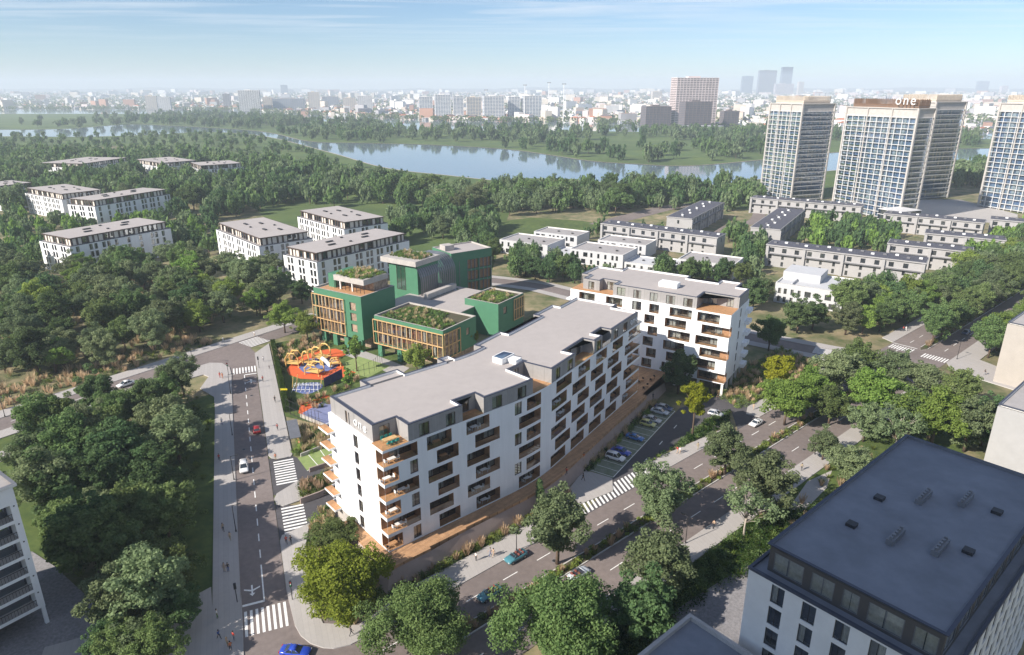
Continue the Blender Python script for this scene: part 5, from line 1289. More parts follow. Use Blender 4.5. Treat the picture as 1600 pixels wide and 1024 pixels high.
# unseen tall block, added behind the viewer to cast shade on the near right corner
nb = thing('added_shade_tower', 'unseen tower added behind the viewpoint to shade the near corner', 'tower', (-96.0, -52.0, 0), R(32))
m = MB(); m.box(0, 30, 0, 43, 0, 152); m.build('wall', 'render_offwhite', nb)
for k in range(48): m = MB(); m.box(-.1, 30.1, -.1, 43.1, 3 + k * 3.1, 4.4 + k * 3.1); m.build('window_band', 'pane_blue', nb)

# ------------------------------------------------------------------ vegetation
def quads_mesh(name, V, mats, smooth=False):
    """V: (n,4,3) array of quads"""
    n = len(V); me = bpy.data.meshes.new(name)
    me.vertices.add(n * 4); me.vertices.foreach_set('co', V.reshape(-1).astype(np.float32))
    me.loops.add(n * 4); me.loops.foreach_set('vertex_index', np.arange(n * 4, dtype=np.int32))
    me.polygons.add(n); me.polygons.foreach_set('loop_start', np.arange(0, n * 4, 4, dtype=np.int32)); me.polygons.foreach_set('loop_total', np.full(n, 4, dtype=np.int32))
    for m in (mats if isinstance(mats, (list, tuple)) else [mats]): me.materials.append(MATS[m])
    me.update(calc_edges=True); me.validate()
    return me
def unitv(n, r): v = r.normal(size=(n, 3)); return v / np.linalg.norm(v, axis=1, keepdims=True)
def leaf_quads(P, N, size, r, aspect=0.62):
    """diamond leaves at P facing N"""
    n = len(P); t = np.cross(N, unitv(n, r)); t /= np.linalg.norm(t, axis=1, keepdims=True) + 1e-9; b_ = np.cross(N, t)
    s = (size * r.uniform(0.65, 1.35, n))[:, None]
    fold = N * s * 0.18
    return np.stack([P - t * s, P - b_ * s * aspect + fold, P + t * s, P + b_ * s * aspect + fold], axis=1)
def crown_cloud(r, h, rad, base, nclump, nleaf, size, shape='round', hollow=0.35):
    """leaf quads in clumps spread through a crown between z=base and z=h"""
    cz, hz = (h + base) / 2, (h - base) / 2; ph = r.uniform(0, 6.28, 3); nclump = int(nclump * 1.5)
    C = []
    while len(C) < nclump:
        v = unitv(1, r)[0] * (hollow + (1 - hollow) * r.random() ** 0.55)
        z = v[2]
        v = v * (0.82 + 0.30 * math.sin(2.3 * v[0] * 3 + ph[0]) * math.sin(2.1 * v[1] * 3 + ph[1]) + 0.12 * math.sin(5 * v[2] + ph[2])); z = v[2]
        if shape == 'cone': k = max(0.1, 0.95 - (z + 1) * 0.45)
        elif shape == 'egg': k = 1.0 - 0.28 * max(0, z) - 0.25 * max(0, -z)
        elif shape == 'flat': k = 1.0; z *= 0.75
        else: k = 1.0 - 0.22 * max(0, z)
        C.append((v[0] * rad * 1.0 * k, v[1] * rad * 1.0 * k, cz + z * hz * 0.95))
    C = np.array(C); lob = 1 + 0.28 * np.sin(3 * np.arctan2(C[:, 1], C[:, 0]) + r.uniform(0, 6)) * (0.5 + 0.5 * r.random(nclump)); C[:, :2] *= lob[:, None]
    Q = []
    for c in C:
        rc = rad * r.uniform(0.11, 0.25); k = int(nleaf * .95 * (rc / (rad * 0.21)) ** 2)
        d = unitv(k, r); d[:, 2] = d[:, 2] * 0.75 + 0.12
        P = c + d * rc * (0.55 + 0.5 * r.random((k, 1)))
        P[:, 2] = np.maximum(P[:, 2], base * 0.8)
        N = d * 0.7 + unitv(k, r) * 0.75 + np.array([0, 0, 0.35]); N /= np.linalg.norm(N, axis=1, keepdims=True)
        Q.append(leaf_quads(P, N, size, r))
    return np.concatenate(Q), C
def trunk_mesh(r, h, rad, base, C, bark, thick=1.0, nl=9):
    m = MB(); r0 = (0.11 + h * 0.010) * thick; top = base + (h - base) * 0.62
    bend = r.uniform(-0.35, 0.35, (4, 2)); pts = [(0, 0, 0)] + [(bend[i][0] * (i + 1) / 3, bend[i][1] * (i + 1) / 3, top * (i + 1) / 4) for i in range(4)]
    m.tube(pts, [r0 * 1.25, r0, r0 * .82, r0 * .6, r0 * .28], 7)
    for c in C[r.choice(len(C), min(nl, len(C)), replace=False)]:
        k = r.uniform(0.35, 0.85); z0 = min(top * 0.95, max(base * 0.75, c[2] * 0.55)); i = min(3, int(z0 / top * 4)); p0 = Vector(pts[i]).lerp(Vector(pts[i + 1]), z0 / top * 4 - i)
        mid = p0.lerp(Vector(c), 0.5) + Vector((0, 0, 0.25)); m.tube([p0, mid, Vector(c)], [r0 * .42, r0 * .26, r0 * .1], 5)
    return m.mesh('trunk', bark, True)
TREES = {}
def species(key, n, h, rad, base, nclump, nleaf, size, leaf, bark='bark', shape='round', thick=1.0, seed=0, nl=9, hollow=0.35):
    out = []
    for i in range(n):
        r = np.random.default_rng(seed * 100 + i); Q, C = crown_cloud(r, h, rad, base, nclump, nleaf, size, shape, hollow)
        out.append((trunk_mesh(r, h, rad, base, C, bark, thick, nl), Q, leaf))
    TREES[key] = dict(h=h, rad=rad, var=[(t, quads_mesh('crown', Q, leaf)) for t, Q, _ in out], q=[Q for _, Q, _ in out])
# key: 0 dense mid-green, 1 loose grey-green, 2 bright green, 3 lime, 4 dark, 5 pale-trunk open tree, 6 cypress, 7 slender young, 8 big oak yellow-green
species(0, 4, 12.0, 5.0, 2.2, 85, 150, 0.22, 'leaf_mid', seed=1)
species(1, 4, 13.0, 4.8, 2.0, 78, 150, 0.20, 'leaf_grey', shape='egg', seed=2, hollow=0.45)
species(2, 3, 12.0, 5.4, 2.2, 90, 160, 0.22, 'leaf_bright', seed=3)
species(3, 2, 12.5, 4.2, 4.6, 52, 150, 0.22, 'leaf_lime', shape='egg', seed=4)
species(4, 3, 12.5, 4.8, 1.6, 85, 140, 0.23, 'leaf_dark', shape='egg', seed=5)
species(5, 2, 11.5, 4.8, 4.8, 40, 60, 0.24, 'leaf_grey', 'bark_pale', shape='flat', seed=6, thick=0.9, nl=26, hollow=0.5)
species(6, 1, 11.0, 1.3, 0.5, 46, 60, 0.22, 'leaf_dark', shape='cone', seed=7, nl=2)
species(7, 2, 9.0, 2.6, 2.6, 30, 70, 0.22, 'leaf_bright', shape='egg', seed=8, thick=0.7)
species(8, 1, 11.5, 7.2, 2.0, 140, 240, 0.20, 'leaf_lime', seed=9)
species(9, 1, 13.0, 8.5, 2.2, 165, 260, 0.20, 'leaf_bright', seed=10)
leafmat('leaf_oak', (0.12, 0.165, 0.02), (0.30, 0.335, 0.06), rand=.05)
TREES[8]['var'][0][1].materials[0] = MATS['leaf_oak']
leafmat('leaf_plane', (0.075, 0.15, 0.045), (0.235, 0.34, 0.13), rand=.06)
TREES[9]['var'][0][1].materials[0] = MATS['leaf_plane']
NAMES = {0: 'broadleaf_tree', 1: 'broadleaf_tree', 2: 'broadleaf_tree', 3: 'locust_tree', 4: 'dark_tree', 5: 'open_branched_tree', 6: 'cypress', 7: 'young_tree', 8: 'oak_tree', 9: 'plane_tree'}
n_tree = [0]
def tree(x, y, h, rad, key, label, group=None, name=None, z=0.0):
    sp = TREES[key]; tm, cm = sp['var'][n_tree[0] % len(sp['var'])]; n_tree[0] += 1
    t = thing(name or NAMES[key], label, 'tree', (x, y, z - 0.08), random.uniform(0, 6.28), group)
    sx, sz = rad / sp['rad'], h / sp['h']; t.scale = (sx, sx, sz)
    link('trunk', tm, t); link('crown', cm, t)
    return t
random.seed(21)
single = [
 ((-26.3, 85.7, 11.5, 7.4, 8), 'big yellow-green oak beside the lower end of the white curved block'),
 ((-13.4, 77.6, 11.5, 7.3, 9), 'wide green tree at the bottom edge, right of the yellow-green oak'),
 ((6.4, 76.4, 13.5, 8.4, 9), 'largest green tree at the bottom centre, in front of the boulevard'),
 ((7.8, 97.7, 15.5, 6.0, 1), 'tall airy tree between the timber deck and the boulevard'),
 ((27.6, 108.6, 13.5, 5.8, 1), 'grey-green median tree beside the long zebra crossing'),
 ((23.6, 90.2, 13.0, 5.9, 1), 'grey-green tree on the south pavement opposite the two teal cars'),
 ((19.4, 80.6, 11.0, 5.6, 4), 'dull dark tree beside the lower flat-roofed block'),
 ((42.4, 143.2, 14.5, 4.2, 3), 'lime-coloured tree on a thin bare trunk beside the car park'),
 ((44.5, 167.1, 13.0, 4.8, 4), 'dark green tree in the courtyard before the cross wing'),
 ((45.0, 126.3, 12.5, 5.6, 1), 'grey-green tree by the end of the car park drive'),
 ((48.4, 113.9, 12.5, 6.7, 1), 'spreading median tree before the bottom-right roof'),
 ((42.2, 104.6, 11.0, 4.8, 5), 'open tree with pale bare branches on the south pavement edge'),
 ((69.5, 122.8, 9.0, 5.0, 1), 'pale bushy tree touching the far corner of the dark roof'),
 ((69.2, 164.3, 13.5, 5.2, 3), 'lime-green tree right of the cross wing'),
 ((66.4, 149.1, 12.5, 6.5, 2), 'bright green median tree beside the white car'),
 ((86.1, 165.7, 14.0, 6.3, 1), 'grey-green tree at the crossroads median'),
 ((87.8, 151.0, 14.5, 7.2, 2), 'large bright green tree over the boulevard, left of the beige gable'),
 ((85.3, 134.6, 12.0, 5.2, 5), 'open pale-branched tree above the far edge of the dark roof'),
 ((95.8, 138.3, 15.0, 7.2, 2), 'broad green tree before the light grey windowless block'),
 ((106.2, 162.1, 12.0, 6.0, 1), 'grey-green tree at the corner by the far zebra crossing'),
 ((102.1, 136.3, 14.0, 6.0, 1), 'tree between the beige gable and the grey windowless block'),
 ((112.9, 156.1, 12.0, 5.0, 0), 'tree in front of the beige gable by the corner pavement'),
 ((95.8, 173.9, 13.0, 5.6, 0), 'mid-green tree above the large bright boulevard tree'),
 ((102.5, 168.4, 13.0, 5.6, 1), 'grey-green tree between the large bright tree and the far crossing'),
 ((76.9, 148.8, 11.0, 4.6, 0), 'small median tree below the crossroads tree'),
 ((92.3, 142.3, 13.0, 5.6, 0), 'mid-green tree beside the open pale-branched tree'),
 ((81.6, 140.9, 10.0, 4.4, 1), 'grey-green tree at the end of the south pavement'),
 ((107.9, 139.0, 13.0, 5.2, 4), 'dark tree close to the light grey windowless block'),
 ((75.7, 158.0, 12.0, 5.0, 2), 'bright tree behind the median tree beside the white car'),
 ((68.5, 132.5, 8.0, 3.6, 1), 'small pale tree on the grass beyond the south pavement'),
 ((5.3, 113.1, 8.5, 1.5, 6), 'slim dark cypress beside the timber deck'),
 ((-8.5, 78.6, 9.5, 1.3, 6), 'slim dark cypress at the end of the median'),
 ((-30.9, 101.1, 6.5, 4.2, 0), 'low round tree at the lower end wall of the curved block'),
 ((-76.2, 215.6, 11.0, 5.6, 2), 'bright tree at the school corner by the zebra crossing'),
 ((-66.4, 207.9, 10.5, 4.6, 2), 'bright tree beside the timber grid of the school'),
 ((-45.0, 182.7, 12.0, 3.4, 7), 'slender young tree in front of the school legs'),
 ((-43.2, 166.1, 9.0, 2.6, 7), 'slender young tree on the play lawn'),
 ((-27.5, 181.7, 9.0, 4.0, 2), 'bright tree rising over the roof edge before the front school block'),
 ((-20.7, 187.3, 9.0, 3.6, 3), 'lime shrub-like tree beside the roof edge of the curved block'),
 ((-13.6, 194.6, 9.5, 3.8, 3), 'lime tree between the school and the roof of the curved block'),
 ((-89.6, 237.8, 11.0, 5.0, 4), 'dark tree left of the bright school-corner tree'),
 ((-79.9, 248.2, 10.0, 5.0, 4), 'dark tree between the white block and the school'),
 ((95.7, 215.7, 12.5, 6.0, 4), 'dark tree before the white cubic house'),
 ((80.3, 199.3, 12.0, 4.8, 0), 'tree beside the shaded end wall of the cross wing'),
 ((88.9, 239.7, 13.0, 5.5, 4), 'dark tree above the right roof corner of the cross wing'),
]
for tr_, lab in single: tree(*tr_, lab)

# ------------------------------------------------------------------ woods: the 300 that show largest as trees, the rest as one mass
FOOT = []     # building footprints to keep clear: (frame origin, deg, L, W, margin)
def add_foot(o, deg, L, W, m=3.0): FOOT.append((o, math.sin(R(deg)), math.cos(R(deg)), L, W, m))
for o in bpy.data.objects:
    if o.parent is None and o.type == 'EMPTY' and o.get('category') in ('apartment block', 'house', 'garage', 'terrace', 'tower', 'building', 'pavilion'):
        pts = [(o.matrix_basis @ Vector(c)) for ch in o.children if ch.name.split('.')[0] in ('wall', 'core') for c in ch.bound_box]
        if not pts: continue
        inv = o.matrix_basis.inverted(); L = [inv @ p for p in pts]
        FOOT.append((o.matrix_basis.inverted(), min(p.x for p in L), max(p.x for p in L), min(p.y for p in L), max(p.y for p in L)))
def blocked(x, y, m=3.5):
    for inv, a, b_, c, d in FOOT:
        p = inv @ Vector((x, y, 0))
        if a - m < p.x < b_ + m and c - m < p.y < d + m: return True
    return False
def in_poly(x, y, P):
    c = False; j = len(P) - 1
    for i in range(len(P)):
        if (P[i][1] > y) != (P[j][1] > y) and x < (P[j][0] - P[i][0]) * (y - P[i][1]) / (P[j][1] - P[i][1]) + P[i][0]: c = not c
        j = i
    return c
LX = [(np.array(p)) for p in x_line]
def scatter(poly, gap, seed, m=3.5, jitter=0.62, keep=1.0):
    r = random.Random(seed); xs = [p[0] for p in poly]; ys = [p[1] for p in poly]; out = []
    y = min(ys); row = 0
    while y < max(ys):
        x = min(xs) + (gap / 2 if row % 2 else 0)
        while x < max(xs):
            px, py = x + r.uniform(-jitter, jitter) * gap, y + r.uniform(-jitter, jitter) * gap
            if r.random() < keep and in_poly(px, py, poly) and not blocked(px, py, m) and min(np.hypot(*(q - (px, py))) for q in LX) > 7.5: out.append((px, py))
            x += gap
        y += gap * 0.9; row += 1
    return out
W_ = lambda a, b_: F_W(a, b_, 0)[:2]
Q_ = lambda a, b_: F_Q(a, b_, 0)[:2]
S_ = lambda a, b_: F_ST(a, b_, 0)[:2]
zones = [  # polygon, spacing, height range, species weights, label, group, keep
 ([Q_(112, 14.0), Q_(182, 14.5), (-88.37, 168.56), (-95.71, 157.64), (-108.03, 152.28), (-111.07, 137.91), (-93.85, 115.12), (-77.48, 97.86), (-63.79, 85.41), (-54.79, 78.61), (-48.43, 89.23)], 8.2, (9.5, 14.5), (0, 0, 1, 4, 4, 1), 'broadleaf tree in the grove between the left street and the side road', 'trees of the left grove', 0.95),
 ([(-67.88, 82.35), (-60.12, 82.35), (-52.78, 86.38), (-47.64, 80.45), (-46.32, 73.44), (-61.46, 73.44)], 6.0, (7, 10), (1, 4, 0), 'tree at the bottom left beside the cobbled court', 'trees beside the cobbled court', 1.0),
 ([W_(-40, 201), W_(118, 201), (-86.58, 252.28), (-100.32, 275.04), (-145.62, 301.83), (-183.83, 307.77), (-250.78, 326.95), (-181.51, 229.12)], 9.6, (10, 16), (0, 1, 0, 4, 2, 1, 1), 'broadleaf tree in the wood beyond the left street', 'trees beyond the left street', 0.80),
 ([(-255.66, 333.84), (-226.90, 333.84), (-169.28, 326.95), (-135.88, 313.93), (-180.15, 410.47), (-226.72, 456.06), (-251.82, 410.47), (-280.08, 400.39), (-325.27, 432.14)], 10, (7, 11), (0, 1, 4, 2), 'tree between the white blocks on the left', 'trees among the white blocks', 0.85),
 ([(-62.70, 326.95), (-49.14, 369.32), (-6.65, 348.45), (-3.70, 390.76), (-27.77, 421.04), (-63.48, 421.04)], 9.5, (9, 13), (0, 4, 1), 'tree behind the school near the park lawn', 'trees behind the school', 0.6),
 ([(-6.80, 280.04), (0.00, 296.10), (28.84, 283.12), (27.46, 268.30), (13.16, 270.19)], 6.5, (9, 11.5), (4, 4, 0), 'dark tree in the row before the villas', 'dark trees before the villas', 1.0),
 ([(60.13, 304.18), (75.72, 301.83), (98.45, 290.56), (96.31, 275.04), (81.05, 278.02), (57.23, 296.10)], 6.5, (8, 10), (4, 4, 0), 'dark tree between the right villa and the cross wing', 'dark trees behind the cross wing', 1.0),
 ([(83.45, 220.90), (91.89, 229.12), (109.80, 220.90), (130.88, 244.11), (163.27, 252.28), (198.34, 288.40), (258.68, 338.10), (351.46, 390.76), (286.86, 313.93), S_(236, 81), S_(228, 82), (108.24, 212.56), (89.27, 224.94)], 8.6, (10, 15.5), (0, 4, 4, 1, 2), 'tree in the belt between the terraces and the boulevard', 'trees between the terraces and the boulevard', 0.9),
 ([S_(232, 52), S_(420, 52), S_(420, 34), S_(240, 34)], 8.5, (10, 14), (0, 2, 1), 'street tree on the south side of the far boulevard', 'south street trees of the far boulevard', 0.9),
 ([(104.24, 329.67), (118.43, 320.32), (129.95, 364.30), (124.66, 387.02)], 8, (8, 11), (4, 0), 'tree between the two terraces running away', 'trees among the terraces', 0.8),
 ([(143.40, 341.00), (186.38, 329.67), (210.59, 369.32), (207.25, 406.38), (175.46, 394.56)], 8, (8, 11.5), (4, 0, 2), 'tree in the green court between the terraces', 'trees among the terraces', 0.9),
 ([(176.77, 280.04), (203.18, 296.10), (260.73, 341.00), (306.13, 394.56), (259.73, 369.32), (225.70, 326.95)], 8, (9, 12), (0, 2, 4), 'tree beside the terraces below the towers', 'trees among the terraces', 0.7),
]
cand = []
for zi, (poly, gap, hr, sp, lab, grp, keep) in enumerate(zones):
    r = random.Random(zi + 50)
    for x, y in scatter(poly, gap, zi, keep=keep):
        d = math.hypot(x, y); h = r.uniform(*hr); k = r.choice(sp); cand.append((h / d, x, y, h, h * r.uniform(0.38, 0.52), k, lab, grp))
belt = []
rb = random.Random(8)
for t_, step, lab, grp in ((66.8, 8.5, 'median tree on the far boulevard', 'median trees on the far boulevard'), (82.5, 7.5, 'street tree on the north side of the far boulevard', 'north street trees of the far boulevard'), (51.0, 8.0, 'street tree on the south side of the far boulevard', 'south street trees of the far boulevard')):
    s_ = 236
    while s_ < 380:
        x, y = S_(s_, t_ + rb.uniform(-.5, .5)); h = rb.uniform(10, 14)
        if not blocked(x, y, 2.5): cand.append((1.0 if y < 330 else h / math.hypot(x, y), x, y, h, h * rb.uniform(.38, .46), rb.choice((0, 1, 2, 0)), lab, grp))
        s_ += step * rb.uniform(.85, 1.3)
far_wood = [ # distant woods: polygon, spacing, heights
 ([(-325.27, 432.14), (-257.90, 421.04), (-234.97, 468.98), (-189.69, 443.80), (-153.43, 482.61), (-85.55, 456.06), (-22.36, 432.14), (41.69, 443.80), (53.56, 421.04), (140.11, 518.60), (197.72, 545.55), (197.53, 560.05), (128.64, 531.75), (80.62, 542.04), (29.87, 535.14), (-19.33, 518.60), (-81.62, 549.11), (-147.27, 612.70), (-228.14, 709.19), (-344.66, 801.24), (-439.99, 801.24), (-625.76, 856.47), (-432.27, 583.23)], 13.0, (11, 19), 0.80),
 ([(-625.76, 856.47), (-439.99, 801.24), (-344.66, 801.24), (-228.14, 709.19), (-147.27, 612.70), (-150, 715), (-235, 865), (-400, 1140), (-500, 1260), (-590, 1300), (-665, 1205), (-840, 1180), (-1150, 1250), (-1300, 1250), (-1200, 1000)], 18.0, (7, 11), 0.40),
 ([(300, 650), (520, 720), (900, 760), (900, 560), (420, 520), (350, 560)], 13, (11, 16), 0.85),
 ([(141.16, 456.06), (156.34, 443.80), (194.26, 528.40), (177.44, 545.55)], 10, (9, 13), 0.8),
]
for zi, (poly, gap, hr, keep) in enumerate(far_wood):
    r = random.Random(zi + 90)
    for x, y in scatter(poly, gap, zi + 30, 6.0, keep=keep):
        d = math.hypot(x, y); h = r.uniform(*hr); cand.append((h / d, x, y, h, h * r.uniform(0.38, 0.60), r.choice((0, 0, 1, 4, 1, 0)), 'tree of the broad wood before the lake', 'trees of the wood by the lake'))
zones2 = [([(68.44, 456.06), (147.03, 545.55), (198.79, 563.79), (176.00, 482.61), (147.30, 477.07), (102.66, 456.06)], 11, (9, 13)), ([(-79.35, 421.04), (-23.81, 421.04), (-3.84, 406.38), (-13.04, 341.00), (-49.99, 376.22)], 11, (9, 14)), ([(32.67, 324.26), (51.13, 333.84), (56.91, 320.32), (46.93, 304.18)], 8, (6, 9)), ([(54.39, 280.04), (94.16, 268.30), (112.51, 290.56), (113.82, 320.32), (90.63, 292.76), (73.64, 292.76)], 7.5, (8, 11)), ([(115.83, 369.32), (135.70, 376.22), (129.34, 338.10), (113.04, 296.10), (114.42, 326.95)], 8, (8, 11)), ([(54.30, 356.22), (100.24, 338.10), (107.71, 353.07), (72.05, 379.76)], 8, (6, 8.5)), ([(-28.62, 296.10), (-5.82, 301.83), (0.00, 326.95), (-9.98, 348.45), (-26.07, 341.00)], 8, (8, 12)), ([(138.61, 265.50), (162.23, 259.18), (153.70, 244.11), (129.68, 244.11)], 8, (8, 10)), ([(100.62, 280.04), (108.78, 280.04), (100.19, 252.28), (91.26, 244.11)], 7.5, (8, 11)), ([(-3.13, 326.95), (29.12, 301.83), (28.56, 280.04), (-2.81, 290.56)], 7.5, (8, 10.5)), ([(30.05, 296.10), (55.87, 288.40), (54.39, 280.04), (28.94, 284.17)], 7, (6.5, 8)), ([(-205.33, 414.64), (-183.40, 423.22), (-148.92, 482.61), (-132.17, 506.05), (-162.23, 545.55), (-219.99, 525.10)], 12, (11, 16)), ([(-4.11, 436.73), (55.04, 451.08), (91.26, 488.28), (47.20, 506.05), (0.00, 488.28)], 12, (10, 15)), ([(30.35, 376.22), (49.50, 387.02), (50.89, 369.32), (39.35, 359.41)], 8, (7, 9)), ([(64.67, 338.10), (83.13, 348.45), (83.09, 333.84), (65.33, 324.26)], 7, (7, 9))]
for zi, (poly, gap, hr) in enumerate(zones2):
    r = random.Random(zi + 190)
    for x, y in scatter(poly, gap, zi + 60, 3.0, keep=.75):
        h = r.uniform(*hr); cand.append((h / math.hypot(x, y), x, y, h, h * r.uniform(.38, .5), r.choice((0, 1, 4)), 'garden tree between the villas and the park', 'garden trees by the park'))
bank = []
r = random.Random(77)
X = np.array(sorted(far_shore)); X2 = np.array(sorted(second_near))
for k in range(1700):
    x = r.uniform(-1100, 900); y0, y1 = np.interp(x, X[:, 0], X[:, 1]), np.interp(x, X2[:, 0], X2[:, 1])
    if y1 - y0 < 25: continue
    t = r.random() ** 0.8; y = y0 + 12 + (y1 - y0 - 24) * t
    if math.sin(x * 0.021 + 1.3) + math.sin(y * 0.017) + r.uniform(-1, 1) < -0.25: continue
    if all((x - a) ** 2 + (y - b_) ** 2 > 130 for _, a, b_, *_q in bank): bank.append((13 / math.hypot(x, y), x, y, r.uniform(13, 22), r.uniform(6.5, 11.0), r.choice((0, 1, 1, 4)), 'parkland tree on the far bank of the lake', 'trees on the far bank'))
cand += bank
cand.sort(key=lambda c: -c[0])
# in view?
def seen(x, y): return y > 60 and abs(x / (y * 0.944 + 25)) < 0.80
cand = [c for c in cand if seen(c[1], c[2])]
N_IND = 300 - len(single)
random.seed(33)
LOOK = {0: 'mid-green', 1: 'grey-green', 2: 'bright green', 4: 'dark green', 3: 'lime', 5: 'pale'}
def full_label(x, y, h, k, lab):
    a, b_ = (x * math.sin(R(35.5)) + y * math.cos(R(35.5))), (-x * math.cos(R(35.5)) + y * math.sin(R(35.5)))
    q, r_ = (x * math.sin(R(-22.05)) + y * math.cos(R(-22.05))), (-x * math.cos(R(-22.05)) + y * math.sin(R(-22.05)))
    s_ = x * math.sin(R(49.1)) + y * math.cos(R(49.1))
    lab0 = lab; size = 'tall ' if h > 12.4 else 'low ' if h < 10 else ''
    if lab.startswith('broadleaf tree in the grove'):
        w_ = 'beside the side road pavement' if r_ < 20 else 'along the left street' if b_ > 165 else 'near the balcony block' if q < 120 else 'in the middle'
        return f'{size}{LOOK[k]} tree of the left grove, ' + w_
    if lab.startswith('broadleaf tree in the wood beyond'):
        w_ = 'at the street edge' if b_ < 208 else 'close to the white blocks' if y > 262 else 'in the middle'
        p_ = 'near the picture edge' if a < 45 else 'near the school' if a > 95 else 'half-way along'
        return f'{size}{LOOK[k]} tree beyond the left street, {w_}, {p_}'
    if lab.startswith('tree in the belt'):
        w_ = 'near the cubic house' if s_ < 215 else 'by the far zebra crossing' if s_ < 250 else 'towards the right picture edge'
        return f'{size}{LOOK[k]} tree between the terraces and the boulevard, ' + w_
    if lab.startswith('tree of the broad wood'):
        w_ = 'left of the white blocks' if x < -110 else 'behind the school' if x < -20 else 'above the villas' if x < 60 else 'left of the glass towers'
        return f'{size}{LOOK[k]} tree of the broad wood before the lake, ' + w_
    if 'far boulevard' in lab or 'cobbled court' in lab or 'villas' in lab or 'terraces' in lab or 'white blocks' in lab or 'behind' in lab:
        w_ = (', near the crossing' if s_ < 262 else ', half-way along' if s_ < 300 else ', far end') if 'far boulevard' in lab else ''
        return f'{size}{LOOK[k]} ' + lab.replace('dark tree', 'tree') + w_
    return lab
for s_, x, y, h, rad, k, lab, grp in cand[:N_IND]: tree(x, y, h, rad, k, full_label(x, y, h, k, lab), grp)
rest = cand[N_IND:]
LOD = {}
def lod(key):
    if key not in LOD:
        L = []
        for i in range(3):
            r = np.random.default_rng(900 + key * 10 + i); s = {0: 'round', 1: 'egg', 4: 'egg', 2: 'round', 3: 'egg'}[key]
            Q, C = crown_cloud(r, 1.0, 1.0, 0.06, 20, 13, 0.155, s); L.append(Q)
        for i in range(3):
            r = np.random.default_rng(1900 + key * 10 + i); s = {0: 'round', 1: 'egg', 4: 'egg', 2: 'round', 3: 'egg'}[key]
            Q, C = crown_cloud(r, 1.0, 1.0, 0.06, 52, 34, 0.068, s); L.append(Q)
        LOD[key] = L
    return LOD[key]
by = {}
r = np.random.default_rng(5)
for n_, (s_, x, y, h, rad, k, lab, grp) in enumerate(rest):
    Q = lod(k)[r.integers(3) + (3 if n_ < 150 else 0)]; a = r.uniform(0, 6.28); c_, s__ = math.cos(a), math.sin(a)
    M3 = np.array([[c_ * rad, -s__ * rad, 0], [s__ * rad, c_ * rad, 0], [0, 0, h]])
    bank_ = 'far bank' in lab
    by.setdefault(('bank' if bank_ else 'wood', {0: 'leaf_mid', 1: 'leaf_grey', 4: 'leaf_dark', 2: 'leaf_bright', 3: 'leaf_lime'}[k]), []).append(Q @ M3.T + np.array([x, y, 0]))
tk = {'bank': MB(), 'wood': MB()}
for s_, x, y, h, rad, k, lab, grp in rest: tk['bank' if 'far bank' in lab else 'wood'].tube([(x, y, -.1), (x, y, h * .5)], [.3, .15], 5, cap=False)
for where, nm, lab in (('wood', 'distant_wood', 'mass of distant trees in the wood before the lake'), ('bank', 'far_bank_trees', 'scattered distant trees on the far bank of the lake')):
    mats = [m for w_, m in by if w_ == where]
    if not mats: continue
    V = [np.concatenate(by[(where, m)]) for m in mats]; allq = np.concatenate(V)
    me = quads_mesh(nm, allq, mats); mi = np.concatenate([np.full(len(v), i, dtype=np.int32) for i, v in enumerate(V)]); me.polygons.foreach_set('material_index', mi)
    o = link(nm, me, None, 'stuff'); o['label'] = lab; o['category'] = 'trees'
    link('trunks', tk[where].mesh('trunks', 'bark'), o)['kind'] = 'stuff'
print('TREES', len(cand), 'individual', min(N_IND, len(cand)), 'mass', len(rest))
# ---- low planting: shrubs, hedges and grasses
def tuft(r, n, hgt, spread, wid=0.05):
    """arching blades, each a tapered quad"""
    a = r.uniform(0, 6.28, n); l = hgt * r.uniform(.6, 1.2, n); d = np.stack([np.cos(a), np.sin(a), np.zeros(n)], 1); s = np.stack([-np.sin(a), np.cos(a), np.zeros(n)], 1)
    p = d * (r.random((n, 1)) * spread * .4); tip = p + d * (spread * r.uniform(.3, 1, (n, 1))) + np.array([0, 0, 1]) * l[:, None]
    w = wid * r.uniform(.7, 1.4, (n, 1))
    return np.stack([p - s * w, p + s * w, tip + s * w * .5, tip - s * w * .5], 1)
def shrub(r, n, rad, hgt, size):
    d = unitv(n, r); d[:, 2] = np.abs(d[:, 2]); P = d * np.array([rad, rad, hgt]) * (.55 + .5 * r.random((n, 1))); N = d + unitv(n, r) * .7; N /= np.linalg.norm(N, axis=1, keepdims=True)
    return leaf_quads(P, N, size, r)
def planting(name, label, spots, kinds, seed, zf=lambda x, y: 0.0):
    """spots: list of (x, y); kinds: weighted list of ('tan'|'green'|'shrub'|'dark', size)"""
    r = np.random.default_rng(seed); acc = {}
    for x, y in spots:
        kd, s = kinds[r.integers(len(kinds))]; s *= r.uniform(.75, 1.3); o = np.array([x, y, zf(x, y)])
        if kd == 'tan': acc.setdefault('grass_tan', []).append(tuft(r, 46, s * 1.25, s * .7, .07) + o)
        elif kd == 'green': acc.setdefault('grass_green', []).append(tuft(r, 40, s * .8, s * .8, .07) + o)
        elif kd == 'shrub': acc.setdefault('leaf_mid', []).append(shrub(r, 90, s * .9, s * 1.0, .15) + o)
        elif kd == 'bright': acc.setdefault('leaf_bright', []).append(shrub(r, 90, s * .9, s * 1.0, .15) + o)
        else: acc.setdefault('leaf_hedge', []).append(shrub(r, 90, s * .9, s * 1.1, .15) + o)
    mats = list(acc); V = [np.concatenate(acc[m]) for m in mats]; me = quads_mesh(name, np.concatenate(V), mats)
    me.polygons.foreach_set('material_index', np.concatenate([np.full(len(v), i, dtype=np.int32) for i, v in enumerate(V)]))
    o = link(name, me, None, 'stuff'); o['label'] = label; o['category'] = 'planting'; return o
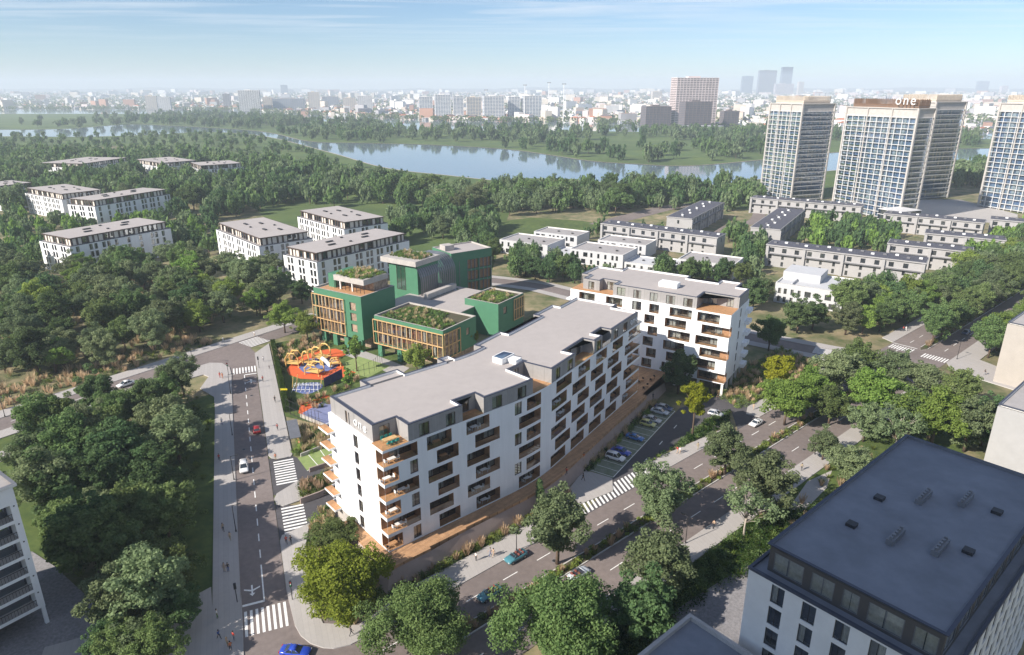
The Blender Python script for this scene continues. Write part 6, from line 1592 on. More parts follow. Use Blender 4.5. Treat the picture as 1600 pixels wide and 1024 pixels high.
def fill(poly, gap, seed, keep=1.0):
    r = random.Random(seed); xs = [p[0] for p in poly]; ys = [p[1] for p in poly]; out = []; y = min(ys)
    while y < max(ys):
        x = min(xs)
        while x < max(xs):
            px, py = x + r.uniform(-.5, .5) * gap, y + r.uniform(-.5, .5) * gap
            if in_poly(px, py, poly) and r.random() < keep: out.append((px, py))
            x += gap
        y += gap
    return out
planting('median_planting', 'low grasses and shrubs along the boulevard median', fill([S_(40, 65.9), S_(211, 65.9), S_(211, 67.6), S_(40, 67.6)], .85, 1, .75), [('tan', .9), ('green', .8), ('green', .7), ('bright', .7), ('bright', .6), ('shrub', .7)], 1, lambda x, y: .12)
planting('median_planting', 'low grasses along the far boulevard median', fill([S_(231, 65.9), S_(400, 65.9), S_(400, 67.6), S_(231, 67.6)], 1.4, 2, .7), [('tan', 1.0), ('green', .8), ('shrub', .8)], 2, lambda x, y: .12)
planting('deck_planting', 'grasses and shrubs between the timber deck and the pavement', fill([S_(44, 80.5), S_(82, 80.5), S_(88, 82.5), F_A(30, -4.2, 0)[:2], F_A(14, -4.3, 0)[:2], F_A(-3.6, -4.7, 0)[:2]], .75, 3, .95), [('bright', 1.0), ('bright', .9), ('tan', 1.2), ('green', 1.0), ('shrub', .9), ('green', .9)], 3)
planting('car_park_planting', 'shrub bed between the timber deck and the parking bays', fill([F_B(2, -4.0, 0)[:2], F_B(44, -3.9, 0)[:2], F_B(44, -2.2, 0)[:2], F_B(6, -3.1, 0)[:2]] if False else [F_B(4, -4.5, 0)[:2], F_B(44, -4.5, 0)[:2], F_B(44, -2.6, 0)[:2], F_B(4, -2.6, 0)[:2]], .8, 4, .95), [('shrub', 1.1), ('bright', .9), ('tan', 1.2), ('dark', 1.1)], 4)
planting('drive_planting', 'dark shrub strip between the car park drive and the pavement', fill([F_B(20, -15.9, 0)[:2], F_B(42, -18.4, 0)[:2], F_B(50, -22, 0)[:2], S_(136, 78), S_(114, 79.8), S_(107, 79.6)], .85, 5, .95), [('dark', 1.0), ('dark', .9), ('shrub', 1.0), ('green', .7)], 5)
planting('corner_planting', 'grasses and shrubs on the slope right of the cross wing', fill([S_(147, 80.8), S_(192, 80), S_(196, 96), S_(160, 96), S_(150, 92)], 1.15, 6, .75), [('green', 1.0), ('shrub', 1.1), ('bright', 1.0), ('tan', 1.1)], 6)
planting('oak_bed', 'grasses and shrubs round the end of the curved block', fill([(-37.44, 104.98), (-35.27, 107.87), (-30.94, 109.86), (-22.14, 97.86), (-20.35, 93.78), (-23.55, 83.66), (-29.12, 84.33), (-33.08, 91.46)], .95, 7, .7), [('shrub', .9), ('green', .8), ('tan', 1.1), ('dark', .9)], 7)
planting('drive_island_planting', 'planted island with grasses between the two garage drives', fill([(-43.75, 120.79), (-38.88, 126.94), (-36.38, 123.92), (-36.50, 120.09), (-41.89, 116.22)], .8, 8, .95), [('tan', 1.2), ('green', 1.0), ('shrub', 1.0), ('dark', 1.0)], 8, lambda x, y: .5)
planting('shelter_planting', 'flowering shrubs and grasses behind the bus shelter', fill([(-53.77, 147.87), (-46.49, 147.87), (-41.66, 140.90), (-41.65, 137.91), (-47.22, 134.45), (-50.14, 135.59), (-48.23, 137.91)], .85, 9, .9), [('tan', 1.2), ('shrub', 1.0), ('bright', .9), ('green', .9)], 9)
planting('service_planting', 'shrubs beside the service drive', fill([(-38.22, 106.89), (-37.22, 112.97), (-35.63, 114.03), (-33.51, 110.47), (-35.50, 106.50)], .8, 10, .95), [('shrub', 1.2), ('bright', 1.1), ('tan', 1.1)], 10)
planting('school_garden', 'grasses and shrubs in the school garden beyond the playground', fill([(-74.66, 200.78), (-64.17, 214.44), (-55.86, 206.52), (-60.10, 199.11), (-66.10, 193.72), (-66.72, 185.13), (-64.00, 173.64), (-58.18, 163.33), (-51.12, 165.31), (-46.22, 173.64), (-41.79, 178.08), (-45.05, 168.56), (-48.26, 157.64), (-59.60, 161.40), (-66.14, 178.08)], 1.1, 11, .6), [('tan', 1.1), ('green', .9), ('shrub', .9), ('dark', .9)], 11)
planting('street_grasses', 'tan and green grasses along the far side of the left street', fill([W_(-40, 197.5), W_(112, 197.5), W_(112, 207), W_(60, 212), W_(-40, 210)], 1.5, 12, .6), [('tan', 1.2), ('tan', 1.4), ('green', .9), ('shrub', 1.1), ('dark', 1.0)], 12)
planting('grove_undergrowth', 'dark undergrowth below the left grove', fill([Q_(100, 12.5), Q_(184, 12.5), (-88.37, 168.56), (-108.03, 152.28), (-93.22, 115.12), (-63.56, 85.00)], 2.0, 13, .5), [('dark', 1.4), ('shrub', 1.3), ('green', 1.0)], 13)
planting('wood_undergrowth', 'tan grasses and shrubs between the trees of the left wood', fill([W_(-30, 212), W_(110, 208), (-94.01, 252.28), (-135.98, 280.04), (-217.57, 280.04), (-172.00, 215.70)], 3.2, 14, .55), [('tan', 1.8), ('tan', 2.0), ('dark', 1.6), ('shrub', 1.6), ('green', 1.4)], 14)
planting('south_shrubs', 'dense dark shrubs between the south pavement and the yard', fill([S_(58, 53.2), S_(104, 53.2), S_(120, 48), S_(104, 44), S_(84, 47.5), S_(58, 47)], 1.1, 15, .95), [('dark', 1.3), ('shrub', 1.4), ('dark', 1.5), ('green', .9)], 15)
planting('south_grass', 'tufted grass and shrubs below the dark-roofed block', fill([S_(104, 53), S_(200, 53), S_(200, 40), S_(110, 40)], 1.9, 16, .5), [('green', 1.0), ('shrub', 1.3), ('tan', 1.1)], 16)
# roof gardens of the school
def fpoly(fm, pts): return [tuple(Vector(fm(u, w, 0)) + sc_root.location)[:2] for u, w in pts]
for fm, pts, z, lab, sd in ((g2, ((1.2, 1.2), (25, 1.2), (25, 8), (19, 8.5), (18, 14), (6, 14.6), (2.5, 9)), H2 - .5, 'garden planting on the front roof of the school', 21), (g1, ((6, 4), (18.2, 4), (18.2, 14), (6, 14)), H1 + 4.0, 'garden planting on the roof pavilion of the school', 22), (g3, ((1, 1), (11, 1), (12.4, 12), (1.5, 13)), H3 - .5, 'garden planting on the right-hand school roof', 23), (g0, ((-1.5, 2), (12.5, 2), (12.5, 11), (-1.5, 11)), 21.4, 'garden planting on the back roof of the school', 24)):
    planting('roof_garden', lab, fill(fpoly(fm, pts), .95, sd, .9), [('shrub', .9), ('bright', .8), ('tan', .8), ('green', .8), ('green', .7), ('shrub', .8), ('bright', .7)], sd, (lambda zz: (lambda x, y: zz))(z))
# clipped hedge along the school pavement
hg = MB()
hq = np.random.default_rng(3)
def hedge(label, fm, q0, q1, r0, r1, h):
    n = int((q1 - q0) * (abs(r1 - r0) + 2 * h) * 16); u = hq.uniform(q0, q1, n); sel = hq.random(n); w = np.where(sel < .4, hq.uniform(min(r0, r1), max(r0, r1), n), np.where(sel < .7, r0, r1)); z = np.where(sel < .4, h, hq.uniform(0.05, h, n))
    N = np.zeros((n, 3)); P = np.zeros((n, 3))
    for i in range(n):
        P[i] = fm(u[i], w[i], z[i])
    N = unitv(n, hq) + np.array([0, 0, .4]); N /= np.linalg.norm(N, axis=1, keepdims=True)
    me = quads_mesh('foliage', leaf_quads(P, N, .14, hq), 'leaf_hedge'); t = thing('hedge', label, 'hedge', (0, 0, 0)); link('foliage', me, t)
    b = MB(); lo, hi = min(r0, r1) + .08, max(r0, r1) - .08; b.fbox(fm, q0 + .08, q1 - .08, lo, hi, 0, h - .08); b.build('inner_mass', 'leaf_hedge', t)
hedge('long clipped green hedge between the school garden and the pavement', F_Q, 166, 219, -5.2, -6.5, 1.6)

# ------------------------------------------------------------------ the distant city
for nm, c in (('city_cream', (0.62, 0.55, 0.46)), ('city_white', (0.72, 0.70, 0.67)), ('city_grey', (0.36, 0.35, 0.36)), ('city_brick', (0.42, 0.24, 0.17)), ('city_tile', (0.40, 0.16, 0.09)), ('city_dark', (0.10, 0.10, 0.12)), ('city_blue', (0.13, 0.19, 0.27)), ('city_pink', (0.68, 0.58, 0.56)), ('city_brown', (0.16, 0.13, 0.13))): mat(nm, c, rough=0.85, var=0.08, scale=0.05)
def high_rise(label, q, main='city_white', band='city_grey', depth=None, group='distant high-rise blocks', turn=12):
    x0, x1, y, z = q; w = (x1 - x0) * 0.9; d = depth or min(30, max(14, w * .5))
    t = thing('high_rise', label, 'high-rise', (x0, y, 0), R(turn), group)
    m = MB(); m.box(.4, w - .4, .4, d - .4, 0, z - 1); m.build('glazing', band, t)
    n = max(3, int(z / 3.3)); b_ = MB()
    for k in range(n): zz = z * k / n; b_.box(0, w, 0, d, zz + 1.7, zz + 3.1)
    o = b_.build('floor_bands', main, t); o['kind'] = 'stuff'
    p = MB(); nn = max(2, int(w / 7))
    for k in range(nn + 1): x = (w - 1.0) * k / nn; p.box(x, x + 1.0, -.15, .3, 0, z); p.box(x, x + 1.0, d - .3, d + .15, 0, z)
    o = p.build('piers', main, t); o['kind'] = 'stuff'
    m = MB(); m.box(w * .3, w * .6, d * .3, d * .7, z - 1, z + 2.5); m.build('roof_house', main, t)
    return t
HRS = [
 ('cream slab block at the far left of the skyline', (-1379, -1336, 2702, 50), 'city_cream', 'city_grey'),
 ('paler slab block joined to the far left cream slab', (-1295, -1248, 2624, 47), 'city_white', 'city_grey'),
 ('narrow grey tower left of the striped office block', (-1120, -1090, 2784, 57), 'city_grey', 'city_dark'),
 ('white striped office block on the left skyline', (-943, -866, 2480, 71), 'city_white', 'city_dark'),
 ('beige slab right of the striped office block', (-885, -853, 2550, 48), 'city_cream', 'city_grey'),
 ('long low grey-blue block behind the lake', (-851, -728, 2550, 43), 'city_grey', 'city_blue'),
 ('cream tower right of the long grey-blue block', (-766, -720, 2702, 64), 'city_cream', 'city_grey'),
 ('grey block behind the cream tower', (-810, -734, 3066, 44), 'city_grey', 'city_blue'),
 ('pale pair block, left half, left of the centre', (-600, -550, 2550, 45), 'city_cream', 'city_grey'),
 ('pale pair block, right half, left of the centre', (-533, -477, 2480, 53), 'city_white', 'city_grey'),
 ('small blue tower standing behind the left skyline', (-2112, -2047, 6600, 105), 'city_blue', 'city_dark'),
 ('leftmost of the white lakeside blocks', (-263, -221, 2035, 55), 'city_white', 'city_blue'),
 ('second white lakeside block', (-208, -161, 1947, 61), 'city_white', 'city_blue'),
 ('narrow third lakeside block', (-159, -128, 1947, 58), 'city_white', 'city_blue'),
 ('fourth lakeside block, right of the narrow one', (-117, -75, 1866, 56), 'city_cream', 'city_blue'),
 ('widest lakeside block with many balconies', (-71, -13, 1828, 59), 'city_white', 'city_blue'),
 ('lakeside block next to the widest one', (-8, 25, 1866, 57), 'city_white', 'city_blue'),
 ('rightmost white lakeside block', (30, 84, 1866, 59), 'city_white', 'city_blue'),
 ('unfinished dark frame block left of the pink tower', (271, 332, 1446, 43), 'city_brown', 'city_dark'),
 ('unfinished dark frame block in front of the pink tower', (334, 396, 1379, 53), 'city_brown', 'city_dark'),
 ('tall pink-white slab tower on the skyline', (335, 437, 1469, 98), 'city_pink', 'city_brown'),
 ('low brown block right of the pink tower', (429, 467, 1446, 34), 'city_brown', 'city_dark'),
 ('blue flat-capped tower, left of the skyline group', (2450, 2587, 7705, 199), 'city_blue', 'city_dark'),
 ('broad brown-blue tower in the skyline group', (2420, 2628, 7110, 242), 'city_brown', 'city_blue'),
 ('tallest blue tower of the skyline group', (2861, 2998, 7705, 288), 'city_blue', 'city_dark'),
 ('low wide block below the skyline towers', (2405, 2611, 6600, 116), 'city_pink', 'city_blue'),
 ('pale block at the right of the skyline towers', (2818, 2881, 7110, 137), 'city_cream', 'city_grey'),
 ('lone blue glass tower on the right skyline', (5955, 6143, 9251, 162), 'city_blue', 'city_dark'),
 ('pinkish block on the right skyline', (5222, 5311, 7705, 103), 'city_pink', 'city_grey'),
 ('cream office block left of the pink tower', (818, 881, 4190, 60), 'city_cream', 'city_grey'),
]
for h_ in HRS: high_rise(*h_)
cx_ = thing('exhibition_hall', 'low white hall by the far water', 'hall', (*(332.15, 1337.28), 0), R(10))
m = MB(); m.box(0, 70, 0, 30, 0, 9); m.build('wall', 'city_white', cx_); m = MB(); m.box(-1, 71, -1, 31, 9.003, 10); m.build('roof', 'city_grey', cx_)
for i, (px, zt) in enumerate((((33.52, 1866.37), 86), ((97.53, 1905.81), 92), ((126.36, 1757.12), 88), ((-67.05, 1866.37), 74))):
    t = thing('floodlight_mast', ['thin white mast right of the lakeside blocks', 'tallest thin white mast beyond the lake', 'thin white mast nearest the water', 'thin white mast among the lakeside blocks'][i], 'mast', (*px, 0))
    q = MB(); q.tube([(0, 0, 0), (0, 0, zt)], [1.3, .7], 6); q.build('pole', 'white_paint', t); q = MB(); q.box(-5, 5, -.5, .5, zt - 2, zt); q.build('head', 'metal_grey', t)
# houses: individuals along the near edge, the rest one mass
def house_mesh(w, d, h, rh, wall, roof):
    m = MB(); m.box(0, w, 0, d, 0, h, 0, skip=(1,))
    if rh > 0: 
        e = .4; m.face([(-e, -e, h), (w + e, -e, h), (w * .7, d / 2, h + rh), (w * .3, d / 2, h + rh)], 1); m.face([(w + e, d + e, h), (-e, d + e, h), (w * .3, d / 2, h + rh), (w * .7, d / 2, h + rh)], 1); m.face([(-e, d + e, h), (-e, -e, h), (w * .3, d / 2, h + rh)], 1); m.face([(w + e, -e, h), (w + e, d + e, h), (w * .7, d / 2, h + rh)], 1)
    else: m.face([(0, 0, h), (w, 0, h), (w, d, h), (0, d, h)], 1)
    for k in range(int(w / 3.2)): x = 1 + k * 3.2; m.box(x, x + 1.3, -.06, 0, 1.2, 2.8, 2); m.box(x, x + 1.3, -.06, 0, min(h - 1.9, 4.2), min(h - .4, 5.8), 2)
    return m.mesh('distant_house', [wall, roof, 'city_dark'])
random.seed(9)
HM = [house_mesh(random.uniform(11, 24), random.uniform(9, 14), random.uniform(6.5, 11), rh, wl_, rf_) for rh, wl_, rf_ in ((3, 'city_cream', 'city_tile'), (3, 'city_white', 'city_tile'), (0, 'city_white', 'city_grey'), (0, 'city_cream', 'city_grey'), (2.5, 'city_brick', 'city_brown'), (0, 'city_pink', 'city_white'))]
XF = np.array(sorted(second_far)); XN = np.array(sorted(second_near))
rr_ = random.Random(4); hs_ = []
HL = [('tile-roofed cream house across the far water', 'cream tile-roofed houses across the far water'), ('tile-roofed white house across the far water', 'white tile-roofed houses across the far water'), ('flat-roofed white house across the far water', 'white flat-roofed houses across the far water'), ('flat-roofed cream house across the far water', 'cream flat-roofed houses across the far water'), ('brick house across the far water', 'brick houses across the far water'), ('pinkish flat-roofed building across the far water', 'pinkish buildings across the far water')]
while len(hs_) < 240:
    x = rr_.uniform(-1500, 1150); y = np.interp(x, XF[:, 0], XF[:, 1]) + 30 + abs(rr_.gauss(0, 260))
    if abs(x) > 0.78 * (y * .944 + 25): continue
    if any((x - a) ** 2 + (y - b_) ** 2 < 500 for a, b_ in hs_): continue
    hs_.append((x, y)); k = rr_.randrange(6)
    o = link('distant_house', HM[k]); o.location = (x, y, -.5); o.rotation_euler = (0, 0, rr_.uniform(0, 6.28)); o.scale = (rr_.uniform(.8, 1.5),) * 3; tag(o, HL[k][0], 'house', HL[k][1])
r = np.random.default_rng(15)
def city_boxes(n, ymin_off, ymax, big, seed):
    r = np.random.default_rng(seed); V = []; MI = []
    for _ in range(n):
        y = ymin_off + (ymax - ymin_off) * r.random() ** 1.5; x = r.uniform(-.82, .82) * y
        y0 = np.interp(x, XF[:, 0], XF[:, 1]) if -2600 < x < 2200 else 2700
        if y < y0 + 40: continue
        w, d, h = r.uniform(10, 26), r.uniform(9, 15), r.uniform(5, 11)
        if r.random() < big: w, d, h = r.uniform(25, 60), r.uniform(12, 18), r.uniform(14, 34)
        sc_ = 1 + max(0, y - 3000) / 5000; w *= sc_; d *= sc_; h *= 1 + max(0, y - 3000) / 9000
        a = r.uniform(0, 3.14); c_, s_ = math.cos(a), math.sin(a); zb = -1 + max(0, (y - 3500)) * .004
        C = [(x + px * c_ - py * s_, y + px * s_ + py * c_) for px, py in ((0, 0), (w, 0), (w, d), (0, d))]
        for i in range(4): p, q = C[i], C[(i + 1) % 4]; V.append([(*p, zb), (*q, zb), (*q, zb + h), (*p, zb + h)])
        V.append([(*p, zb + h) for p in C]); wm_ = r.choice([0, 0, 1, 1, 1, 2, 3, 6]); MI += [wm_] * 4 + [r.choice([4, 4, 2, 1, 3, 2])]
    return np.array(V), np.array(MI, dtype=np.int32)
V, MI = city_boxes(9000, 1650, 9000, .07, 8)
me = quads_mesh('distant_city', V, ['city_cream', 'city_white', 'city_grey', 'city_brick', 'city_tile', 'city_dark', 'city_pink']); me.polygons.foreach_set('material_index', MI)
o = link('distant_city', me, None, 'stuff'); o['label'] = 'hazy mass of distant houses and blocks reaching the horizon'; o['category'] = 'city'
Q = []
for _ in range(5200):
    y = 1600 + 6800 * r.random() ** 1.4; x = r.uniform(-.82, .82) * y; y0 = np.interp(x, XF[:, 0], XF[:, 1])
    if y < y0 + 15: continue
    P = unitv(16, r) * np.array([7, 7, 5]) * r.uniform(.7, 1.7) * (1 + max(0, y - 3000) / 5000) + np.array([x, y, 5 + max(0, (y - 3500)) * .004]); N = unitv(16, r) + np.array([0, 0, .5]); N /= np.linalg.norm(N, axis=1, keepdims=True)
    Q.append(leaf_quads(P, N, 3.4 * (1 + max(0, y - 3000) / 5000), r, .9))
for k in range(420):   # tree line along the far water's edge
    x = r.uniform(-2000, 1200); y = np.interp(x, XF[:, 0], XF[:, 1]) + r.uniform(4, 40); P = unitv(26, r) * np.array([6, 6, 5]) + np.array([x, y, 6]); N = unitv(26, r) + np.array([0, 0, .5]); N /= np.linalg.norm(N, axis=1, keepdims=True); Q.append(leaf_quads(P, N, 2.0, r, .9))
me = quads_mesh('city_trees', np.concatenate(Q), 'leaf_mid'); o = link('city_trees', me, None, 'stuff'); o['label'] = 'mass of tree tops among the distant houses'; o['category'] = 'trees'
# rising ground under the far city and on the horizon
hl = MB(); N_ = 60
for k in range(N_):
    x0, x1 = -9000 + 18000 * k / N_, -9000 + 18000 * (k + 1) / N_
    f = lambda x: 14 + 10 * math.sin(x * .0011 + 1) + 8 * math.sin(x * .0031) + 6 * math.sin(x * .0073)
    hl.face([(x0, 3500, -.55), (x1, 3500, -.55), (x1, 9500, 18 + f(x1) * .4), (x0, 9500, 18 + f(x0) * .4)])
    hl.face([(x0, 9500, 18 + f(x0) * .4), (x1, 9500, 18 + f(x1) * .4), (x1, 11500, 58 + f(x1)), (x0, 11500, 58 + f(x0))])
struct('horizon_hills', hl, 'city_ground')
# ------------------------------------------------------------------ the hazy air
hz = MB(); hz.box(-11000, 11000, -400, 11900, -1.7, 210)
hm = bpy.data.materials.new('haze'); hm.use_nodes = True; hn = hm.node_tree; hn.nodes.clear()
ho = hn.nodes.new('ShaderNodeOutputMaterial'); hv = hn.nodes.new('ShaderNodeVolumePrincipled'); hv.inputs['Color'].default_value = (0.80, 0.90, 1.0, 1); hv.inputs['Density'].default_value = 0.00017; hv.inputs['Anisotropy'].default_value = 0.0
hn.links.new(hv.outputs[0], ho.inputs['Volume']); MATS['haze'] = hm
hzo = hz.build('haze', 'haze', None, kind='stuff'); hzo['label'] = 'pale haze filling the air over the city'; hzo['category'] = 'haze'

# ------------------------------------------------------------------ cars
def paint(name, c): 
    m = mat(name, c, rough=0.28, var=0.02, spec=0.6); b = m.node_tree.nodes['Principled BSDF']; b.inputs['Coat Weight'].default_value = 0.6; b.inputs['Coat Roughness'].default_value = 0.05; return name
for nm, c in (('car_white', (.78, .78, .78)), ('car_teal', (.07, .22, .27)), ('car_blue', (.02, .06, .42)), ('car_azure', (.02, .14, .42)), ('car_yellow', (.58, .56, .20)), ('car_silver', (.50, .51, .53)), ('car_navy', (.06, .09, .18)), ('car_red', (.28, .02, .02)), ('car_dark', (.04, .04, .05)), ('car_palegrey', (.55, .58, .62))): paint(nm, c)
mat('tyre', (.02, .02, .02), rough=.9); mat('rim', (.45, .45, .46), rough=.35, metal=.8); mat('lamp_white', (.85, .85, .8), rough=.15); mat('lamp_red', (.45, .02, .02), rough=.2); mat('car_glass', (.03, .04, .05), rough=.05, spec=.9, var=0); mat('seat_red', (.20, .06, .045), rough=.7); mat('seat_white', (.7, .67, .62), rough=.7); mat('plate', (.8, .8, .78), rough=.4)
def grid_loft(m, secs, mi=0, close=True):
    """secs: list of equal-length point lists; quads between neighbours, caps at the ends"""
    n = len(secs[0]); base = len(m.v)
    for s in secs: m.v += [tuple(p) for p in s]
    for i in range(len(secs) - 1):
        for k in range(n - 1): a = base + i * n + k; m.f.append((a, a + 1, a + n + 1, a + n)); m.m.append(mi)
    m.f.append(tuple(base + k for k in range(n))[::-1]); m.m.append(mi); e = base + (len(secs) - 1) * n; m.f.append(tuple(e + k for k in range(n))); m.m.append(mi)
CARM = {}
def car_meshes(style):
    if style in CARM: return CARM[style]
    W = .90
    if style == 'suv': prof = [(-2.2, .42, .85), (-2.12, .32, 1.0), (-1.5, .28, 1.02), (0, .28, 1.0), (.9, .28, .98), (1.75, .30, .90), (2.12, .36, .78), (2.22, .45, .62)]; cab = [(-2.05, 1.0), (-1.75, 1.62), (-.2, 1.70), (.45, 1.62), (1.15, .98)]
    elif style == 'sport': prof = [(-2.15, .45, .80), (-2.0, .30, .92), (-1.2, .24, .90), (0, .24, .82), (.8, .24, .82), (1.6, .26, .74), (2.1, .32, .60), (2.2, .40, .50)]; cab = [(-1.5, .88), (-.7, 1.20), (-.1, 1.24), (.25, 1.18), (.95, .80)]
    elif style == 'open': prof = [(-2.2, .45, .80), (-2.08, .32, .92), (-1.3, .26, .94), (0, .26, .90), (.8, .26, .90), (1.6, .28, .83), (2.12, .34, .70), (2.22, .42, .56)]; cab = None
    elif style == 'hatch': prof = [(-1.9, .42, .85), (-1.85, .32, .98), (-1.2, .27, .98), (0, .27, .95), (.7, .27, .94), (1.4, .29, .86), (1.8, .35, .72), (1.9, .43, .58)]; cab = [(-1.82, .97), (-1.45, 1.46), (-.3, 1.54), (.3, 1.46), (1.0, .93)]
    else: prof = [(-2.3, .45, .82), (-2.2, .33, .95), (-1.5, .27, .97), (0, .27, .93), (.8, .27, .92), (1.7, .29, .84), (2.2, .35, .70), (2.32, .44, .56)]; cab = [(-1.75, .95), (-1.05, 1.40), (-.2, 1.46), (.35, 1.40), (1.15, .91)]
    body = MB(); secs = []
    for i, (x, zb, zt) in enumerate(prof):
        w = W * (.80 if i in (0, len(prof) - 1) else .94 if i in (1, len(prof) - 2) else 1.0)
        secs.append([(x, -w * .9, zb), (x, -w, zb + .16), (x, -w * .99, (zb + zt) * .55), (x, -w * .93, zt - .05), (x, -w * .72, zt), (x, 0, zt + .025), (x, w * .72, zt), (x, w * .93, zt - .05), (x, w * .99, (zb + zt) * .55), (x, w, zb + .16), (x, w * .9, zb)])
    grid_loft(body, secs)
    for sx in (-1, 1):
        for sy in (-1, 1): x = sx * (prof[-1][0] * .62); pass
    gl = MB(); roof = MB()
    if cab:
        (x0, z0), (x1, z1), (x2, z2), (x3, z3), (x4, z4) = cab
        S = [[(x0, -.78, z0), (x0, 0, z0), (x0, .78, z0)]]
        bot = lambda x: z0 + (z4 - z0) * (x - x0) / (x4 - x0) - .02
        def ring(x, z, wt, wb): return [(x, -wb, bot(x)), (x, -wt, z), (x, 0, z + .03), (x, wt, z), (x, wb, bot(x))]
        grid_loft(gl, [ring(x0, bot(x0) + .02, .74, .76), ring(x1, z1, .58, .80), ring(x2, z2, .60, .82), ring(x3, z3, .60, .82), ring(x4, bot(x4) + .02, .72, .76)])
        rs = [[(x, -w, z - .02), (x, -w * .9, z + .035), (x, 0, z + .06), (x, w * .9, z + .035), (x, w, z - .02)] for x, z, w in ((x1 - .06, z1, .60), (x2, z2, .62), (x3 + .02, z3, .62))]
        grid_loft(roof, rs)
        for sy in (-1, 1):
            roof.tube([(x4 - .03, sy * .755, bot(x4) + .02), (x3, sy * .615, z3 + .01)], .045, 5); roof.tube([(x0 + .03, sy * .76, bot(x0) + .02), (x1, sy * .6, z1 + .01)], .06, 5); xm = (x2 + x1) / 2; roof.tube([(-.2, sy * .83, bot(-.2)), (-.2, sy * .62, z2 + .01)], .045, 5)
    else:
        gl.face([(.95, -.70, .90), (.95, .70, .90), (.55, .60, 1.32), (.55, -.60, 1.32)]); roof.tube([(.95, -.72, .90), (.55, -.62, 1.33), (.55, .62, 1.33), (.95, .72, .90)], .04, 5)
    whl = MB(); whl.tube([(0, -.11, 0), (0, .11, 0)], .33, 14); rim = MB(); rim.tube([(0, -.125, 0), (0, .125, 0)], .20, 10)
    hd = MB(); hd.box(-.10, .06, -.16, .16, -.06, .06); tl = MB(); tl.box(-.06, .06, -.17, .17, -.07, .07)
    seat = MB()
    for y in (-.38, .38):
        for x in (.0, -.95): seat.box(x - .3, x + .25, y - .27, y + .27, .62, .92); seat.box(x - .42, x - .25, y - .26, y + .26, .80, 1.22)
    tub = MB(); tub.box(-1.45, .75, -.70, .70, .86, .955)
    CARM[style] = dict(b=body, g=gl, r=roof, w=whl.mesh('wheel', 'tyre', False), rim=rim.mesh('rim', 'rim'), h=hd.mesh('headlight', 'lamp_white'), t=tl.mesh('taillight', 'lamp_red'), prof=prof, cab=cab, seat=seat, tub=tub, cache={})
    return CARM[style]
def car(label, px, deg, style, col, group=None, roofcol=None, z=0.03):
    M_ = car_meshes(style); c = M_['cache']
    if col not in c: c[col] = (M_['b'].mesh('body', col, True), M_['r'].mesh('roof', roofcol or col, True), M_['g'].mesh('windows', 'car_glass' if M_['cab'] else 'pane', False))
    t = thing('car', label, 'car', (*px, z), rot_of(deg), group); b, r_, g_ = c[col]
    link('body', b, t); link('roof' if M_['cab'] else 'windscreen_frame', r_, t); link('windows' if M_['cab'] else 'windscreen', g_, t)
    xe = M_['prof'][-1][0]; 
    for x in (xe * .62, -xe * .62):
        for y in (-.80, .80): w = link('wheel', M_['w'], t); w.location = (x, y, .33); link('rim', M_['rim'], w)
    for y in (-.62, .62):
        h = link('headlight', M_['h'], t); h.location = (xe - .07, y, M_['prof'][-2][2] - .12); q = link('taillight', M_['t'], t); q.location = (-xe + .04, y, M_['prof'][0][2] - .06)
    if not M_['cab']:
        s = link('seats', M_['seat'].mesh('seats', 'seat_red' if 'ligh' not in label else 'seat_white'), t); s['kind'] = 'stuff'; link('cabin_tub', M_['tub'].mesh('cabin_tub', 'car_dark'), t)
    return t
BV = 49.1
car('teal open-top car with red seats, nearer the pavement', (0.67, 98.88), BV + 180, 'open', 'car_teal')
car('teal open-top car on the boulevard, closer to the bottom edge', (-3.62, 89.67), BV + 180, 'open', 'car_teal')
car('pale grey open car on the far carriageway beside the largest tree', (11.19, 94.41), BV, 'open', 'car_palegrey')
car('white sports car with dark glass on the boulevard before the lime-green tree', (59.49, 149.21), BV + 180, 'sport', 'car_white')
car('pale car leaving the car park drive behind the lime tree', (51.01, 154.03), 122, 'hatch', 'car_silver')
car('dark car with a pale roof on the far boulevard', (151.64, 214.44), BV + 180, 'sedan', 'car_navy', roofcol='car_silver')
car('blue car on the far boulevard behind street trees', (159.71, 217.62), BV, 'hatch', 'car_azure')
car('white car at the crossroads below the trees', (91.05, 182.73), 125, 'hatch', 'car_white')
pk = dict(u=(12.35, 15.0, 22.95, 30.9, 33.5, 38.8, 41.2))
for u, st, co, lab in ((12.35 - .4, 'suv', 'car_white', 'white car with black roof glass, nearest in the parking row'), (14.95, 'sedan', 'car_blue', 'deep blue car beside the white parked car'), (22.9, 'sport', 'car_azure', 'bright blue sports car alone in the parking row'), (30.85, 'hatch', 'car_yellow', 'pale yellow small car in the parking row'), (33.5, 'sedan', 'car_silver', 'silver car beside the pale yellow one'), (38.8, 'sedan', 'car_palegrey', 'pale grey car near the far end of the parking row'), (41.4, 'sedan', 'car_navy', 'navy car at the far end of the parking row')):
    car(lab, F_B(u, -7.2, 0)[:2], 122.7, st, co, 'cars parked beside the curved block', z=.05)
car('red car driving up the side road', F_Q(158.0, 1.8, 0)[:2], -22, 'hatch', 'car_red')
car('white hatchback driving down the side road', F_Q(140.8, 5.2, 0)[:2], 158, 'suv', 'car_white')
car('bright blue car at the bottom edge on the corner', (-31.40, 77.77), 95, 'sport', 'car_blue')
car('white car on the left street between the trees', (-106.51, 172.35), 35.5 + 180, 'sedan', 'car_white')
car('grey car behind the white one on the left street', (-99.30, 181.31), 35.5 + 180, 'sedan', 'car_dark')
car('blue car on the left street near the picture edge', (-120.70, 160.63), 35.5 + 180, 'suv', 'car_azure')
car('dark car just ahead of the blue one at the left edge', (-123.85, 156.91), 35.5 + 180, 'sedan', 'car_dark')
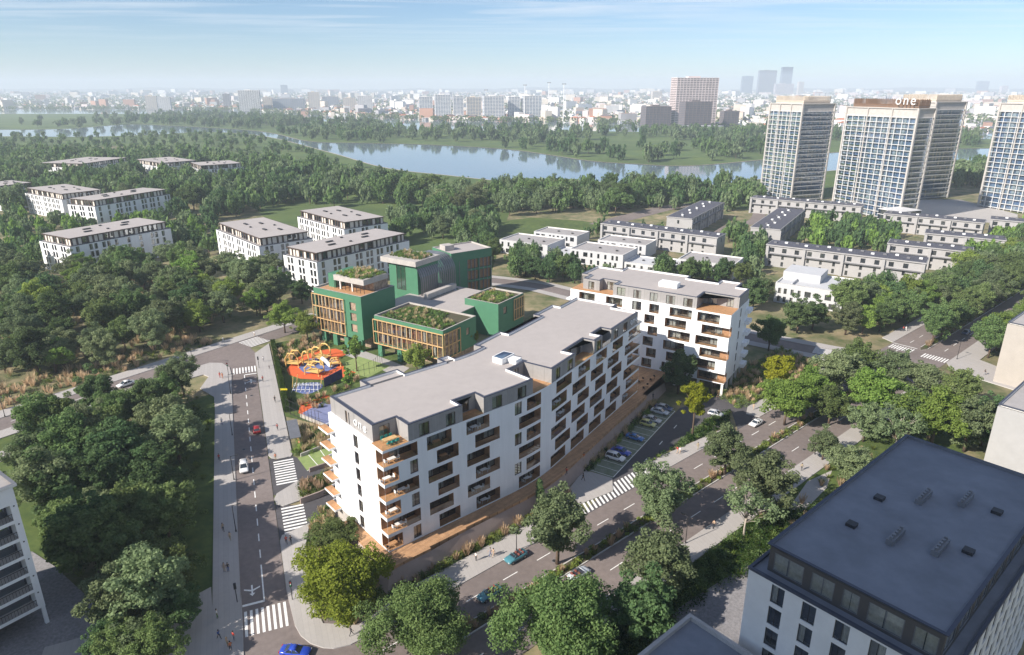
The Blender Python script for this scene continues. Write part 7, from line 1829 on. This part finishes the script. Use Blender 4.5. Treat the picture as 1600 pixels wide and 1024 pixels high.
# ------------------------------------------------------------------ people
for nm, c in (('skin', (.50, .30, .21)), ('hair_dark', (.03, .02, .015)), ('hair_fair', (.30, .20, .09)), ('cl_red', (.42, .05, .04)), ('cl_white', (.75, .74, .72)), ('cl_black', (.03, .03, .035)), ('cl_blue', (.06, .10, .25)), ('cl_orange', (.55, .16, .05)), ('cl_khaki', (.32, .26, .16)), ('cl_green', (.10, .22, .08)), ('cl_grey', (.25, .25, .27)), ('cl_tan', (.50, .36, .25))): mat(nm, c, rough=.85, var=.06, scale=8)
def person_mesh(pose):
    """one continuous skinned body; pose moves the legs and arms"""
    st = {'walk': .34, 'stand': .04, 'stride': .42}[pose]
    J = {'pel': (0, 0, .95, .135, .115), 'wst': (0, 0, 1.10, .125, .10), 'chs': (0, .0, 1.32, .155, .115), 'nck': (0, .0, 1.47, .06, .06), 'hd0': (.01, 0, 1.56, .085, .085), 'hd1': (.015, 0, 1.67, .10, .095), 'hd2': (.01, 0, 1.76, .06, .06)}
    E = [('pel', 'wst'), ('wst', 'chs'), ('chs', 'nck'), ('nck', 'hd0'), ('hd0', 'hd1'), ('hd1', 'hd2')]
    for s, sg in (('l', 1), ('r', -1)):
        f = st * sg
        J.update({s + 'hip': (0, .10 * sg, .88, .085, .085), s + 'kne': (f * .45 + .03, .10 * sg, .48, .062, .062), s + 'ank': (f - .02 if f < 0 else f, .10 * sg, .09, .042, .042), s + 'toe': (f + .14, .11 * sg, .04, .036, .04), s + 'sho': (0, .20 * sg, 1.40, .058, .058), s + 'elb': (-f * .45 - .02, .25 * sg, 1.13, .044, .044), s + 'wri': (-f * .8 + .08, .25 * sg, .89, .032, .032), s + 'hnd': (-f * .85 + .12, .25 * sg, .79, .034, .022)})
        E += [('pel', s + 'hip'), (s + 'hip', s + 'kne'), (s + 'kne', s + 'ank'), (s + 'ank', s + 'toe'), ('chs', s + 'sho'), (s + 'sho', s + 'elb'), (s + 'elb', s + 'wri'), (s + 'wri', s + 'hnd')]
    k = list(J); me = bpy.data.meshes.new('body'); me.from_pydata([J[n][:3] for n in k], [(k.index(a), k.index(b_)) for a, b_ in E], []); o = bpy.data.objects.new('body', me); COL.objects.link(o)
    sm = o.modifiers.new('s', 'SKIN'); sm.use_smooth_shade = True
    if not me.skin_vertices: 
        bpy.context.view_layer.objects.active = o
    for i, n in enumerate(k): me.skin_vertices[0].data[i].radius = J[n][3:5]; me.skin_vertices[0].data[i].use_root = (n == 'pel')
    ss = o.modifiers.new('u', 'SUBSURF'); ss.levels = 1; ss.render_levels = 1
    out = bpy.data.meshes.new_from_object(o.evaluated_get(bpy.context.evaluated_depsgraph_get())); bpy.data.objects.remove(o)
    out.materials.clear()
    for m in ('cl_blue', 'cl_white', 'skin', 'cl_black'): out.materials.append(MATS[m])
    for p in out.polygons:
        c = p.center; p.use_smooth = True
        arm = abs(c.y) > .20 and c.z < 1.40
        p.material_index = 3 if c.z < .10 else 0 if (c.z < 1.00 and not arm) else (2 if c.z < 1.16 else 1) if arm else 1 if c.z < 1.47 else 2
    return out
PM = {p: person_mesh(p) for p in ('walk', 'stand', 'stride')}
hb_ = MB()
rings = [[(.0 + .105 * rr * math.cos(2 * math.pi * j / 8) - .015, .105 * rr * math.sin(2 * math.pi * j / 8), z) for j in range(9)] for z, rr in ((1.60, .86), (1.68, 1.10), (1.76, .92), (1.80, .35))]
grid_loft(hb_, rings); HAIR = hb_.mesh('hair', 'hair_dark', True)
def person(px, deg, top, legs, label, pose='walk', hair='hair_dark', size=1.0, z=None, group=None):
    t = thing('person', label, 'person', (*px, PAV + .01 if z is None else z), rot_of(deg), group); t.scale = (size,) * 3
    b = link('body', PM[pose], t)
    for i, m in ((0, legs), (1, top)): b.material_slots[i].link = 'OBJECT'; b.material_slots[i].material = MATS[m]
    h = link('hair', HAIR, t); h.material_slots[0].link = 'OBJECT'; h.material_slots[0].material = MATS[hair]
    return t
P_ = person
P_((-70.73, 149.21), 150, 'cl_white', 'cl_blue', 'person in white top walking on the left pavement level with the red car')
P_((-64.38, 131.96), -30, 'cl_red', 'cl_black', 'person in red top on the left pavement level with the white hatchback')
P_((-53.45, 106.70), 150, 'cl_khaki', 'cl_black', 'person in khaki top alone on the shaded left pavement')
P_((-51.11, 104.05), -20, 'cl_tan', 'cl_khaki', 'person in tan clothes just below the khaki walker')
P_((-48.78, 95.54), 160, 'cl_tan', 'cl_tan', 'person in tan clothes, left of the strolling pair', 'stand')
P_((-48.13, 95.54), 160, 'cl_black', 'cl_blue', 'person in dark clothes, right of the strolling pair', 'stand')
P_((-49.96, 86.38), 60, 'cl_white', 'cl_blue', 'person in white top under the trees by the corner path')
P_((-45.57, 84.73), 70, 'cl_white', 'cl_green', 'person in white and green standing in the sunlit strip of the corner', 'stand')
P_((-43.54, 80.45), -60, 'cl_blue', 'cl_black', 'person in dark blue crossing the corner pavement')
P_((-40.97, 78.25), -40, 'cl_orange', 'cl_black', 'person in orange at the bottom left corner, by the kerb', 'stand')
P_((-41.26, 80.20), 30, 'cl_red', 'cl_grey', 'person in red standing close to the kerb near the lower zebra crossing', 'stand')
P_((-41.72, 78.97), 30, 'cl_tan', 'cl_khaki', 'person in tan beside the orange-clad person', 'stand', 'hair_fair')
P_((-64.01, 84.06), 90, 'cl_orange', 'cl_blue', 'person in orange top at the edge of the cobbled court')
P_((-82.68, 177.63), 170, 'cl_red', 'cl_red', 'person in red standing at the left street corner, left of two', 'stand')
P_((-81.77, 177.18), 170, 'cl_orange', 'cl_orange', 'person in orange standing at the left street corner, right of two', 'stand')
P_((-74.46, 189.60), -20, 'cl_white', 'cl_grey', 'person in pale clothes walking away along the school hedge')
P_((-69.61, 174.95), 160, 'cl_red', 'cl_black', 'person in dark red walking towards the viewer by the school hedge')
P_((-70.91, 184.16), 170, 'cl_black', 'cl_black', 'child in dark clothes by the school hedge', 'stand', size=.65)
P_((-61.89, 161.78), 165, 'cl_black', 'cl_black', 'person in black walking beside the hedge end', 'stride')
P_((-56.19, 146.24), -10, 'cl_red', 'cl_black', 'person in red top near the bus shelter')
P_((-52.07, 132.23), 160, 'cl_orange', 'cl_khaki', 'person in orange waiting at the garage drive crossing', 'stand')
P_((-40.55, 102.94), -20, 'cl_red', 'cl_black', 'person in red top at the service drive crossing')
P_((-39.74, 102.94), -20, 'cl_black', 'cl_black', 'person in black beside the red-topped walker')
P_((-24.08, 81.20), 60, 'cl_black', 'cl_black', 'person in dark clothes on the corner pavement under the wide green tree')
P_((-93.30, 206.52), 35, 'cl_white', 'cl_white', 'person in white on the far pavement of the left street')
P_((-85.09, 211.94), 35, 'cl_white', 'cl_tan', 'person in white near the upper zebra crossing')
P_((-6.22, 98.36), 200, 'cl_white', 'cl_black', 'person in white top alone on the boulevard pavement', 'stand')
P_((-3.81, 99.56), 230, 'cl_grey', 'cl_blue', 'person in grey, left of the pair near the teal car')
P_((-3.25, 99.39), 230, 'cl_tan', 'cl_tan', 'person in tan, right of the pair near the teal car')
P_((-10.80, 92.38), 50, 'cl_white', 'cl_blue', 'person in white and blue behind the wide green tree')
P_((14.85, 123.92), 140, 'cl_black', 'cl_black', 'person in black on the entrance plaza', 'stride')
P_((11.04, 120.72), 50, 'cl_red', 'cl_black', 'person in dark red on the timber deck', z=DECK + .01)
P_((15.12, 126.52), 40, 'cl_orange', 'cl_tan', 'person in orange on the timber deck further along', z=DECK + .01)
P_((35.50, 156.33), 30, 'cl_black', 'cl_black', 'person in black on the deck ramp by the courtyard', z=DECK + .01)
P_((37.11, 135.30), 60, 'cl_red', 'cl_tan', 'person in red, left of the pair under the lime tree')
P_((37.62, 135.02), 60, 'cl_white', 'cl_tan', 'person in white, right of the pair under the lime tree', hair='hair_fair')
P_((42.16, 137.03), 50, 'cl_khaki', 'cl_khaki', 'person in khaki beside the lime tree trunk')
P_((61.56, 157.27), 50, 'cl_tan', 'cl_tan', 'person in tan on the north pavement right of the cross wing')
P_((54.14, 163.33), 180, 'cl_black', 'cl_black', 'person in black at the shop corner of the cross wing', 'stand', z=.02)
P_((37.60, 107.67), 230, 'cl_tan', 'cl_black', 'person in tan top on the south pavement beside the lamp')
P_((62.08, 127.97), 50, 'cl_khaki', 'cl_black', 'person in brown clothes on the south pavement before the dark roof')
P_((132.06, 216.98), 20, 'cl_red', 'cl_grey', 'person in red beside the far zebra crossing')
P_((132.92, 216.98), 20, 'cl_white', 'cl_white', 'person in white beside the red-clad person at the far crossing')
P_((135.00, 179.46), 90, 'cl_black', 'cl_grey', 'person in black on the corner pavement before the beige gable')
# ------------------------------------------------------------------ street lamps, signals, shelter, walls
def lamp(px, deg, label, h=5.6):
    t = thing('street_lamp', label, 'street lamp', (*px, PAV), rot_of(deg), 'slim dark street lamps')
    q = MB(); q.tube([(0, 0, 0), (0, 0, h)], [.085, .055], 7); q.build('pole', 'metal_dark', t)
    q = MB(); q.tube([(0, 0, h - .1), (1.1, 0, h + .05)], .05, 6); q.build('arm', 'metal_dark', t)
    q = MB(); q.hexa([(.8, -.18, h - .03), (1.5, -.14, h + .0), (1.5, .14, h + .0), (.8, .18, h - .03), (.8, -.14, h + .12), (1.5, -.1, h + .12), (1.5, .1, h + .12), (.8, .14, h + .12)]); q.build('lamp_head', 'metal_dark', t)
    q = MB(); q.tube([(0, 0, 0), (0, 0, .35)], .14, 7); q.build('base', 'metal_dark', t)
for px, dg, lb in ((F_Q(183, 7.3, 0)[:2], 68, 'street lamp on the left pavement level with the orange playground'), (F_Q(158, 7.3, 0)[:2], 68, 'street lamp on the left pavement level with the red car'), (F_Q(137, 7.3, 0)[:2], 68, 'street lamp on the left pavement beside the white hatchback'), (F_Q(118, 7.3, 0)[:2], 68, 'street lamp on the left pavement level with the service drive crossing'), ((0.80, 101.14), 139, 'street lamp on the north pavement beside the teal open car'), ((31.26, 103.12), -41, 'street lamp on the south pavement beside the tan-clad walker'), ((67.80, 134.74), -41, 'street lamp on the south pavement before the dark roof'), ((134.63, 191.64), -41, 'street lamp at the far corner pavement'), ((-126.55, 153.32), 125, 'street lamp at the left picture edge'), ((-122.64, 152.28), -55, 'second street lamp from the left picture edge'), ((45.60, 137.91), 139, 'street lamp on the north pavement under the grey-green tree'), ((-94.24, 186.60), 125, 'street lamp at the mouth of the left street'), ((86.05, 149.88), -41, 'street lamp on the south pavement under the large bright tree')): lamp(px, dg, lb)
mat('signal_red', (.5, .03, .02), rough=.3); mat('signal_green', (.03, .35, .12), rough=.3)
def signal(px, deg, label):
    t = thing('traffic_light', label, 'traffic light', (*px, PAV), rot_of(deg), 'traffic lights')
    q = MB(); q.tube([(0, 0, 0), (0, 0, 3.6)], .07, 7); q.build('pole', 'metal_dark', t)
    q = MB(); q.box(-.16, .16, -.2, .2, 2.6, 3.6); q.build('signal_box', 'metal_dark', t)
    for z, m_ in ((3.38, 'signal_red'), (3.1, 'lamp_white'), (2.82, 'signal_green')): q = MB(); q.tube([(.15, 0, z), (.22, 0, z)], .10, 8); q.build('lens', m_, t)
signal((-74.07, 184.65), -22, 'traffic light at the upper zebra crossing of the side road'); signal((-35.21, 88.79), 158, 'traffic light at the lower zebra crossing by the oak'); signal((-43.82, 88.21), -22, 'traffic light on the left pavement by the stop line'); signal((-81.21, 179.92), 158, 'traffic light at the left street corner')
sh = thing('bus_shelter', 'dark framed glass bus shelter between the pavement and the shrubs', 'bus shelter', (*F_Q(146, -6.2, 0)[:2], 0), rot_of(-22.05))
q = MB(); q.box(0, 9.5, -1.2, 1.2, 2.6, 2.75); q.build('roof', 'metal_grey', sh)
for x in (0.1, 3.2, 6.3, 9.3):
    for y in (-1.1, 1.1): q = MB(); q.box(x, x + .1, y, y + .1, 0, 2.6); q.build('post', 'metal_dark', sh)
for x in (.2, 3.3, 6.4): q = MB(); q.face([(x, -1.05, .3), (x + 2.9, -1.05, .3), (x + 2.9, -1.05, 2.4), (x, -1.05, 2.4)]); q.build('glass_panel', 'balustrade_glass', sh)
q = MB(); q.box(1.5, 7.5, -.9, -.5, .42, .5); q.box(1.7, 1.8, -.8, -.6, 0, .42); q.box(7.2, 7.3, -.8, -.6, 0, .42); q.build('bench', 'wood_warm', sh)
def wall_run(label, pts, h, m='pink_wall', w=.3):
    o = pts[0]; t = thing('retaining_wall', label, 'wall', (*o, 0))
    for a, c in zip(pts, pts[1:]):
        a, c = Vector((a[0] - o[0], a[1] - o[1], 0)), Vector((c[0] - o[0], c[1] - o[1], 0)); n = (c - a).normalized().cross(Vector((0, 0, 1))) * w / 2
        q = MB(); q.hexa([a - n, c - n, c + n, a + n] + [p + Vector((0, 0, h)) for p in (a - n, c - n, c + n, a + n)]); q.build('wall_length', m, t)
wall_run('low pinkish wall along the planted island between the drives', [(-41.70, 115.55), (-38.56, 118.01), (-35.54, 121.50)], 1.3)
wall_run('low wall between the bus shelter planting and the green bays', [(-47.05, 133.89), (-44.26, 136.74), (-40.17, 140.90)], .8, 'concrete')
wall_run('low wall between the green bays and the garage drive', [(-43.26, 127.45), (-40.86, 129.28), (-36.94, 133.34)], 1.0)
wall_run('low wall on the edge of the sports court', [(-52.73, 153.32), (-49.75, 151.24), (-45.25, 147.87)], .9, 'concrete')
wall_run('low wall beside the service drive at the end of the curved block', [(-35.77, 105.74), (-34.02, 107.67), (-31.07, 110.47)], .9)
def manhole(p, label):
    t = thing('manhole_cover', label, 'manhole cover', (*p, .012), 0, 'manhole covers in the roads')
    q = MB(); q.tube([(0, 0, 0), (0, 0, .012)], .42, 14); q.build('frame_ring', 'metal_grey', t); q = MB(); q.tube([(0, 0, .012), (0, 0, .018)], .34, 14); q.build('lid', 'metal_dark', t)
for p, lb in ((F_Q(121, 1.8, 0)[:2], 'manhole cover in the side road near the service drive'), (F_Q(150, 5.0, 0)[:2], 'manhole cover in the side road near the red car'), (F_Q(180, 2.2, 0)[:2], 'manhole cover in the side road near the stop line'), (stf(70, 69.6), 'manhole cover in the boulevard near the teal cars'), (stf(112, 73.6), 'manhole cover in the boulevard beyond the long zebra crossing'), (stf(92, 59.6), 'manhole cover in the south carriageway'), (stf(140, 60.2), 'manhole cover in the south carriageway further on')): manhole(p, lb)
# ------------------------------------------------------------------ furniture on loggias and terraces
mat('furn_teal', (.03, .30, .26), rough=.5); mat('furn_white', (.75, .74, .72), rough=.5)
fm_ = {}
def chair_mesh(m):
    c = MB(); c.box(-.26, .26, -.26, .26, .40, .46); c.box(-.26, -.2, -.26, .26, .46, .95)
    for x in (-.24, .2):
        for y in (-.24, .2): c.box(x, x + .04, y, y + .04, 0, .40)
    return c.mesh('outdoor_chair', m)
def table_mesh(m, l=1.4, w=.8):
    c = MB(); c.box(-l / 2, l / 2, -w / 2, w / 2, .70, .75)
    for x in (-l / 2 + .06, l / 2 - .12):
        for y in (-w / 2 + .06, w / 2 - .12): c.box(x, x + .06, y, y + .06, 0, .70)
    return c.mesh('outdoor_table', m)
CH = {m: chair_mesh(m) for m in ('furn_white', 'furn_teal', 'frame_brown')}; TBM = {m: table_mesh(m) for m in ('furn_white', 'wood_warm')}; TBL = table_mesh('timber', 2.4, 1.1)
def place(me, fm, u, w, z, rz, label, cat, group): 
    o = link(me.name.split('.')[0], me); o.location = fm(u, w, z); o.rotation_euler = (0, 0, rz); tag(o, label, cat, group)
random.seed(12)
for h in holes:
    if h['kind'] == 'loggia' and (h.get('corner') or random.random() < .5):
        L = h['u1'] - h['u0']; u = h['u0'] + L * random.uniform(.3, .6); k = random.choice(('furn_white', 'furn_white', 'frame_brown')); rz = rot_of(49.1 if h['u0'] < 30 else 32.7)
        place(TBM['furn_white' if k == 'furn_white' else 'wood_warm'], FP, u, .8, h['z0'] + .004, rz, 'small table standing on a loggia of the curved block', 'table', 'tables on the loggias')
        for s in (-1, 1): place(CH[k], FP, u + s * 1.1, .8, h['z0'] + .004, rz + (0 if s < 0 else math.pi), 'small chair standing on a loggia of the curved block', 'chair', 'chairs on the loggias')
for h in hc:
    if h['kind'] == 'loggia' and random.random() < .6:
        u = (h['u0'] + h['u1']) / 2
        for s in (-1, 1): place(CH['frame_brown'], F_C, u + s * .9, .8, h['z0'] + .004, rot_of(122.7) + (0 if s < 0 else math.pi), 'small chair standing on a loggia of the cross wing', 'chair', 'chairs on the cross wing loggias')
place(TBL, FP, 2.6, 1.9, WT + .055, rot_of(49.1), 'long timber table on the corner roof terrace', 'table', None)
for k in range(3):
    for s in (-1, 1): place(CH['furn_teal'], FP, 1.8 + k * .8, 1.9 + s * .9, WT + .055, rot_of(49.1) + (math.pi / 2 if s < 0 else -math.pi / 2), 'teal chair at the long timber table on the corner roof terrace', 'chair', 'teal chairs on the corner roof terrace')
# paved court tables in the deck courtyard
for i, (u, w) in enumerate(((UB + 44, -1.0), (UB + 47, 1.5), (UB + 50, -.5), (UB + 45.5, 4))):
    place(TBM['wood_warm'], FP, u, w, DECK + .005, .4 * i, 'wooden table in the deck courtyard between the wings', 'table', 'tables in the deck courtyard')
    for s in (-1, 1): place(CH['frame_brown'], FP, u + s * 1.1, w, DECK + .005, rot_of(32.7) + (0 if s < 0 else math.pi), 'chair in the deck courtyard between the wings', 'chair', 'chairs in the deck courtyard')
